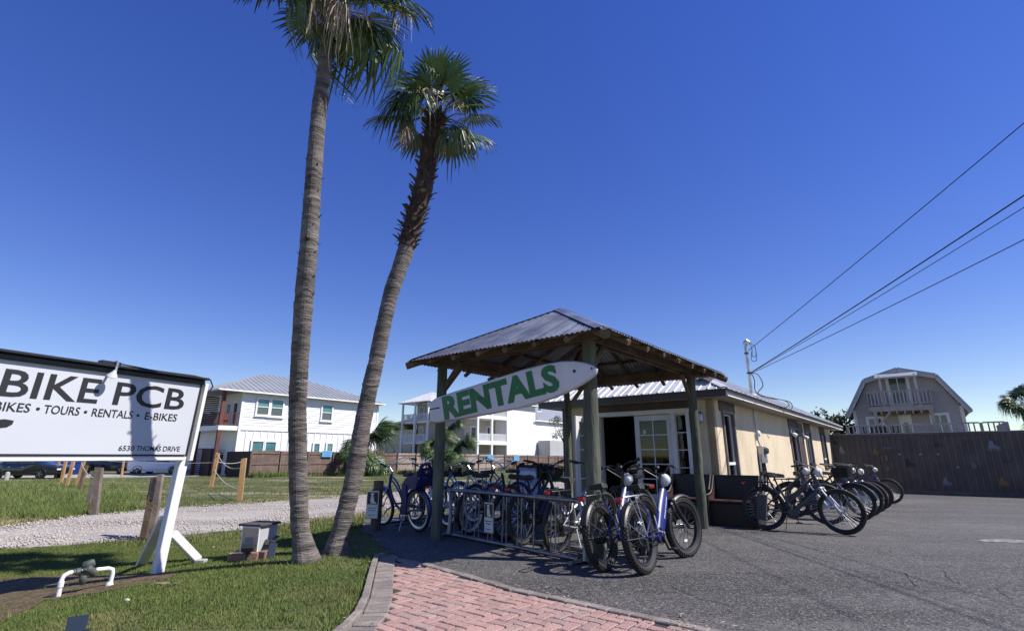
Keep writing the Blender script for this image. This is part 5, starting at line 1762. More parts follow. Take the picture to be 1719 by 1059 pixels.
for (xl, yt, xr, yb) in ((424,740,439,758),(446,741,460,758),(527,744,534,758),(549,744,556,758)):
    y0, z1 = HL(xl, yt); y1, z0 = HL(xr, yb)
    wpart(house, (0.045, (y0+y1)/2, (z0+z1)/2 - .3), (0,1,0), (1,0,0), (y1-y0)+.3, abs(z1-z0)+.8, bars=(1,1), fr=.14, dep=.09)
# porch: posts, floor, railings, slatted screen, doors
pw = 4.2
MB().box((-D/2 + .0, hyp/2, zF2 - .18), (D, -hyp, .36)).build('porch_floor', 'house_white', house)
for x, z0, z1 in ((-.12, 0, zF2 - .36), (-.12, zF2, zE - .1), (-pw, 0, zF2 - .36), (-pw, zF2, zE - .1)):
    MB().box((x, hyp + .15, (z0+z1)/2), (.26, .26, z1-z0)).build('porch_post', 'red_wood', house)
railing(house, (-.1, hyp + .2), (-.1, -.05), zF2, 1.05, 'red_wood', .16)
railing(house, (-pw + .1, hyp + .12), (-.2, hyp + .12), zF2, 1.05, 'red_wood', .16)
scr = MB()
for k in range(16): scr.box((-pw - .1, hyp*.5, zF2 + .2 + k*.16), (.05, -hyp - .3, .10))
scr.build('slat_screen', 'dark_slat', house, kind='stuff')
scr = MB()
for k in range(14): scr.box((-pw - .1, hyp*.5, .2 + k*.16), (.05, -hyp - .3, .10))
scr.build('slat_screen', 'dark_slat', house, kind='stuff')
for zf in (.1, zF2):
    d_ = wpart(house, (-1.1, -.012, zf + 1.05), (1,0,0), (0,-1,0), 1.0, 2.1, pane='dark_glass', name='door', sill=False, fr=.16)
    wpart(house, (-2.4, -.012, zf + 1.05), (1,0,0), (0,-1,0), 1.0, 2.1, pane='dark_glass', name='door', sill=False, fr=.16)
MB().box((-.9, hyp + .7, zF2 + .5), (.6, .5, .9)).build('porch_chair', 'red_wood', house)
MB().box((-pw*.7, hyp*.6, 1.2), (1.8, .2, 2.2)).build('storage_door', 'dark_slat', house)

# ------------------------------------------------------------------ picket fence along the field
FA = -40.6
fb0, _ = ona(420, 775, FA); fb1, _ = ona(1010, 770, FA)
rf = random.Random(9)
fence = empty('picket_fence', gl(FA, fb0, 0), -TH, 'long brown board fence with rails and posts along the far side of the field', 'fence')
pit = 2.35
nP = int((fb1 - fb0) / pit)
ztop0, ztop1 = ona(430, 756, FA)[1], ona(890, 765.5, FA)[1]
for i in range(nP + 1):
    y = i * pit
    wp = gl(FA, fb0 + y)
    g = zt(wp.x, wp.y)
    tz = ztop0 + (ztop1 - ztop0) * min(1.2, y / (fb1 - fb0 - 6))
    MB().box((.07, y, (g + tz)/2 - .05), (.11, .11, tz - g + .1)).build('post', 'fence_wood', fence)
    if i == nP: break
    pale = 6 <= i <= 12
    m = MB()
    k = int(pit / .145)
    for j in range(k):
        yy_ = y + pit*(j+.5)/k
        hh = rf.uniform(-.03, .03)
        m.box((rf.uniform(-.006,.006), yy_, (g + .04 + tz + hh)/2), (.02, .137, tz + hh - g - .04), (0, 0, rf.uniform(-.03,.03)))
    m.build('picket_panel', 'fence_pale' if pale else 'fence_wood', fence, kind='stuff')
    for z in (g + .28, g + (tz-g)*.5, tz - .2):
        MB().box((.035, y + pit/2, z), (.045, pit - .11, .085)).build('rail', 'fence_wood', fence)
# side run from the corner post back to the house
sd = MB()
for j in range(22): sd.box((-.1 - j*.17, -.05, .62), (.155, .02, 1.95))
sd.build('side_panel', 'dark_slat', fence, kind='stuff')
# blue notices on the fence
for i, (px, py, lb) in enumerate(((549,761.5,'light blue notice on the brown fence right of the left palm trunk'),(823,768,'left one of two light blue notices on the far fence'),(867,769,'right one of two light blue notices on the far fence'))):
    b_n, z_n = ona(px, py, FA + .13)
    s_ = 1.0 if i == 0 else 1.15
    o = empty('fence_notice', gl(FA + .14, b_n, z_n), -TH, lb, 'sign', 'blue notices on the fence')
    MB().cbox((0,0,0), (.02,.95*s_,.52*s_), .005).build('plate', 'blue_sign', o)
    for k, (yy_, zz_, w_, h_) in enumerate(((0,.13,.75,.06),(0,.0,.6,.05),(0,-.12,.7,.05))):
        MB().box((.0115, yy_, zz_*s_), (.003, w_*s_, h_*s_)).build('print_line', 'sticker_white', o)
# weeds along the fence foot
pts = []
for _ in range(7000):
    y = rf.random() ** 1.3 * (fb1 - fb0); x = rf.uniform(.1, .9)
    wp = gl(FA + x, fb0 + y)
    if math.sin(y*.9) + math.sin(y*.37+1) + rf.uniform(-1,1) > -.4: pts.append((wp.x, wp.y))
blades('fence_weeds', np.array(pts), .15, .62, .05, 'weed', 'tall green weeds growing along the foot of the board fence', .5)

# ------------------------------------------------------------------ tower house with stacked porches
def tower():
    YB = 78.0
    c0 = at(680, 700, YB); a0, b0 = ab(c0)
    g = -.6
    o = empty('tower_house', gl(a0, b0, g), -TH, 'narrow pale three-storey house with stacked white porches and hip roof behind the fence', 'house')
    k = zc_(c0)/FPX
    H_ = lambda py: at(690, py, YB).z - g
    W = 5.8; Dp = 9.0
    z1, z2, z3 = H_(742), H_(708), H_(677)
    MB().box((W*.55 + 1.3, Dp/2, z3/2), (W - 1.2, Dp - 1.6, z3)).build('wall', 'house_tan', o)
    for z in (z1, z2): MB().box((W/2, Dp/2 - .3, z - .15), (W, Dp, .3)).build('porch_floor', 'house_white', o)
    hip(o, -.6, W + .6, -.9, Dp, z3, z3 + 1.75, 'light_roof', rib=.5)
    for x in (0.1, W*.5, W - .1):
        for y in (-.55, 2.4, 5.2):
            if x > .2 and y > 0: continue
            MB().box((x, y, z3/2), (.24, .24, z3)).build('porch_post', 'house_white', o)
    for z in (z1, z2):
        railing(o, (.1,-.5), (W-.1,-.5), z, 1.0, 'house_white', .2, bw=.06)
        railing(o, (.1,-.4), (.1,5.2), z, 1.0, 'house_white', .2, bw=.06)
        wpart(o, (W*.5, .78, z + 1.1), (1,0,0), (0,-1,0), 1.0, 2.1, pane='dark_glass', name='door', sill=False)
        wpart(o, (W*.8, .78, z + 1.3), (1,0,0), (0,-1,0), 1.2, 1.4, pane='dark_glass')
    MB().box((W*.5, 1.0, z1*.45), (W*.7, .3, z1*.8)).build('garage_door', 'dark_slat', o)
    # white folding chair on the top porch
    ch = empty('porch_chair', gl(a0 + W*.35, b0 - .2, g + z2), -TH, 'white chair on the top porch of the tower house', 'chair')
    MB().box((0,0,.45), (.6,.5,.08)).build('seat', 'white_paint', ch); MB().box((.0,.22,.8), (.6,.07,.8), (R(-18),0,0)).build('backrest', 'white_paint', ch)
    for sx in (-.25,.25):
        for sy in (-.2,.2): MB().box((sx,sy,.22), (.05,.05,.45)).build('leg', 'white_paint', ch)
tower()
# cream house peeking out left of the tower
c0 = at(662, 740, 82); a0, b0 = ab(c0)
cr = empty('cream_house', gl(a0 - 3, b0, -.6), -TH, 'low cream house with pale gable roof left of the tower house', 'house')
hz = at(660, 722, 82).z + .6
MB().box((2.5, 4, hz/2), (11, 8, hz)).build('wall', 'house_cream', cr)
MB().add([(-3.6,-.6,hz-.1),(8.6,-.6,hz+1.5),(8.6,8.6,hz+1.5),(-3.6,8.6,hz-.1),(-3.6,-.6,hz+.2),(8.6,-.6,hz+1.8),(8.6,8.6,hz+1.8),(-3.6,8.6,hz+.2)], BXF).build('roof', 'light_roof', cr)
for x in (0.2, 2.2, 4.4): wpart(cr, (x, -.02, hz*.55), (1,0,0), (0,-1,0), 1.3, 1.3, pane='dark_glass', bars=(2,1))
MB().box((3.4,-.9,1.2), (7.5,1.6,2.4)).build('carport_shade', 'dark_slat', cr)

# ------------------------------------------------------------------ large white building with porches at its left end
WA = -47.0
wb0, _ = ona(801, 720, WA); wbm, _ = ona(853, 720, WA); wb1, _ = ona(899, 720, WA)
gW = -.7
zt2 = ona(853, 676, WA)[1] - gW
wh = empty('white_apartment_building', gl(WA, wb0, gW), -TH, 'large bright white apartment building with porches at its left end behind the pavilion', 'building')
ym, ye = wbm - wb0, wb1 - wb0
zf1 = ona(840, 742, WA)[1] - gW; zf2 = ona(840, 700, WA)[1] - gW
MB().box((-5, ym + (ye-ym)*.5, zt2/2), (10, ye-ym, zt2)).build('wall', 'house_white', wh)
MB().box((-6.2, ym/2, zt2/2), (7.6, ym - .05, zt2 - .1)).build('porch_back_wall', 'house_tan', wh)
for z in (zf1, zf2, zt2 - .2): MB().box((-1.2, ym/2, z - .15), (2.4, ym, .45)).build('porch_floor', 'house_white', wh)
for y in (.2, ym*.47, ym - .15): MB().box((-.15, y, zt2/2), (.32, .32, zt2)).build('porch_post', 'house_white', wh)
for z in (zf1, zf2):
    railing(wh, (-.15,.3), (-.15,ym-.2), z, 1.05, 'house_white', .2, bw=.08)
for z in (0.1, zf1, zf2):
    wpart(wh, (-2.38, ym*.28, z + 1.3), (0,1,0), (1,0,0), 1.3, 1.7, pane='dark_glass', fr=.14)
    wpart(wh, (-2.38, ym*.78, z + 1.15), (0,1,0), (1,0,0), 1.1, 2.2, pane='dark_glass', name='door', sill=False, fr=.14)
hip(wh, -10.6, .6, -.5, ye + .5, zt2, zt2 + 2.0, 'grey_roof', rib=.6)
for (px, py) in ((905, 682), (913, 747)):
    b_n, z_n = ona(px, py, WA)
    if py < 700: wpart(wh, (.012, b_n - wb0, z_n - gW), (0,1,0), (1,0,0), 1.0, 1.6, pane='dim_glass')
    else: MB().box((.06, b_n - wb0, z_n - gW), (.12, .25, .9)).build('meter_box', 'trim_grey', wh)
# grey-roofed house to its right, seen through the pavilion
gb1, _ = ona(1010, 720, WA)
wing = empty('grey_roofed_house', gl(WA, wb1, gW), -TH, 'white house with grey shingle roof seen between the rear pavilion post and the shop', 'house')
Lw = gb1 - wb1
zw = ona(915, 706, WA)[1] - gW
MB().box((-4.2, Lw/2 + .05, zw/2), (8.2, Lw, zw)).build('wall', 'house_white', wing)
MB().add([(-4.5,.1,zw+2.2),(.35,.1,zw-.05),(.35,Lw+.5,zw-.05),(-4.5,Lw+.5,zw+2.2),(-4.5,.1,zw+2.35),(.35,.1,zw+.12),(.35,Lw+.5,zw+.12),(-4.5,Lw+.5,zw+2.35)], BXF).build('roof', 'grey_roof', wing)
MB().box((.3,Lw/2,zw-.12), (.12,Lw+.8,.2)).build('gutter', 'house_white', wing)
zg = ona(915, 740, WA)[1] - gW
MB().box((1.2, 3.0, zg/2), (2.2, 5.0, zg)).build('garage', 'trim_grey', wing)
wpart(wing, (-.05, Lw*.55, zw*.7), (0,1,0), (1,0,0), 1.1, 1.3, pane='dark_glass')

# ------------------------------------------------------------------ steel container wall at the back of the lot
KB = 27.0
ka0, _ = onb(1403, 760, KB)
zkt = onb(1562, 726, KB)[1]; zk0 = -.26
ka1 = 14.5
con = empty('container', gl(ka0 - .2, KB, zk0), -TH, 'long brown corrugated steel container closing off the back of the lot', 'container')
LK = ka1 - ka0; HK = zkt - zk0
prof = []
x = 0.0
while x < LK:
    prof += [(x, 0), (x + .07, 0), (x + .105, .036), (x + .175, .036), (x + .21, 0)]; x += .21
prof = [p for p in prof if p[0] <= LK]
m = MB()
for (x, y) in prof: m.v += [(x, y, .16), (x, y, HK - .10)]
m.f = [(2*i, 2*i+2, 2*i+3, 2*i+1) for i in range(len(prof)-1)]
m.build('corrugated_side', 'container', con, fix=False)
MB().box((LK/2, .02, .08), (LK, .10, .16)).build('bottom_rail', 'container', con)
MB().box((LK/2, .02, HK - .05), (LK, .10, .10)).build('top_rail', 'container', con)
MB().box((LK/2, 1.2, HK + .012), (LK, 2.44, .02)).build('roof_sheet', 'container_pale', con)
MB().box((LK/2, 2.43, HK/2), (LK, .04, HK)).build('back_side', 'container', con)
for x in (0, LK): MB().box((x, 1.2, HK/2), (.08, 2.42, HK - .02)).build('end_frame', 'container', con)
def kpt(px, py):
    a, z = onb(px, py, KB - .04); return a - ka0 + .2, z - zk0
# stickers and stencilled marks on the container
rs_ = random.Random(4)
def blob(px, py, w_, h_, mt, kind='dog'):
    x, z = kpt(px, py)
    k = .027
    W_, H__ = w_*k, h_*k
    if kind == 'dog':    # seated figure with a flat base line
        P = [(-.5,-.35),(-.45,.05),(-.28,.32),(-.32,.5),(-.05,.46),(.06,.30),(.02,.12),(.22,-.08),(.5,-.2),(.48,-.35)]
        MB().prism([(x + p*W_, z + q*H__) for p, q in P], .006, T(0,-.006,0)).build('sticker', mt, con)
        MB().box((x, -.006, z - .47*H__), (W_*1.05, .006, H__*.08)).build('sticker', mt, con)
    elif kind == 'text':
        n = 6
        for i in range(n):
            MB().box((x - W_/2 + W_*(i+.5)/n, -.006, z), (W_/n*.62, .006, H__*rs_.uniform(.6,1)), (0, R(-12), 0)).build('stencil_mark', mt, con)
    else:
        P = [(math.cos(a)*.5*rs_.uniform(.7,1), math.sin(a)*.5*rs_.uniform(.7,1)) for a in [i*.7 for i in range(9)]]
        MB().prism([(x + p*W_, z + q*H__) for p, q in P], .006, T(0,-.006,0)).build('sticker', mt, con)
blob(1402, 743, 6, 9, 'sign_black', 'b'); blob(1414, 755, 9, 13, 'sticker_white'); blob(1470, 757, 8, 11, 'sticker_yellow'); blob(1491, 752, 11, 3, 'sticker_white', 'text')
blob(1527, 776, 11, 12, 'sign_black'); blob(1574, 748, 12, 3.5, 'sign_black', 'text'); blob(1575, 743.5, 10, 2.5, 'brown_trim', 'text'); blob(1668, 747, 13, 13, 'sticker_white')
blob(1590, 808, 11, 12, 'sticker_white'); blob(1686, 808, 11, 12, 'sticker_yellow'); blob(1635, 781, 5, 9, 'sticker_white', 'text'); blob(1690, 774, 9, 3, 'sign_black', 'text')
blob(1510, 762, 4, 2, 'container_pale', 'b'); blob(1480, 769, 3, 12, 'block_brick', 'b'); blob(1488, 768, 4, 13, 'block_brick', 'b'); blob(1490, 786, 5, 7, 'block_brick', 'b'); blob(1608, 784, 4, 2, 'container_pale', 'b'); blob(1545, 762, 5, 1.5, 'container_pale', 'b'); blob(1575, 762, 4, 2, 'container_pale', 'b')

# ------------------------------------------------------------------ gambrel-roofed house behind the container
GB = 37.0
gh_g = .2
ga0, _ = onb(1423, 705, GB); ga1, _ = onb(1628, 688, GB)
P_ = lambda px, py: (onb(px, py, GB)[0] - ga0, onb(px, py, GB)[1] - gh_g)
gh = empty('gambrel_house', gl(ga0, GB, gh_g), -TH, 'grey gambrel-roofed house with wooden balcony behind the brown container', 'house')
eL, bL, pk, bR, eR = P_(1424, 699), P_(1448.5, 640), P_(1501, 621), P_(1567, 630.5), P_(1629, 688)
Lc = (eL[1] + eR[1])/2
cx0 = pk[0]
halfw = (eR[0] - eL[0])/2; kx_ = ((bR[0] - bL[0])/2)
zk = (bL[1] + bR[1])/2; zp = pk[1]
cxm_ = (eL[0] + eR[0])/2
poly = [(cxm_ - halfw + .35, 0), (cxm_ + halfw - .35, 0), (cxm_ + halfw - .35, Lc + .3), (cxm_ + kx_ - .1, zk - .12), (cxm_, zp - .2), (cxm_ - kx_ + .1, zk - .12), (cxm_ - halfw + .35, Lc + .3)]
MB().prism(poly, 9.0, T(0, 4.5, 0)).build('wall', 'house_grey', gh)
def gtop(z):
    if z < Lc + .3: h_ = halfw - .35
    elif z < zk - .12: h_ = (halfw - .35) + (kx_ - .1 - halfw + .35) * (z - Lc - .3)/(zk - .12 - Lc - .3)
    else: h_ = max(0, (kx_ - .1) * (zp - .2 - z)/(zp - .2 - zk + .12))
    return cxm_ - h_, cxm_ + h_
siding(gh, (0,0,0), (1,0,0), (0,-1,0), 0, .2, zp - .25, .16, 'house_grey', top=gtop)
RP = [(cxm_ - halfw, Lc), (cxm_ - kx_, zk), (cxm_, zp), (cxm_ + kx_, zk), (cxm_ + halfw, Lc)]
rf_ = MB()
for (x0, z0), (x1, z1) in zip(RP, RP[1:]):
    d = Vector((x1-x0, 0, z1-z0)); n_ = Vector((-d.z, 0, d.x)).normalized() * .09
    rf_.add([(x0,-.45,z0),(x1,-.45,z1),(x1,9.4,z1),(x0,9.4,z0),(x0+n_.x,-.45,z0+n_.z),(x1+n_.x,-.45,z1+n_.z),(x1+n_.x,9.4,z1+n_.z),(x0+n_.x,9.4,z0+n_.z)], BXF)
rf_.build('roof', 'grey_roof', gh)
for (x0, z0), (x1, z1) in zip(RP, RP[1:]):
    MB().bar((x0,-.40,z0-.10), (x1,-.40,z1-.10), .05, .20).build('rake_board', 'trim_grey', gh)
for x in (cxm_ - halfw + .35, cxm_ + halfw - .35): MB().box((x, -.03, (Lc+.3)/2), (.16, .10, Lc + .3)).build('corner_board', 'white_wood', gh)
# balcony
bl, bz = P_(1463, 690); br, _z = P_(1566, 685)
bfl = P_(1512, 684)[1]; brt = P_(1512, 660)[1]
bx0, bx1 = bl, br
MB().box(((bx0+bx1)/2, -.75, bfl - .14), (bx1-bx0, 1.5, .28)).build('balcony_floor', 'deck_grey', gh)
for k in range(8): MB().box((bx0 + (bx1-bx0)*(k+.5)/8, -.75, bfl - .36), (.07, 1.45, .16)).build('joist', 'new_wood' if k % 2 else 'deck_grey', gh)
railing(gh, (bx0, -1.46), (bx1, -1.46), bfl, brt - bfl, 'deck_grey', .16, bw=.06)
railing(gh, (bx0, -1.4), (bx0, -.02), bfl, brt - bfl, 'deck_grey', .16, bw=.06)
railing(gh, (bx1, -1.4), (bx1, -.02), bfl, brt - bfl, 'deck_grey', .16, bw=.06)
for x in (bx0 + .25, bx1 - .1):
    MB().box((x, -1.38, (bfl-.28)/2), (.14, .14, bfl - .28)).build('balcony_post', 'deck_grey', gh)
MB().bar((bx0 + .3,-1.38,bfl - 1.05), (bx0 + .95,-1.38,bfl - .3), .10, .10).build('brace', 'deck_grey', gh)
for x in (1480, 1538):
    xx, z_ = P_(x, 648); MB().box((xx, -1.35, (bfl + zk)/2), (.10, .10, zk - bfl + .1)).build('awning_post', 'trim_grey', gh)
ax0, ax1 = P_(1471, 640)[0], P_(1541, 636)[0]; az = P_(1505, 637)[1]
MB().add([(ax0,-1.6,az-.1),(ax1,-1.6,az-.1),(ax1,0,az+.35),(ax0,0,az+.35),(ax0,-1.6,az),(ax1,-1.6,az),(ax1,0,az+.45),(ax0,0,az+.45)], BXF).build('awning', 'grey_roof', gh)
# sliding door above, door and windows below
x0, z1 = P_(1487, 645); x1, z0 = P_(1531, 663)
wpart(gh, ((x0+x1)/2, -.06, bfl + 1.0), (1,0,0), (0,-1,0), x1-x0, 2.0, frame='white_wood', pane='dim_glass', bars=(2,1), name='balcony_door', sill=False, fr=.16)
for (l_, r_) in ((1453, 1487), (1559, 1599)):
    x0, z1 = P_(l_, 700 if l_ < 1500 else 694); x1, _ = P_(r_, 720)
    wpart(gh, ((x0+x1)/2, -.06, z1 - .7), (1,0,0), (0,-1,0), x1-x0, 1.45, frame='white_wood', pane='dim_glass', bars=(2,1), fr=.14)
x0, z1 = P_(1507, 696); x1, _ = P_(1534, 720)
dr = MB().cbox(((x0+x1)/2, -.05, z1 - 1.02), (x1-x0, .08, 2.05), .01).build('front_door', 'white_wood', gh)
MB().lathe([(.17,-.01),(.17,.01)], 16, T((x0+x1)/2, -.10, z1 - .85) @ RX(R(90)) @ Matrix.Diagonal((1,2.4,1,1))).build('oval_glass', 'dark_glass', dr)
MB().lathe([(.02,.12),(.12,0),(.10,-.03)], 10, T(P_(1537,693)[0], -.25, P_(1537,693)[1])).build('porch_lamp', 'black_metal', gh)
# deck railing in front of it, standing just behind the container
DB = 30.5
da0, dz0 = onb(1424, 726, DB); da1, _ = onb(1693, 722, DB)
dzt = onb(1560, 711.5, DB)[1]; 
dk = empty('raised_deck', gl(da0, DB, 0), -TH, 'long weathered wooden deck railing behind the container top', 'deck')
Ld = da1 - da0
dh = zkt - .12
MB().box((Ld/2, 1.9, dh - .12), (Ld, 3.8, .18)).build('deck_floor', 'deck_grey', dk)
n_ = 7
for i in range(n_ + 1):
    MB().box((Ld*i/n_, 0, dzt/2), (.11, .11, dzt)).build('post', 'deck_grey', dk)
    if i < n_: railing(dk, (Ld*i/n_ + .06, 0), (Ld*(i+1)/n_ - .06, 0), dh - .05, dzt - dh + .05, 'deck_grey', .17, bw=.05)
MB().box((Ld, 1.9, (dh+dzt)/2), (.1, 3.7, dzt - dh)).build('end_screen', 'deck_grey', dk)
# two dark benches behind the rail
for i, (px, lb) in enumerate(((1464,'left dark slatted chair row behind the deck railing'),(1493,'right dark slatted chair row behind the deck railing'))):
    x, _ = onb(px, 724, DB + 1.0)
    be = empty('deck_bench', gl(x, DB + 1.0, dh), -TH, lb, 'bench', 'deck benches')
    MB().box((0,.1,.32), (.95,.4,.06)).build('seat', 'black_plastic', be)
    for k in range(5): MB().box((-.4 + k*.2, .3, .5), (.14,.04,.42)).build('slat', 'black_plastic', be)
    for sx in (-.4,.4): MB().box((sx,.1,.15), (.06,.4,.3)).build('leg', 'black_plastic', be)

# far palms and tree
bush_palm(622, 794, 694, 108, 'bushy cabbage palm behind the right palm trunk at the fence', 31, .4, Yd=46, group='cabbage palms along the fence')
bush_palm(733, 792, 708, 62, 'cabbage palm left of the front left pavilion post', 32, .45, Yd=50, group='cabbage palms along the fence')
bush_palm(775, 796, 722, 66, 'cabbage palm right of the front left pavilion post', 33, .4, Yd=46, group='cabbage palms along the fence')
bush_palm(760, 790, 695, 50, 'taller dark cabbage palm standing behind the two by the pavilion post', 36, .65, Yd=60, group='cabbage palms along the fence')
bush_palm(1742, 830, 655, 66, 'dark cabbage palm cut off by the right edge behind the container', 34, .72, Yd=30)
def leafy(px, py, Yd, w_, h_, label, seed, n=1500, tr=True):
    rr = random.Random(seed)
    P = at(px, py, Yd); base = Vector((P.x, P.y, zt(P.x, P.y)))
    o = empty('leafy_tree', base, 0, label, 'tree')
    hz = P.z - base.z
    MB().tube([(0,0,-.1),(.1,0,hz*.4),(0,.1,hz*.8)], [.22,.16,.08], 8).build('trunk', 'trunk_brown', o, smooth=True)
    for k in range(5):
        a = k*1.3; MB().tube([(0,.05,hz*.55),(math.cos(a)*w_*.2,math.sin(a)*w_*.2,hz*.8),(math.cos(a)*w_*.38,math.sin(a)*w_*.38,hz)], [.08,.05,.02], 6).build('limb', 'trunk_brown', o, smooth=True)
    V = []; cl = [(rr.uniform(-.4,.4)*w_, rr.uniform(-.4,.4)*w_, hz + rr.uniform(-.35,.35)*h_, rr.uniform(.12,.24)*w_) for _ in range(16)]
    for _ in range(n):
        cx_, cy_, cz_, cr_2 = rr.choice(cl)
        v = Vector((rr.gauss(0,1), rr.gauss(0,1), rr.gauss(0,.8))).normalized()*cr_2*rr.random()**.4
        c = Vector((cx_,cy_,cz_)) + v
        a = Vector((rr.gauss(0,1),rr.gauss(0,1),rr.gauss(0,1))).normalized()*.13; b2 = Vector((rr.gauss(0,1),rr.gauss(0,1),rr.gauss(0,1))).normalized()*.07
        V += [c-a, c+b2, c+a, c-b2]
    m = MB(); m.v = [tuple(v) for v in V]; m.f = [(4*i,4*i+1,4*i+2,4*i+3) for i in range(n)]
    m.build('crown', 'leaf', o, fix=False)
leafy(1414, 708, 34, 2.6, 2.0, 'small grey-green leafy tree between the shop roof and the gambrel house', 41)
leafy(948, 715, 75, 4.5, 5.0, 'dark tree seen beside the rear pavilion post', 42, 1200)
leafy(738, 742, 84, 9, 5.0, 'dark green tree mass behind the cabbage palms', 43, 1800)
leafy(480, 752, 48, 1.6, 3.2, 'thin bare shrub against the white house', 44, 260)
leafy(572, 748, 60, 3.4, 2.6, 'grey shrub left of the bushy cabbage palm', 45, 600)

# ------------------------------------------------------------------ bicycles
# local frame: rear contact at the origin, x forward, y to the rider's left, z up
_cache = {}
def cached(key, fn):
    if key not in _cache: _cache[key] = fn()
    return _cache[key]
def torus(Rm, r, seg=40, ms=8, M=None, sy=1.0):
    m = MB()
    for i in range(seg):
        a = 2*math.pi*i/seg
        for j in range(ms):
            b = 2*math.pi*j/ms
            rr = Rm + r*math.cos(b)
            m.v.append((rr*math.cos(a), r*sy*math.sin(b), rr*math.sin(a)))
    for i in range(seg):
        for j in range(ms):
            m.f.append((i*ms+j, i*ms+(j+1)%ms, ((i+1)%seg)*ms+(j+1)%ms, ((i+1)%seg)*ms+j))
    return m
def tyre_mesh(Rw, tr, knobby, mt):
    m = torus(Rw - tr, tr, 44, 10)
    if knobby:
        n = 54
        for i in range(n):
            a = 2*math.pi*(i + .0)/n
            for j, b in enumerate((-62,-30,0,30,62)):
                aa = a + (math.pi/n if j % 2 else 0)
                bb = R(b)
                rr = Rw - tr + tr*math.cos(bb)*1.01
                c = Vector((rr*math.cos(aa), tr*math.sin(bb)*1.01, rr*math.sin(aa)))
                nrm = Vector((math.cos(bb)*math.cos(aa), math.sin(bb), math.cos(bb)*math.sin(aa)))
                t = Vector((-math.sin(aa), 0, math.cos(aa))); s_ = nrm.cross(t)
                m.box(c, (.022,.020,.016), Matrix((t, s_, nrm)).transposed())
    return m.mesh('tyre', mt, True, fix=False)
def rim_mesh(Rr, w_, mt):
    m = MB(); seg = 40
    pr = [(Rr, -w_), (Rr - .022, -w_*.7), (Rr - .022, w_*.7), (Rr, w_)]
    for i in range(seg):
        a = 2*math.pi*i/seg
        for r, y in pr: m.v.append((r*math.cos(a), y, r*math.sin(a)))
    for i in range(seg):
        for j in range(4):
            m.f.append((i*4+j, i*4+(j+1)%4, ((i+1)%seg)*4+(j+1)%4, ((i+1)%seg)*4+j))
    return m.mesh('rim', mt, True, fix=False)
def wall_mesh(Rw, tr):
    m = torus(Rw - tr*1.42, tr*.62, 40, 6, sy=1.55)
    return m.mesh('white_wall', 'whitewall', True, fix=False)
def spoke_mesh(Rr, n, mt, r=.0016, hubw=.03):
    m = MB()
    for i in range(n):
        a = 2*math.pi*i/n; s = 1 if i % 2 else -1
        a2 = a + .35*(1 if (i//2) % 2 else -1)
        m.tube([(.025*math.cos(a2), s*hubw, .025*math.sin(a2)), (Rr*math.cos(a), 0, Rr*math.sin(a))], r, 3, False)
    return m.mesh('spokes', mt, fix=False)
def hub_mesh(r, w_, mt):
    m = MB().lathe([(r*.5,-w_*1.3),(r*.55,-w_),(r,-w_*.9),(r,w_*.9),(r*.55,w_),(r*.5,w_*1.3)], 14, RX(R(90)))
    return m.mesh('hub', mt, True)
def arc_fender(Rf, w_, a0, a1, mt):
    m = MB(); n = 22; cs = [(-w_, -.016), (-w_*.7, .004), (0, .012), (w_*.7, .004), (w_, -.016)]
    for i in range(n+1):
        a = R(a0 + (a1-a0)*i/n)
        for y, h in cs: m.v.append(((Rf+h)*math.cos(a), y, (Rf+h)*math.sin(a)))
        for y, h in cs: m.v.append(((Rf+h-.004)*math.cos(a), y*.95, (Rf+h-.004)*math.sin(a)))
    k = len(cs)
    for i in range(n):
        for j in range(k-1):
            p = i*2*k + j; q = (i+1)*2*k + j
            m.f += [(p, q, q+1, p+1), (p+k, p+k+1, q+k+1, q+k)]
    return m.mesh('fender', mt, True, fix=False)
def bez(p0, p1, p2, n=8):
    p0, p1, p2 = Vector(p0), Vector(p1), Vector(p2)
    return [p0*(1-t)**2 + p1*2*t*(1-t) + p2*t*t for t in [i/n for i in range(n+1)]]
KIND = {
 'cruiser': dict(R=.335, tr=.027, wb=1.10, knob=False, tyre='black_rubber', rim='steel', spokes=28, hub=.022),
 'ebike':   dict(R=.350, tr=.028, wb=1.14, knob=False, tyre='black_rubber', rim='black_metal', spokes=30, hub=.03),
 'fat':     dict(R=.350, tr=.040, wb=1.20, knob=True, tyre='black_rubber', rim='black_metal', spokes=24, hub=.03),
}
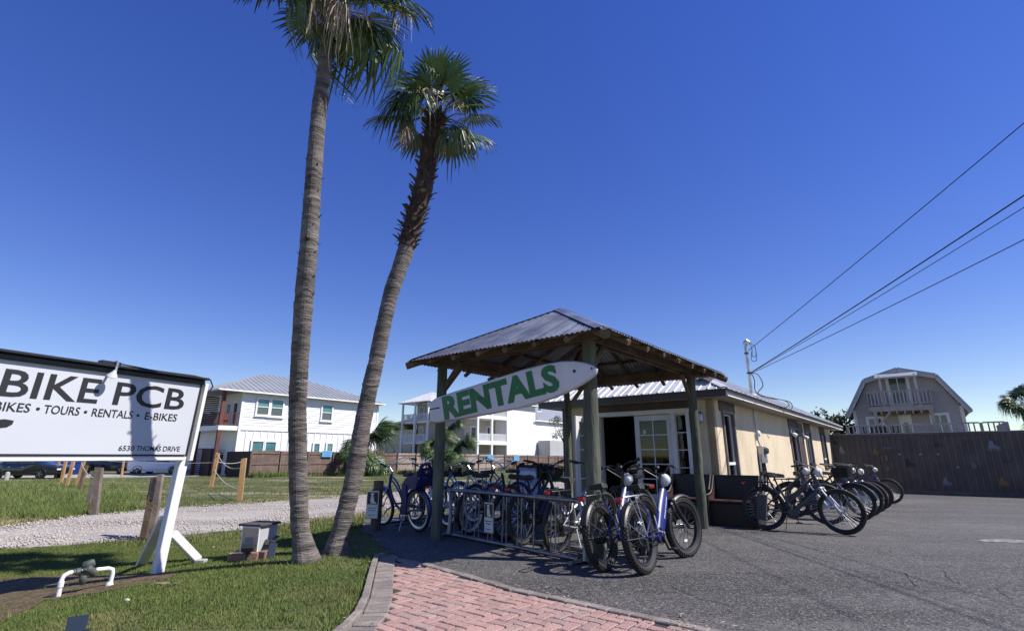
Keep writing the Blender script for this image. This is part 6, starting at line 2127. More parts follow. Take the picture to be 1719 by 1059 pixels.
def bicycle(kind, loc, head, lean, steer, label, group, frame='bike_dark', fender=None, fork='bike_silver', basket=None, rack=True, child=False, light=True,
            lights='lamp_white', tint='bike', cover=False, text=None, bottle=False, z_off=0.0):
    k = KIND[kind]; Rw, tr, wb = k['R'], k['tr'], k['wb']
    name = {'cruiser':'cruiser_bicycle','ebike':'electric_bicycle','fat':'fat_tyre_bicycle'}[kind]
    root = empty(name, loc, 0, label, 'bicycle', group)
    root.rotation_euler = (Matrix.Rotation(head, 3, 'Z') @ Matrix.Rotation(lean, 3, 'X')).to_euler()
    ax = Vector((0,0,Rw)); fx = Vector((wb,0,Rw))
    HBt = Vector((wb - .255, 0, .70 + (Rw-.335))); HT = HBt + Vector((-.075,0,.19))
    if kind == 'fat': HBt = Vector((wb - .27, 0, .69)); HT = HBt + Vector((-.06,0,.14))
    BB = Vector((.435, 0, .29 if kind != 'fat' else .32)); ST = Vector((.27, 0, .66))
    axis = (HT - HBt).normalized()
    Sm = T(*HBt) @ Matrix.Rotation(steer, 4, axis) @ T(*(-HBt))
    def add(key, nm, fn, M=None, par=None):
        return link(nm, cached((kind, frame, fender, fork, key), fn), par or root, M)
    def wheel(M, front):
        t = add('tyre', 'wheel', lambda: tyre_mesh(Rw, tr, k['knob'], k['tyre']), M)
        t.name = 'front_wheel' if front else 'rear_wheel'
        rr = Rw - tr*1.9
        add('rim', 'rim', lambda: rim_mesh(rr, tr*.75, k['rim']), None, t)
        if kind == 'cruiser': add('ww', 'white_wall', lambda: wall_mesh(Rw, tr), None, t)
        add('spokes', 'spokes', lambda: spoke_mesh(rr - .01, k['spokes'], {'cruiser':'steel','ebike':'bike_silver','fat':'black_metal'}[kind], .0018 if kind == 'cruiser' else .0022), None, t)
        big = (not front) and kind != 'cruiser'
        add('hub%d' % big, 'hub', lambda: hub_mesh(.085 if big else k['hub'], .035, 'black_metal' if big else 'steel'), None, t)
        if kind != 'cruiser':
            add('disc', 'brake_disc', lambda: MB().lathe([(.08,-.0015),(.08,.0015)], 24, T(0,.05,0) @ RX(R(90))).mesh('disc','steel'), None, t)
        else:
            pass
        add('refl', 'reflector', lambda: MB().cbox((rr*.6,0,0), (.028,.012,.075), .003).mesh('reflector','lamp_white'), RY(R(40 if front else -70)), t)
        return t
    wheel(T(*ax) @ RY(R(17)), False)
    wheel(Sm @ T(*fx) @ RY(R(51)), True)
    # ---- frame
    def frame_fn():
        m = MB()
        if kind == 'cruiser':
            m.tube(bez(HBt, (HBt.x-.10,0,.34), BB, 10), .022, 9)
            m.tube(bez(HT - axis*.04, (HT.x-.22,0,.80), (BB.x+.02,0,.50), 8) + [Vector((ST.x+.05,0,.42))], .016, 8)
            m.tube(bez(HT - axis*.09, (HT.x-.20,0,.68), (BB.x+.0,0,.42), 8), .014, 8)
            m.tube([BB, ST + Vector((0,0,.02))], .017, 9)
        elif kind == 'ebike':
            m.tube([HT - axis*.03, (.50,0,.60), (.345,0,.53)], .021, 9)
            m.tube([BB, ST + Vector((-.01,0,.06))], .019, 9)
            m.tube([HBt + axis*.01, HBt + Vector((-.06,0,-.04))], .034, 9)
            m.cbox(BB, (.17,.09,.15), .03)
        else:
            m.tube([BB, ST + Vector((-.01,0,.0))], .021, 9)
            m.cbox(BB + Vector((.01,0,.0)), (.20,.11,.15), .035)
            m.tube([HBt + axis*.03, Vector((.60,0,.55)), BB], .02, 8)
        for s in (-1, 1):
            y = tr + .045
            m.tube([(BB.x-.05, s*.045, BB.z), (BB.x-.16, s*(y-.004), BB.z+.01), (ax.x+.02, s*y, ax.z)], .011, 7)
            m.tube([(ST.x+.005, s*.02, ST.z-.06), (ST.x-.07, s*(y-.01), ST.z-.13), (ax.x, s*y, ax.z)], .009, 7)
        m.tube([HBt - axis*.01, HT + axis*.01], .026, 10)
        return m.mesh('frame', frame if kind != 'ebike' else frame, True)
    add('frame', 'frame', frame_fn)
    if kind == 'ebike':
        def bat():
            d = (BB - HBt); m = MB().bar(HBt + d*.08 + Vector((0,0,-.015)), HBt + d*.98 + Vector((0,0,.015)), .075, .095, (0,1,0), .022)
            return m.mesh('battery', frame, False)
        b_ = add('bat', 'battery_tube', bat)
        d = (BB - HBt).normalized()
        Mt = lambda s: T(*(HBt + d*.44 + Vector((0, s*.0385, -.008)))) @ Matrix(((d.x,0,-d.z,0),(0,1,0,0),(d.z,0,d.x,0),(0,0,0,1)))
        for s in (-1, 1):
            add('ptxt%d' % s, 'printed_name', lambda s=s: MB().box((0,0,0), (.17,.002,.022)).mesh('print','bike_silver'), Mt(s))
    if kind == 'fat':
        def blade():
            m = MB(); n = 12
            P = bez(HBt + Vector((-.02,0,.10)), (HBt.x-.17,0,.58), BB + Vector((.04,0,-.02)), n)
            for i, p in enumerate(P):
                t = (P[min(i+1,n)] - P[max(i-1,0)]).normalized(); nz = Vector((-t.z,0,t.x))
                hh = .075 + .022*math.sin(math.pi*i/n); ww = .042
                for q in range(10):
                    a = 2*math.pi*q/10
                    m.v.append(tuple(p + nz*hh*math.cos(a) + Vector((0,ww*math.sin(a),0))))
            for i in range(n):
                for q in range(10): m.f.append((i*10+q, i*10+(q+1)%10, (i+1)*10+(q+1)%10, (i+1)*10+q))
            m.f += [tuple(range(10)), tuple(range(n*10+9, n*10-1, -1))]
            return m.mesh('down_tube', frame, True)
        add('blade', 'down_tube', blade)
        # white slanted script on both sides of the tube
        P = bez(HBt + Vector((-.02,0,.10)), (HBt.x-.17,0,.58), BB + Vector((.04,0,-.02)), 40)
        def script(s):
            m = MB()
            for j in range(9):
                p = P[8 + j*2 + (j > 4)]; t = (P[14] - P[12]).normalized()
                hgt = .05 if j in (0,4,7) else .032
                m.box(p + Vector((0, s*.0405, 0)), (.009,.003,hgt), (0, R(38), 0))
                m.box(p + Vector((.006, s*.0404, -.01)), (.02,.0028,.007), (0, R(-52), 0))
            return m.mesh('lettering','bike_white')
        for s in (-1, 1): add('script%d' % s, 'lettering', lambda s=s: script(s))
        def stripe(): 
            m = MB()
            m.tube([(BB.x-.06,-.05,BB.z+.22),(BB.x-.04,-.055,BB.z+.06),(BB.x+.12,-.05,BB.z+.02)], .007, 6)
            m.tube([(BB.x-.06,.05,BB.z+.22),(BB.x-.04,.055,BB.z+.06),(BB.x+.12,.05,BB.z+.02)], .007, 6)
            return m.mesh('trim_tube','bike_white', True)
        add('stripe', 'trim_tube', stripe)
    # ---- fork, turned with the bars
    def fork_fn():
        m = MB()
        y = tr + .035
        cr = HBt - axis*.03
        if kind == 'cruiser':
            for s in (-1,1): m.tube([cr + Vector((0,s*.035,0)), cr + Vector((.045,s*y,-.10)), (fx.x-.03,s*y,fx.z+.08), (fx.x,s*y,fx.z)], [.013,.013,.011,.008], 7)
            m.tube([cr + Vector((0,-.04,0)), cr + Vector((0,.04,0))], .016, 7)
        else:
            for s in (-1,1):
                m.tube([cr + Vector((.01,s*y,.01)), fx.lerp(cr,.45) + Vector((0,s*y,0))], .017, 9)
                m.tube([fx.lerp(cr,.50) + Vector((0,s*y,0)), fx + Vector((0,s*y,-.01))], .022, 9)
            m.cbox(cr + Vector((.005,0,.012)), (.06,2*y+.05,.045), .012)
            m.tube([fx.lerp(cr,.47) + Vector((-.03,-y,.02)), fx.lerp(cr,.5) + Vector((-.055,0,.04)), fx.lerp(cr,.47) + Vector((-.03,y,.02))], .012, 7)
        return m.mesh('fork', fork, True)
    add('fork', 'fork', fork_fn, Sm)
    # ---- handlebar, grips, levers
    top = HT + axis*.05
    def bar_pts(s):
        if kind == 'cruiser':
            return bez(top + Vector((.05,0,.05)), top + Vector((.08,s*.12,.16)), top + Vector((-.02,s*.26,.20)), 6) + bez(top + Vector((-.04,s*.28,.195)), top + Vector((-.12,s*.33,.18)), top + Vector((-.26,s*.35,.15)), 5)
        if kind == 'ebike':
            return [top + Vector((.05,0,.07)), top + Vector((.05,s*.05,.07)), top + Vector((.03,s*.14,.115)), top + Vector((-.01,s*.22,.13)), top + Vector((-.09,s*.325,.135))]
        return [top + Vector((.03,0,.12)), top + Vector((.03,s*.06,.12)), top + Vector((.0,s*.16,.19)), top + Vector((-.06,s*.26,.20)), top + Vector((-.16,s*.34,.19))]
    def bars():
        m = MB()
        for s in (-1,1): m.tube(bar_pts(s), .0115, 8)
        m.tube([HT - axis*.02, top, top + Vector((.05 if kind != 'fat' else .03,0,.07 if kind != 'fat' else .12))], .019, 9)
        return m.mesh('handlebar', 'chrome' if kind == 'cruiser' and frame != 'bike_teal' else 'black_metal', True)
    hb = add('bars', 'handlebar', bars, Sm)
    def grip(s):
        p = bar_pts(s); a, b = p[-1], p[-2]
        d = (a - b).normalized()
        return MB().tube([a - d*.11, a - d*.10, a + d*.01, a + d*.012], [.014,.019,.018,.014], 9).mesh('grip','black_rubber', True)
    def lever(s):
        p = bar_pts(s); a, b = p[-1], p[-2]; d = (a - b).normalized()
        m = MB().cbox(a - d*.15, (.04,.035,.03), .008)
        m.tube([a - d*.145 + Vector((.03,0,-.005)), a - d*.09 + Vector((.055,0,-.02)), a - d*.0 + Vector((.05,0,-.035))], .006, 6)
        m.tube([a - d*.16 + Vector((.02,0,0)), top + Vector((.16,s*.10,.05)), HBt + Vector((.05,s*.03,.06))], .0035, 5)
        return m.mesh('brake_lever','black_metal', True)
    for s in (-1,1):
        add('grip%d' % s, 'grip', lambda s=s: grip(s), None, hb)
        if kind != 'cruiser' or True: add('lever%d' % s, 'brake_lever', lambda s=s: lever(s), None, hb)
    if kind != 'cruiser':
        add('disp', 'display', lambda: MB().cbox(top + Vector((.02,.03,.115 if kind == 'ebike' else .19)), (.05,.07,.035), .008, (0,R(-25),0)).mesh('display','black_plastic'), None, hb)
    if light:
        zl = top + (Vector((.10,0,.0)) if kind != 'cruiser' else Vector((.09,0,-.02)))
        sz = .066 if kind != 'cruiser' else .045
        if kind == 'fat': zl = HT + Vector((.085,0,.085)); sz = .074
        def lamp():
            m = MB().sphere((0,0,0), sz, 14, 9, (.85,1,1.05)); m.v = [tuple(Vector(p) + zl) for p in m.v]; return m.mesh('headlight', lights, True)
        l_ = add('lamp' + lights, 'headlight', lamp, Sm)
        add('lens', 'lens', lambda: MB().lathe([(sz*.8,0),(sz*.55,.012)], 14, T(*(zl + Vector((sz*.72,0,0)))) @ RY(R(90))).mesh('lens','lamp_white', True), None, l_)
    # ---- saddle, crank, kickstand
    sad = ST + Vector((-.055,0,.23 if kind != 'fat' else .20))
    def saddle():
        m = MB(); prof = [(-.13,.0,.02),(-.125,.09,.035),(-.06,.105,.04),(.02,.06,.035),(.09,.026,.03),(.15,.018,.02),(.165,.0,.01)]
        sc = 1.15 if kind == 'cruiser' else 1.0
        for x, w_, h in prof:
            w_ = max(w_, .008)*sc
            m.v += [tuple(sad + Vector((x*sc,-w_,-.02))), tuple(sad + Vector((x*sc,-w_*.8,h))), tuple(sad + Vector((x*sc,0,h-.006))), tuple(sad + Vector((x*sc,w_*.8,h))), tuple(sad + Vector((x*sc,w_,-.02))), tuple(sad + Vector((x*sc,0,-.035)))]
        n = len(prof)
        for i in range(n-1):
            for j in range(6): m.f.append((i*6+j, i*6+(j+1)%6, (i+1)*6+(j+1)%6, (i+1)*6+j))
        m.f += [tuple(range(6)), tuple(range(n*6-1, n*6-7, -1))]
        return m.mesh('saddle','black_rubber', True)
    add('saddle', 'saddle', saddle)
    add('spost', 'seat_post', lambda: MB().tube([ST - Vector((-.01,0,.03)), sad + Vector((0,0,-.03))], .014, 8).mesh('seat_post','black_metal' if kind != 'cruiser' else 'steel', True))
    def crank():
        m = torus(.085, .006, 28, 5); m.v = [(x+BB.x, y-.055, z+BB.z) for x,y,z in m.v]
        for q in range(5): m.bar(BB + Vector((0,-.055,0)), BB + Vector((.08*math.cos(q*1.257),-.055,.08*math.sin(q*1.257))), .006, .014, (0,1,0))
        for s, a in ((-1,R(-62)),(1,R(118))):
            e = BB + Vector((.17*math.cos(a), s*.075, .17*math.sin(a)))
            m.bar(BB + Vector((0,s*.07,0)), e, .014, .022, (0,1,0))
        return m.mesh('crankset','black_metal' if kind != 'cruiser' else 'steel')
    cs = add('crank', 'crankset', crank)
    def pedal(s):
        a = R(-62 if s < 0 else 118); e = BB + Vector((.17*math.cos(a), s*.125, .17*math.sin(a)))
        return MB().cbox(e, (.095,.085,.02), .005).mesh('pedal','black_plastic')
    for s in (-1,1): add('pedal%d' % s, 'pedal', lambda s=s: pedal(s), None, cs)
    def chain():
        m = MB()
        if kind == 'cruiser':
            m.bar(ax + Vector((-.03,-.055,.035)), BB + Vector((.06,-.06,.085)), .012, .05, (0,0,1)); return m.mesh('chain_guard', frame)
        m.tube([ax + Vector((0,-.055,.03)), BB + Vector((0,-.055,.085))], .005, 5); m.tube([ax + Vector((0,-.055,-.05)), BB + Vector((0,-.055,-.085))], .005, 5)
        m.cbox(ax + Vector((.03,-.06,-.08)), (.04,.02,.11), .006)
        return m.mesh('chain','black_metal')
    add('chain', 'chain', chain)
    sgn_ = -1 if lean < 0 else 1
    kl = .30
    def kick():
        f_ = Vector((BB.x-.09, sgn_*-.06, BB.z-.02))
        m = MB().tube([f_, f_ + Vector((-.07, sgn_*-.155, -BB.z + .02 - (math.sin(abs(lean))*.22))) ], .009, 7)
        return m.mesh('kickstand','steel', True)
    add('kick%d' % sgn_, 'kickstand', kick)
    # ---- fenders and rack
    if fender:
        fw_ = tr*1.25
        add('fr', 'rear_fender', lambda: arc_fender(Rw+.022, fw_, 25 if kind != 'fat' else 60, 190 if kind != 'fat' else 158, fender), T(*ax))
        add('ff', 'front_fender', lambda: arc_fender(Rw+.022, fw_, {'cruiser':20,'ebike':8,'fat':60}[kind], {'cruiser':135,'ebike':135,'fat':150}[kind], fender), Sm @ T(*fx))
    def stays(front):
        m = MB(); c = fx if front else ax
        for s in (-1,1):
            for a in ((115,) if front else (150, 178)): m.tube([c + Vector((0,s*(tr+.03),0)), c + Vector(((Rw+.01)*math.cos(R(a)), s*tr*1.1, (Rw+.01)*math.sin(R(a))))], .003, 5)
        return m.mesh('stay','steel', True)
    if fender: add('stay', 'fender_stay', lambda: stays(False))
    if rack:
        def rk():
            m = MB(); z = 2*Rw + .075
            for s in (-1,1):
                m.tube([(.16,s*.06,z),(-.26,s*.06,z),(-.28,s*.04,z)], .007, 6)
                for x in (-.02,-.16): m.tube([(x,s*.06,z),(0,s*(tr+.05),Rw+.03)], .006, 6)
            for x in (.14,.04,-.08,-.2,-.28): m.tube([(x,-.06,z),(x,.06,z)], .006, 6)
            m.tube([(.16,0,z),(ST.x,0,ST.z-.02)], .006, 6)
            return m.mesh('rear_rack', 'steel' if rack == 'steel' else 'black_metal', True)
        add('rack' + str(rack), 'rear_rack', rk)
        add('tail', 'tail_light', lambda: MB().cbox((-.30,0,2*Rw+.05), (.03,.08,.04), .006).mesh('tail','red_plastic'))
    if basket:
        def bk():
            m = MB(); c = top + Vector((.20,0,.0))
            w0, l0, h0 = .17, .13, .22
            pts = lambda z, e: [c + Vector((sx*(l0+e), sy*(w0+e), z)) for sx, sy in ((-1,-1),(1,-1),(1,1),(-1,1))]
            lv = [pts(-.12 + h0*i/6, .03*i/6) for i in range(7)]
            for i, L_ in enumerate(lv):
                for p, q in zip(L_, L_[1:]+L_[:1]): m.tube([p, q], .006 if i in (0,6) else .004, 5)
            for e in range(4):
                for j in range(9):
                    t = j/9
                    a = lv[0][e].lerp(lv[0][(e+1)%4], t); b = lv[6][e].lerp(lv[6][(e+1)%4], t)
                    m.tube([a, b], .004, 4)
            for j in range(6):
                t = j/5; m.tube([lv[0][0].lerp(lv[0][1],t), lv[0][3].lerp(lv[0][2],t)], .004, 4)
            bb = [v + Vector((0,0,.004)) for v in lv[0]]; cc = [v - Vector((0,0,.004)) for v in lv[5]]
            return m.mesh('basket', basket)
        add('basket' + basket, 'basket', bk, Sm)
        def liner():
            c = top + Vector((.20,0,.0)); w0, l0, h0 = .165, .125, .20
            m = MB()
            lo = [c + Vector((sx*l0, sy*w0, -.115)) for sx, sy in ((-1,-1),(1,-1),(1,1),(-1,1))]; hi = [p + Vector((0,0,h0)) + (p-c)*.12 for p in lo]
            for i in range(4): m.quad(lo[i], lo[(i+1)%4], hi[(i+1)%4], hi[i])
            m.quad(*lo)
            return m.mesh('basket_liner', basket)
        add('liner' + basket, 'basket_liner', liner, Sm)
    if child:
        def seat_shell():
            m = MB(); O = Vector((-.02,0,.76))
            # back: an outline loop with cross bars so that openings show
            L_ = []
            for i in range(25):
                t = i/24; a = math.pi*t
                L_.append(O + Vector((-.16 - .10*math.sin(a), .165*math.cos(a)*(1.0 - .1*math.sin(a)), .02 + .30*math.sin(a))))
            m.tube(L_, .024, 8)
            for z, h, w_ in ((.04,.10,.30),(.14,.06,.29),(.23,.05,.27)): m.cbox(O + Vector((-.20 - z*.12,0,z)), (.03,w_,h), .012, (0,R(-12),0))
            for y in (-.07,.07): m.cbox(O + Vector((-.22,y,.20)), (.028,.035,.26), .012, (0,R(-12),0))
            m.cbox(O + Vector((.0,0,-.03)), (.34,.30,.06), .03)                    # seat pan
            for s in (-1,1):
                m.prism([(-.24,.22),(-.10,.16),(.10,.10),(.18,.02),(.17,-.06),(-.18,-.06),(-.24,.05)], .028, T(*(O + Vector((0,s*.165,0)))))
                m.prism([(.06,.0),(.18,.02),(.22,-.20),(.22,-.46),(.10,-.48),(.06,-.25)], .03, T(*(O + Vector((0,s*.18,0)))))   # leg guards
                m.cbox(O + Vector((.18,s*.15,-.46)), (.17,.10,.03), .01)
            return m.mesh('child_seat','seat_blue')
        cs_ = add('child', 'child_seat', seat_shell)
        def straps():
            m = MB(); O = Vector((-.02,0,.76))
            for y in (-.06,.06): m.tube([O + Vector((-.20,y,.32)), O + Vector((-.12,y,.16)), O + Vector((.02,y*.3,.03))], .014, 5)
            m.cbox(O + Vector((-.10,0,.16)), (.05,.11,.10), .02)
            return m.mesh('harness','black_plastic')
        add('straps', 'harness', straps, None, cs_)
    if cover:
        add('cover', 'wheel_bag', lambda: MB().cbox((-.02,-.10,.36), (.16,.05,.42), .02, (0,R(8),0)).mesh('bag','dark_cover'))
    return root

def bike_at(kind, rear_px, front_px, lean, steer, label, group, **kw):
    r_ = gp(*rear_px, .012); f_ = gp(*front_px, .012)
    return bicycle(kind, r_, math.atan2(f_.y - r_.y, f_.x - r_.x), lean, steer, label, group, **kw)
def bike_xy(kind, p, hd, lean, steer, label, group, **kw):
    return bicycle(kind, Vector((p[0], p[1], zt(p[0], p[1]) + .012)), hd, lean, steer, label, group, **kw)

# two blue fat-tyre bikes at the right front of the pavilion
gF = 'blue fat-tyre bicycles by the front post'
bicycle('fat', Vector((1.42, 5.86, .012)), R(51), R(-10), R(-14), 'blue fat-tyre bicycle nearest the camera, right of the front post', gF, frame='bike_royal', fender='black_plastic', fork='black_metal', rack='steel')
bicycle('fat', Vector((1.02, 6.00, .012)), R(54), R(-9), R(-10), 'blue fat-tyre bicycle close beside the front post, behind the nearest one', gF, frame='bike_royal', fender='black_plastic', fork='black_metal')

# row of e-bikes on the right by the stucco wall
gE = 'electric bicycles lined up by the stucco wall'
hd_m = math.atan2(-.50, .866)
row = [((1420,899),'ebike','black electric bicycle with grey wheel bag, nearest of the row by the wall', dict(frame='bike_dark', rack=True, cover=True), -20, 0),
       ((1392,882),'ebike','second electric bicycle of the wall row, silver rear rack, behind the nearest', dict(frame='bike_dark', rack='steel', fender='black_plastic'), 4, 4),
       ((1443,876),'ebike','third electric bicycle of the wall row, silver fork', dict(frame='bike_dark', fender='black_plastic', basket='basket_black'), -14, -2),
       ((1466,863),'ebike','electric bicycle of the wall row with white headlight and bare rear wheel', dict(frame='bike_dark', rack=False), -10, 2),
       ((1456,869),'ebike','electric bicycle of the wall row squeezed between the third and the one with white headlight', dict(frame='bike_dark', fender='black_plastic', rack='steel'), -6, 4),
       ((1476,856),'fat','thick-tyred bicycle second from the far end of the wall row', dict(frame='bike_dark', fork='bike_silver'), -10, -3),
       ((1497,846),'ebike','last bicycle of the wall row, blue frame in front of the container', dict(frame='bike_royal', fork='black_metal'), -16, -2)]
for i, (fpx, kd, lb, kw, st, dh_) in enumerate(row):
    f_ = gp(*fpx); hd = hd_m + R(dh_); wb_ = KIND[kd]['wb']
    bike_xy(kd, (f_.x - wb_*math.cos(hd), f_.y - wb_*math.sin(hd)), hd, R(-7), R(st), lb, gE, **kw)

# cruisers in the coil rack at the left end of the pavilion
gC = 'beach cruisers at the left end of the pavilion'
nh = math.atan2(sT*1.0, -cT) ; nh = math.atan2(.70, -.71)
cr0 = gp(703, 893)
crs = [('blue beach cruiser with child seat, leftmost bicycle under the pavilion', dict(frame='bike_blue', fender='bike_blue', child=True, rack=True), 8),
       ('beach cruiser with pale frame just behind the one with the child seat', dict(frame='bike_white', fender='black_plastic', rack=False), 10),
       ('teal beach cruiser with black basket behind the front left post', dict(frame='bike_teal', fender='black_plastic', basket='basket_black', rack=False), -6),
       ('beach cruiser with green mesh basket, fourth from the left', dict(frame='bike_white', fender='bike_blue', basket='green_mesh', rack=False), 8),
       ('blue beach cruiser with deep blue fenders, fifth from the left', dict(frame='bike_blue', fender='bike_blue', rack=False), 5)]
for i, (lb, kw, st) in enumerate(crs):
    p = Vector((cr0.x, cr0.y, 0)) + Vector((sT, cT, 0)) * (i * .66)
    bike_xy('cruiser', p, nh + R((0,-4,3,-2,2)[i]), R((-6,-5,6,-5,5)[i]), R(st), lb, gC, light=False, **kw)

# bikes parked in the tubular rack across the front
gR = 'bicycles parked in the tubular steel rack'
rk = [((786, 897), 'cruiser', 'dark beach cruiser in the left end of the tubular rack', dict(frame='bike_dark', fender='black_plastic', rack=False, basket=None), 5, 6),
      ((846, 908), 'ebike', 'black electric bicycle second from the left in the tubular rack', dict(frame='bike_dark', basket='basket_black', rack=True, fork='black_metal'), 4, -8),
      ((878, 915), 'ebike', 'black electric bicycle in the middle of the tubular rack', dict(frame='bike_dark', rack=True, fork='bike_silver'), -5, 10),
      ((934, 930), 'ebike', 'silver-forked electric bicycle near the right end of the tubular rack', dict(frame='bike_silver', fork='bike_silver', rack=True), 5, -6)]
for i, (px, kd, lb, kw, ln, st) in enumerate(rk):
    p = gp(*px, .012) + Vector((sT, cT, 0)) * .02
    bike_xy(kd, p, math.atan2(cT, sT) + R((3,-3,2,0)[i]), R(ln), R(st), lb, gR, light=(kd != 'cruiser'), lights='black_plastic', **kw)
# one more leaning in by the front post, white print on its down tube
bike_xy('ebike', gl(-3.55, 7.9)[:2], R(100), R(-6), R(10), 'electric bicycle with white printed down tube between rack and door', gR, frame='bike_dark', fork='black_metal', lights='black_plastic')

# ------------------------------------------------------------------ tubular bike rack
RA, RBk = gp(752, 900), gp(975, 946)
dR = (RBk - RA); LR = Vector((dR.x, dR.y, 0)).length
rack = empty('bike_rack', RA, math.atan2(dR.y, dR.x), 'galvanised tubular steel bike rack with upright bars across the pavilion front', 'bike rack')
zT_ = .69
fo = .03
MB().tube([(0,0,zT_),(LR-.06,0,zT_)], .030, 10).build('top_rail', 'galv', rack, smooth=True)
for y in (-fo, fo + .42): MB().tube([(0,y,.05),(LR,y,.05)], .028, 10).build('bottom_rail', 'galv', rack, smooth=True)
for x in (.0, LR):
    MB().tube(bez((x - .05,0,zT_), (x + .05,0,zT_), (x + .07,-.02,zT_-.10), 5) + [Vector((x + .13,-.05,.30)), Vector((x + .14,-.08,.06))], .030, 10).build('end_frame', 'galv', rack, smooth=True)
    MB().tube([(x,0,zT_-.02),(x,.2,zT_-.25),(x,fo+.42,.05)], .028, 10).build('end_frame', 'galv', rack, smooth=True)
    MB().tube([(x+.02,-fo-.18,.03),(x+.02,fo+.5,.03)], .028, 9).build('foot', 'galv', rack, smooth=True)
nB = 9
for i in range(nB):
    for j in (0, 1):
        x = .10 + (LR - .25) * i / (nB-1) + j*.055
        if x > LR - .1 or rnd.random() < .08: continue
        MB().tube([(x,0,zT_),(x,-fo,.05)] if j == 0 else [(x,.012,zT_),(x,.0,.06)], .009, 7).build('upright', 'galv', rack, smooth=True)
# pictogram notice hung on the rack
def notice(loc, rz, w_, h_, label, tilt=0.0):
    o = empty('rack_notice', loc, rz, label, 'sign', 'black and white dog notices')
    MB().cbox((0,0,h_/2), (w_,.012,h_), .005).build('plate', 'alu_dull', o)
    MB().box((0,-.0075,h_*.735), (w_*.88,.003,h_*.44)).build('black_field', 'sign_black', o)
    MB().box((0,-.0075,h_*.26), (w_*.88,.003,h_*.44)).build('white_field', 'lamp_white', o)
    P = [(-.12,-.42),(-.16,-.05),(-.10,.22),(-.17,.36),(-.02,.44),(.10,.40),(.08,.30),(.03,.24),(.10,0),(.14,-.25),(.30,-.38),(.30,-.42)]
    MB().prism([(x*w_*1.1, h_*.735 + z*h_*.46) for x, z in P], .003, T(0,-.0102,0)).build('dog_figure', 'lamp_white', o)
    return o
def say(o, body, w_, h, z):
    me, wd = text_mesh(body, 'sign_black', h=h, w=w_, depth=.002, bold=.01)
    link('lettering', me, o, T(-w_/2, -.0095, z))
xn = LR*.40
Mr = T(*RA) @ RZ(math.atan2(dR.y, dR.x))
nl = Mr @ Vector((xn, -.06, .17))
n1_ = notice(nl, math.atan2(dR.y, dR.x), .20, .40, 'dog pictogram notice hung on the bars of the tubular bike rack')
say(n1_, 'Leave the Leash &', .15, .020, .145); say(n1_, 'Not Needed', .11, .020, .110); say(n1_, 'www', .12, .014, .040)
# post with the second notice, and the coil rack
def round_post(P, h, r, label, mt='old_wood'):
    o = MB().tube([(0,0,-.1),(0,0,h*.5),(.005,0,h)], [r*1.03,r,r*.98], 14).build('timber_bollard', mt, None, smooth=True)
    o.location = P; return tag(o, label, 'post', 'round timber bollards')
PB = gp(630, 890)
round_post(PB, .80, .085, 'short round timber bollard left of the cruiser with child seat')
n2_ = notice(Vector((PB.x - .05, PB.y - .11, PB.z + .20)), R(-12), .22, .44, 'dog pictogram notice leaning on the left timber bollard')
say(n2_, 'Leave the Leash', .15, .020, .16); say(n2_, 'Not Needed', .12, .020, .12); say(n2_, 'www', .12, .014, .05)
PB2 = gp(738, 868); round_post(PB2, .95, .075, 'dark timber bollard just behind the front left pavilion post')
co = gp(636, 884) + Vector((sT,cT,0))*.25
coil = empty('coil_rack', co, math.atan2(.78, .62), 'low black coil bicycle rack behind the left timber bollard', 'bike rack')
pts = []
for i in range(61):
    t = i/60*5*2*math.pi
    pts.append((i/60*1.9, .20*math.cos(t), .17 + .15*math.sin(t)))
MB().tube(pts, .014, 7).build('coil', 'black_metal', coil, smooth=True)
for y in (-.2,.2): MB().tube([(-.05,y,.02),(1.95,y,.02)], .016, 7).build('base_bar', 'black_metal', coil, smooth=True)

# ------------------------------------------------------------------ A-frame sidewalk board
AB = gp(888, 848)
af = empty('sidewalk_board', AB, R(-8), 'black plastic A-frame sidewalk board with blue poster behind the bike rack', 'sign')
kA = zc_(AB)/FPX
for s in (-1, 1):
    tilt = R(14) * s
    Mx = T(0, s*.24, 0) @ RX(tilt)
    f = MB()
    w_, h_ = .66, 1.12
    outer = [(-w_/2,0),(w_/2,0),(w_/2,h_*.90),(w_/2-.08,h_*.96),(.14,h_),(-.14,h_),(-w_/2+.08,h_*.96),(-w_/2,h_*.90)]
    fr_ = MB()
    fr_.box((-w_/2+.035,0,h_*.45), (.07,.045,h_*.9)); fr_.box((w_/2-.035,0,h_*.45), (.07,.045,h_*.9)); fr_.box((0,0,.06), (w_-.14,.044,.12))
    fr_.prism([(-w_/2,h_*.88),(w_/2,h_*.88),(w_/2,h_*.90),(w_/2-.08,h_*.96),(.14,h_),(.10,h_*.97),(.10,h_*.935),(-.10,h_*.935),(-.10,h_*.97),(-.14,h_),(-w_/2+.08,h_*.96),(-w_/2,h_*.90)], .044)
    fr_.xform(Mx)
    p_ = fr_.build('frame', 'black_plastic', af)
    MB().box((0,0,h_*.5), (w_-.13,.02,h_*.78)).xform(Mx).build('poster', 'board_blue', p_)
    if s < 0:
        MB().box((0,-.0115,h_*.72), (w_-.2,.003,.16)).xform(Mx).build('poster_band', 'lamp_white', p_)
        me, wd = text_mesh('BIKE', 'sign_black', h=.075, depth=.002, bold=.02); link('lettering', me, p_, Mx @ T(-wd/2, -.012, h_*.52))
        MB().box((0,-.0115,h_*.42), (w_-.24,.003,.05)).xform(Mx).build('poster_band', 'lamp_white', p_)
# red item by the open door
rd = gp(975, 848)
o = MB().cbox((0,0,.17), (.30,.22,.34), .04).build('red_cooler', 'red_plastic'); o.location = rd; o.rotation_euler = (0,0,-TH)
tag(o, 'red plastic cooler standing by the open door leaf', 'cooler')

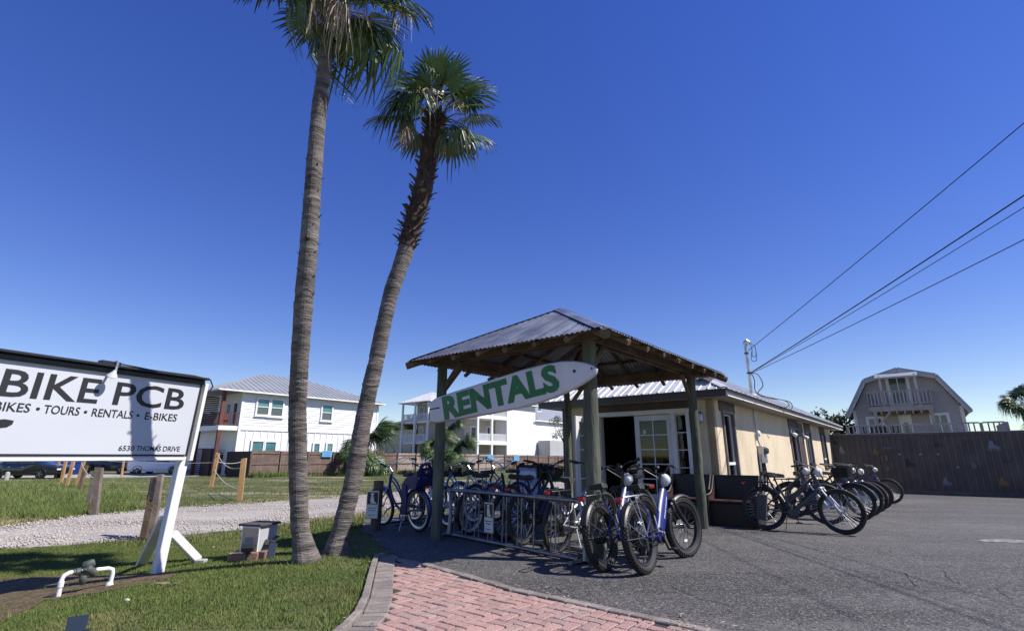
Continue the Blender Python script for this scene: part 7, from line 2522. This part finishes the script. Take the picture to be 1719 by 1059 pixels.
# ------------------------------------------------------------------ pews
def pew(a, b, L_, label, g=None):
    o = empty('pew', gl(a, b, zt(*gl(a, b)[:2]) + .012), -TH, label, 'bench', 'dark wooden pews by the shop')
    prof = [(-.30,0),(.22,0),(.26,.84),(.19,.86),(.12,.74),(.04,.62),(-.06,.55),(-.20,.53),(-.30,.53)]
    # profile in local y (front = -y) and z
    for x, mt in ((0.02,'pew_black'), (L_-.02,'pew_black')):
        e = MB().prism(prof, .045, T(x,0,0) @ RZ(R(90))); e.build('end_panel', mt, o)
        tr_ = [(-.30,.53),(-.20,.53),(-.06,.55),(.04,.62),(.12,.74),(.19,.86)]
        MB().tube([(x, p, q) for p, q in tr_], .012, 6).build('edge_trim', 'taupe_trim', o, smooth=True)
        MB().prism([(-.26,.44),(-.22,.50),(-.05,.52),(.08,.63),(.14,.74),(.15,.44)], .006, T(x + (.026 if x < L_/2 else -.026),0,0) @ RZ(R(90))).build('end_lining', 'pew_red', o)
    MB().cbox((L_/2,-.03,.42), (L_-.09,.42,.04), .012).build('seat', 'pew_red', o)
    MB().cbox((L_/2,.19,.56), (L_-.09,.035,.58), .008, (R(-6),0,0)).build('backrest', 'pew_black', o)
    MB().cbox((L_/2,-.20,.20), (L_-.09,.025,.38), .006).build('apron', 'pew_black', o)
    MB().cbox((L_/2,.225,.855), (L_-.02,.05,.03), .008).build('top_rail', 'pew_black', o)
    return o
pa, _ = onb(1190, 800, 10.25)
pew(pa, 10.25, .86, 'black wooden pew with curved ends at the sunlit corner of the shop')
pa2, _ = onb(1122, 800, 10.45)
pew(pa2, 10.45, .80, 'dark wooden pew in the shade between the french doors and the right post')

# ------------------------------------------------------------------ parked vehicles across the field
def car(name, B, rz, body, label, st, wheel_x, wheel_r=.33, glass_='dark_glass', wins=(), rim='steel', halfw=.9):
    """st: stations (x, z sill, z belt, z roof, half width at belt, half width at roof)"""
    o = empty(name, B, rz, label, 'car', 'vehicles parked beyond the field')
    m = MB()
    for x, zs, zbelt, zr, wb_, wr in st:
        m.v += [(x,-wb_*.94,zs),(x,-wb_,zs+.18),(x,-wb_,zbelt),(x,-wr,zr),(x,wr,zr),(x,wb_,zbelt),(x,wb_,zs+.18),(x,wb_*.94,zs)]
    n = len(st)
    for i in range(n-1):
        for j in range(8): m.f.append((i*8+j, i*8+(j+1)%8, (i+1)*8+(j+1)%8, (i+1)*8+j))
    m.f += [tuple(range(8)), tuple(range(n*8-1, n*8-9, -1))]
    bd = m.build('body', body, o, smooth=True)
    for s in (-1, 1):
        for wx in wins:
            MB().add([(x, s*(yy + .012), z) for x, yy, z in wx], (tuple(range(len(wx))),)).build('side_window', glass_, bd, fix=False)
        for x in wheel_x:
            w_ = MB().lathe([(wheel_r*.6,-.10),(wheel_r*.93,-.10),(wheel_r,-.06),(wheel_r,.06),(wheel_r*.93,.10),(wheel_r*.6,.10)], 20, RX(R(90))).build('wheel', 'black_rubber', o, smooth=True)
            w_.matrix_local = T(x, s*(halfw-.10), wheel_r)
            r_ = MB().lathe([(wheel_r*.64,-.012),(wheel_r*.64,.012)], 20, RX(R(90))).build('rim', 'black_metal', w_); r_.matrix_local = T(0, s*.10, 0)
            sp = MB()
            for q in range(5): sp.bar((0, s*.115, 0), (wheel_r*.62*math.cos(q*1.2566), s*.115, wheel_r*.62*math.sin(q*1.2566)), .02, .07, (0,1,0))
            sp.build('rim_spokes', rim, w_)
            MB().tube([(x + (wheel_r+.05)*math.cos(a), s*(halfw+.004), wheel_r + (wheel_r+.05)*math.sin(a)) for a in [R(5+17*k) for k in range(11)]], .025, 5).build('arch', 'black_plastic', bd)
        for x in (wheel_x[0] + .75, wheel_x[0] + 1.65): MB().box((x, s*(halfw+.012), .80), (.16,.03,.03)).build('door_handle', 'chrome' if body != 'car_white' else body, bd)
    x0, x1 = st[0][0], st[-1][0]
    for s in (-.6,.6):
        MB().cbox((x0+.03, s, st[0][2]-.03), (.10,.32,.13), .02).build('tail_light', 'red_plastic', bd)
        MB().cbox((x1-.05, s, st[-1][2]-.06), (.16,.34,.12), .02).build('headlight', 'lamp_white', bd)
    return o
sedan = [(0,.35,.85,.90,.80,.70),(.12,.25,.95,1.02,.88,.74),(.85,.24,.98,1.08,.91,.74),(1.5,.24,.97,1.42,.92,.60),(2.5,.24,.96,1.46,.92,.60),(3.3,.24,.95,1.12,.91,.66),(3.55,.24,.93,1.0,.91,.72),(4.5,.25,.82,.86,.88,.72),(4.75,.35,.70,.74,.76,.62)]
sw = [[(1.05,.76,1.05),(1.55,.64,1.36),(2.05,.64,1.40),(2.05,.88,1.02),(1.3,.89,1.02)],[(2.12,.88,1.02),(2.12,.64,1.40),(2.6,.64,1.38),(3.15,.74,1.10),(3.2,.88,1.0)]]
Bs = gp(40, 804)
car('sedan', Vector((Bs.x - 2.9, Bs.y + .9, Bs.z)), R(2), 'car_dark', 'dark navy sedan parked under the sign at the left edge', sedan, (.85, 3.75), .34, wins=sw)
suv = [(0,.40,1.0,1.25,.86,.76),(.10,.28,1.08,1.62,.93,.72),(.5,.26,1.08,1.74,.95,.70),(1.9,.25,1.06,1.78,.96,.70),(2.9,.25,1.04,1.70,.96,.68),(3.7,.25,1.02,1.12,.95,.74),(4.6,.26,.92,.98,.92,.78),(4.95,.36,.78,.84,.82,.70)]
vw = [[(.25,.76,1.58),(1.35,.74,1.66),(1.35,.93,1.12),(.25,.91,1.14)],[(1.45,.93,1.12),(1.45,.74,1.66),(2.35,.73,1.66),(2.35,.94,1.10)],[(2.43,.94,1.10),(2.43,.73,1.65),(2.9,.73,1.60),(3.55,.82,1.12),(3.55,.93,1.08)]]
Bv = gp(270, 796)
car('minivan', Vector((Bv.x - 2.9, Bv.y + .5, Bv.z)), R(3), 'car_white', 'white minivan parked beyond the field behind the sign post', suv, (.95, 3.95), .35, wins=vw, halfw=.95)
Bk = gp(165, 796)
car('dark_suv', Vector((Bk.x - 3.2, Bk.y + 2.2, Bk.z)), R(2), 'car_black', 'black sport utility vehicle between the sedan and the white minivan', suv, (.95, 3.95), .36, wins=vw, halfw=.95)
# blue bins behind the yellow posts
for i, (px, lb) in enumerate(((82,'left blue wheeled bin behind the yellow posts'),(108,'middle blue wheeled bin behind the yellow posts'),(130,'right blue wheeled bin behind the yellow posts'))):
    P = at(px, HZ + 20, 46); P.z = zt(P.x, P.y)
    o = empty('wheeled_bin', P, R(8*i), lb, 'bin', 'blue bins')
    MB().add(tap(-.24,.24,-.26,.26,-.32,.32,-.36,.36,.08,1.0), BXF).build('tub', 'bin_blue', o)
    MB().cbox((0,0,1.05), (.68,.78,.09), .03).build('lid', 'bin_blue', o)
    for s in (-.26,.26): MB().lathe([(.12,-.03),(.12,.03)], 12, T(s,.30,.12) @ RY(R(90))).build('wheel', 'black_rubber', o)
    MB().tube([(-.28,.40,.98),(.28,.40,.98)], .02, 7).build('handle', 'bin_blue', o)
# pale kerb strip under the parked cars
a_, b2_ = gp(-120, 806), gp(330, 800)
m = MB()
d_ = (b2_ - a_).normalized(); s_ = Vector((-d_.y, d_.x, 0))
m.quad(a_ + s_*.2 + Vector((0,0,.03)), b2_ + s_*.2 + Vector((0,0,.03)), b2_ + s_*9 + Vector((0,0,.03)), a_ + s_*9 + Vector((0,0,.03)))
m.build('parking_pad', 'concrete', fix=False, kind='structure')

# things inside the shop doorway
P = gl(BA0 + dx0 + .55, BB0 + 1.6, FLOOR)
o = empty('display_stand', P, -TH - .4, 'dim white hanging poster on a stand inside the open shop door', 'stand')
MB().tube([(0,0,0),(0,0,1.75)], .015, 8).build('pole', 'black_metal', o)
MB().cbox((0,-.03,1.42), (.34,.02,.45), .004).build('poster', 'trim_grey', o)
MB().lathe([(.2,0),(.2,.02)], 14).build('base', 'black_metal', o)
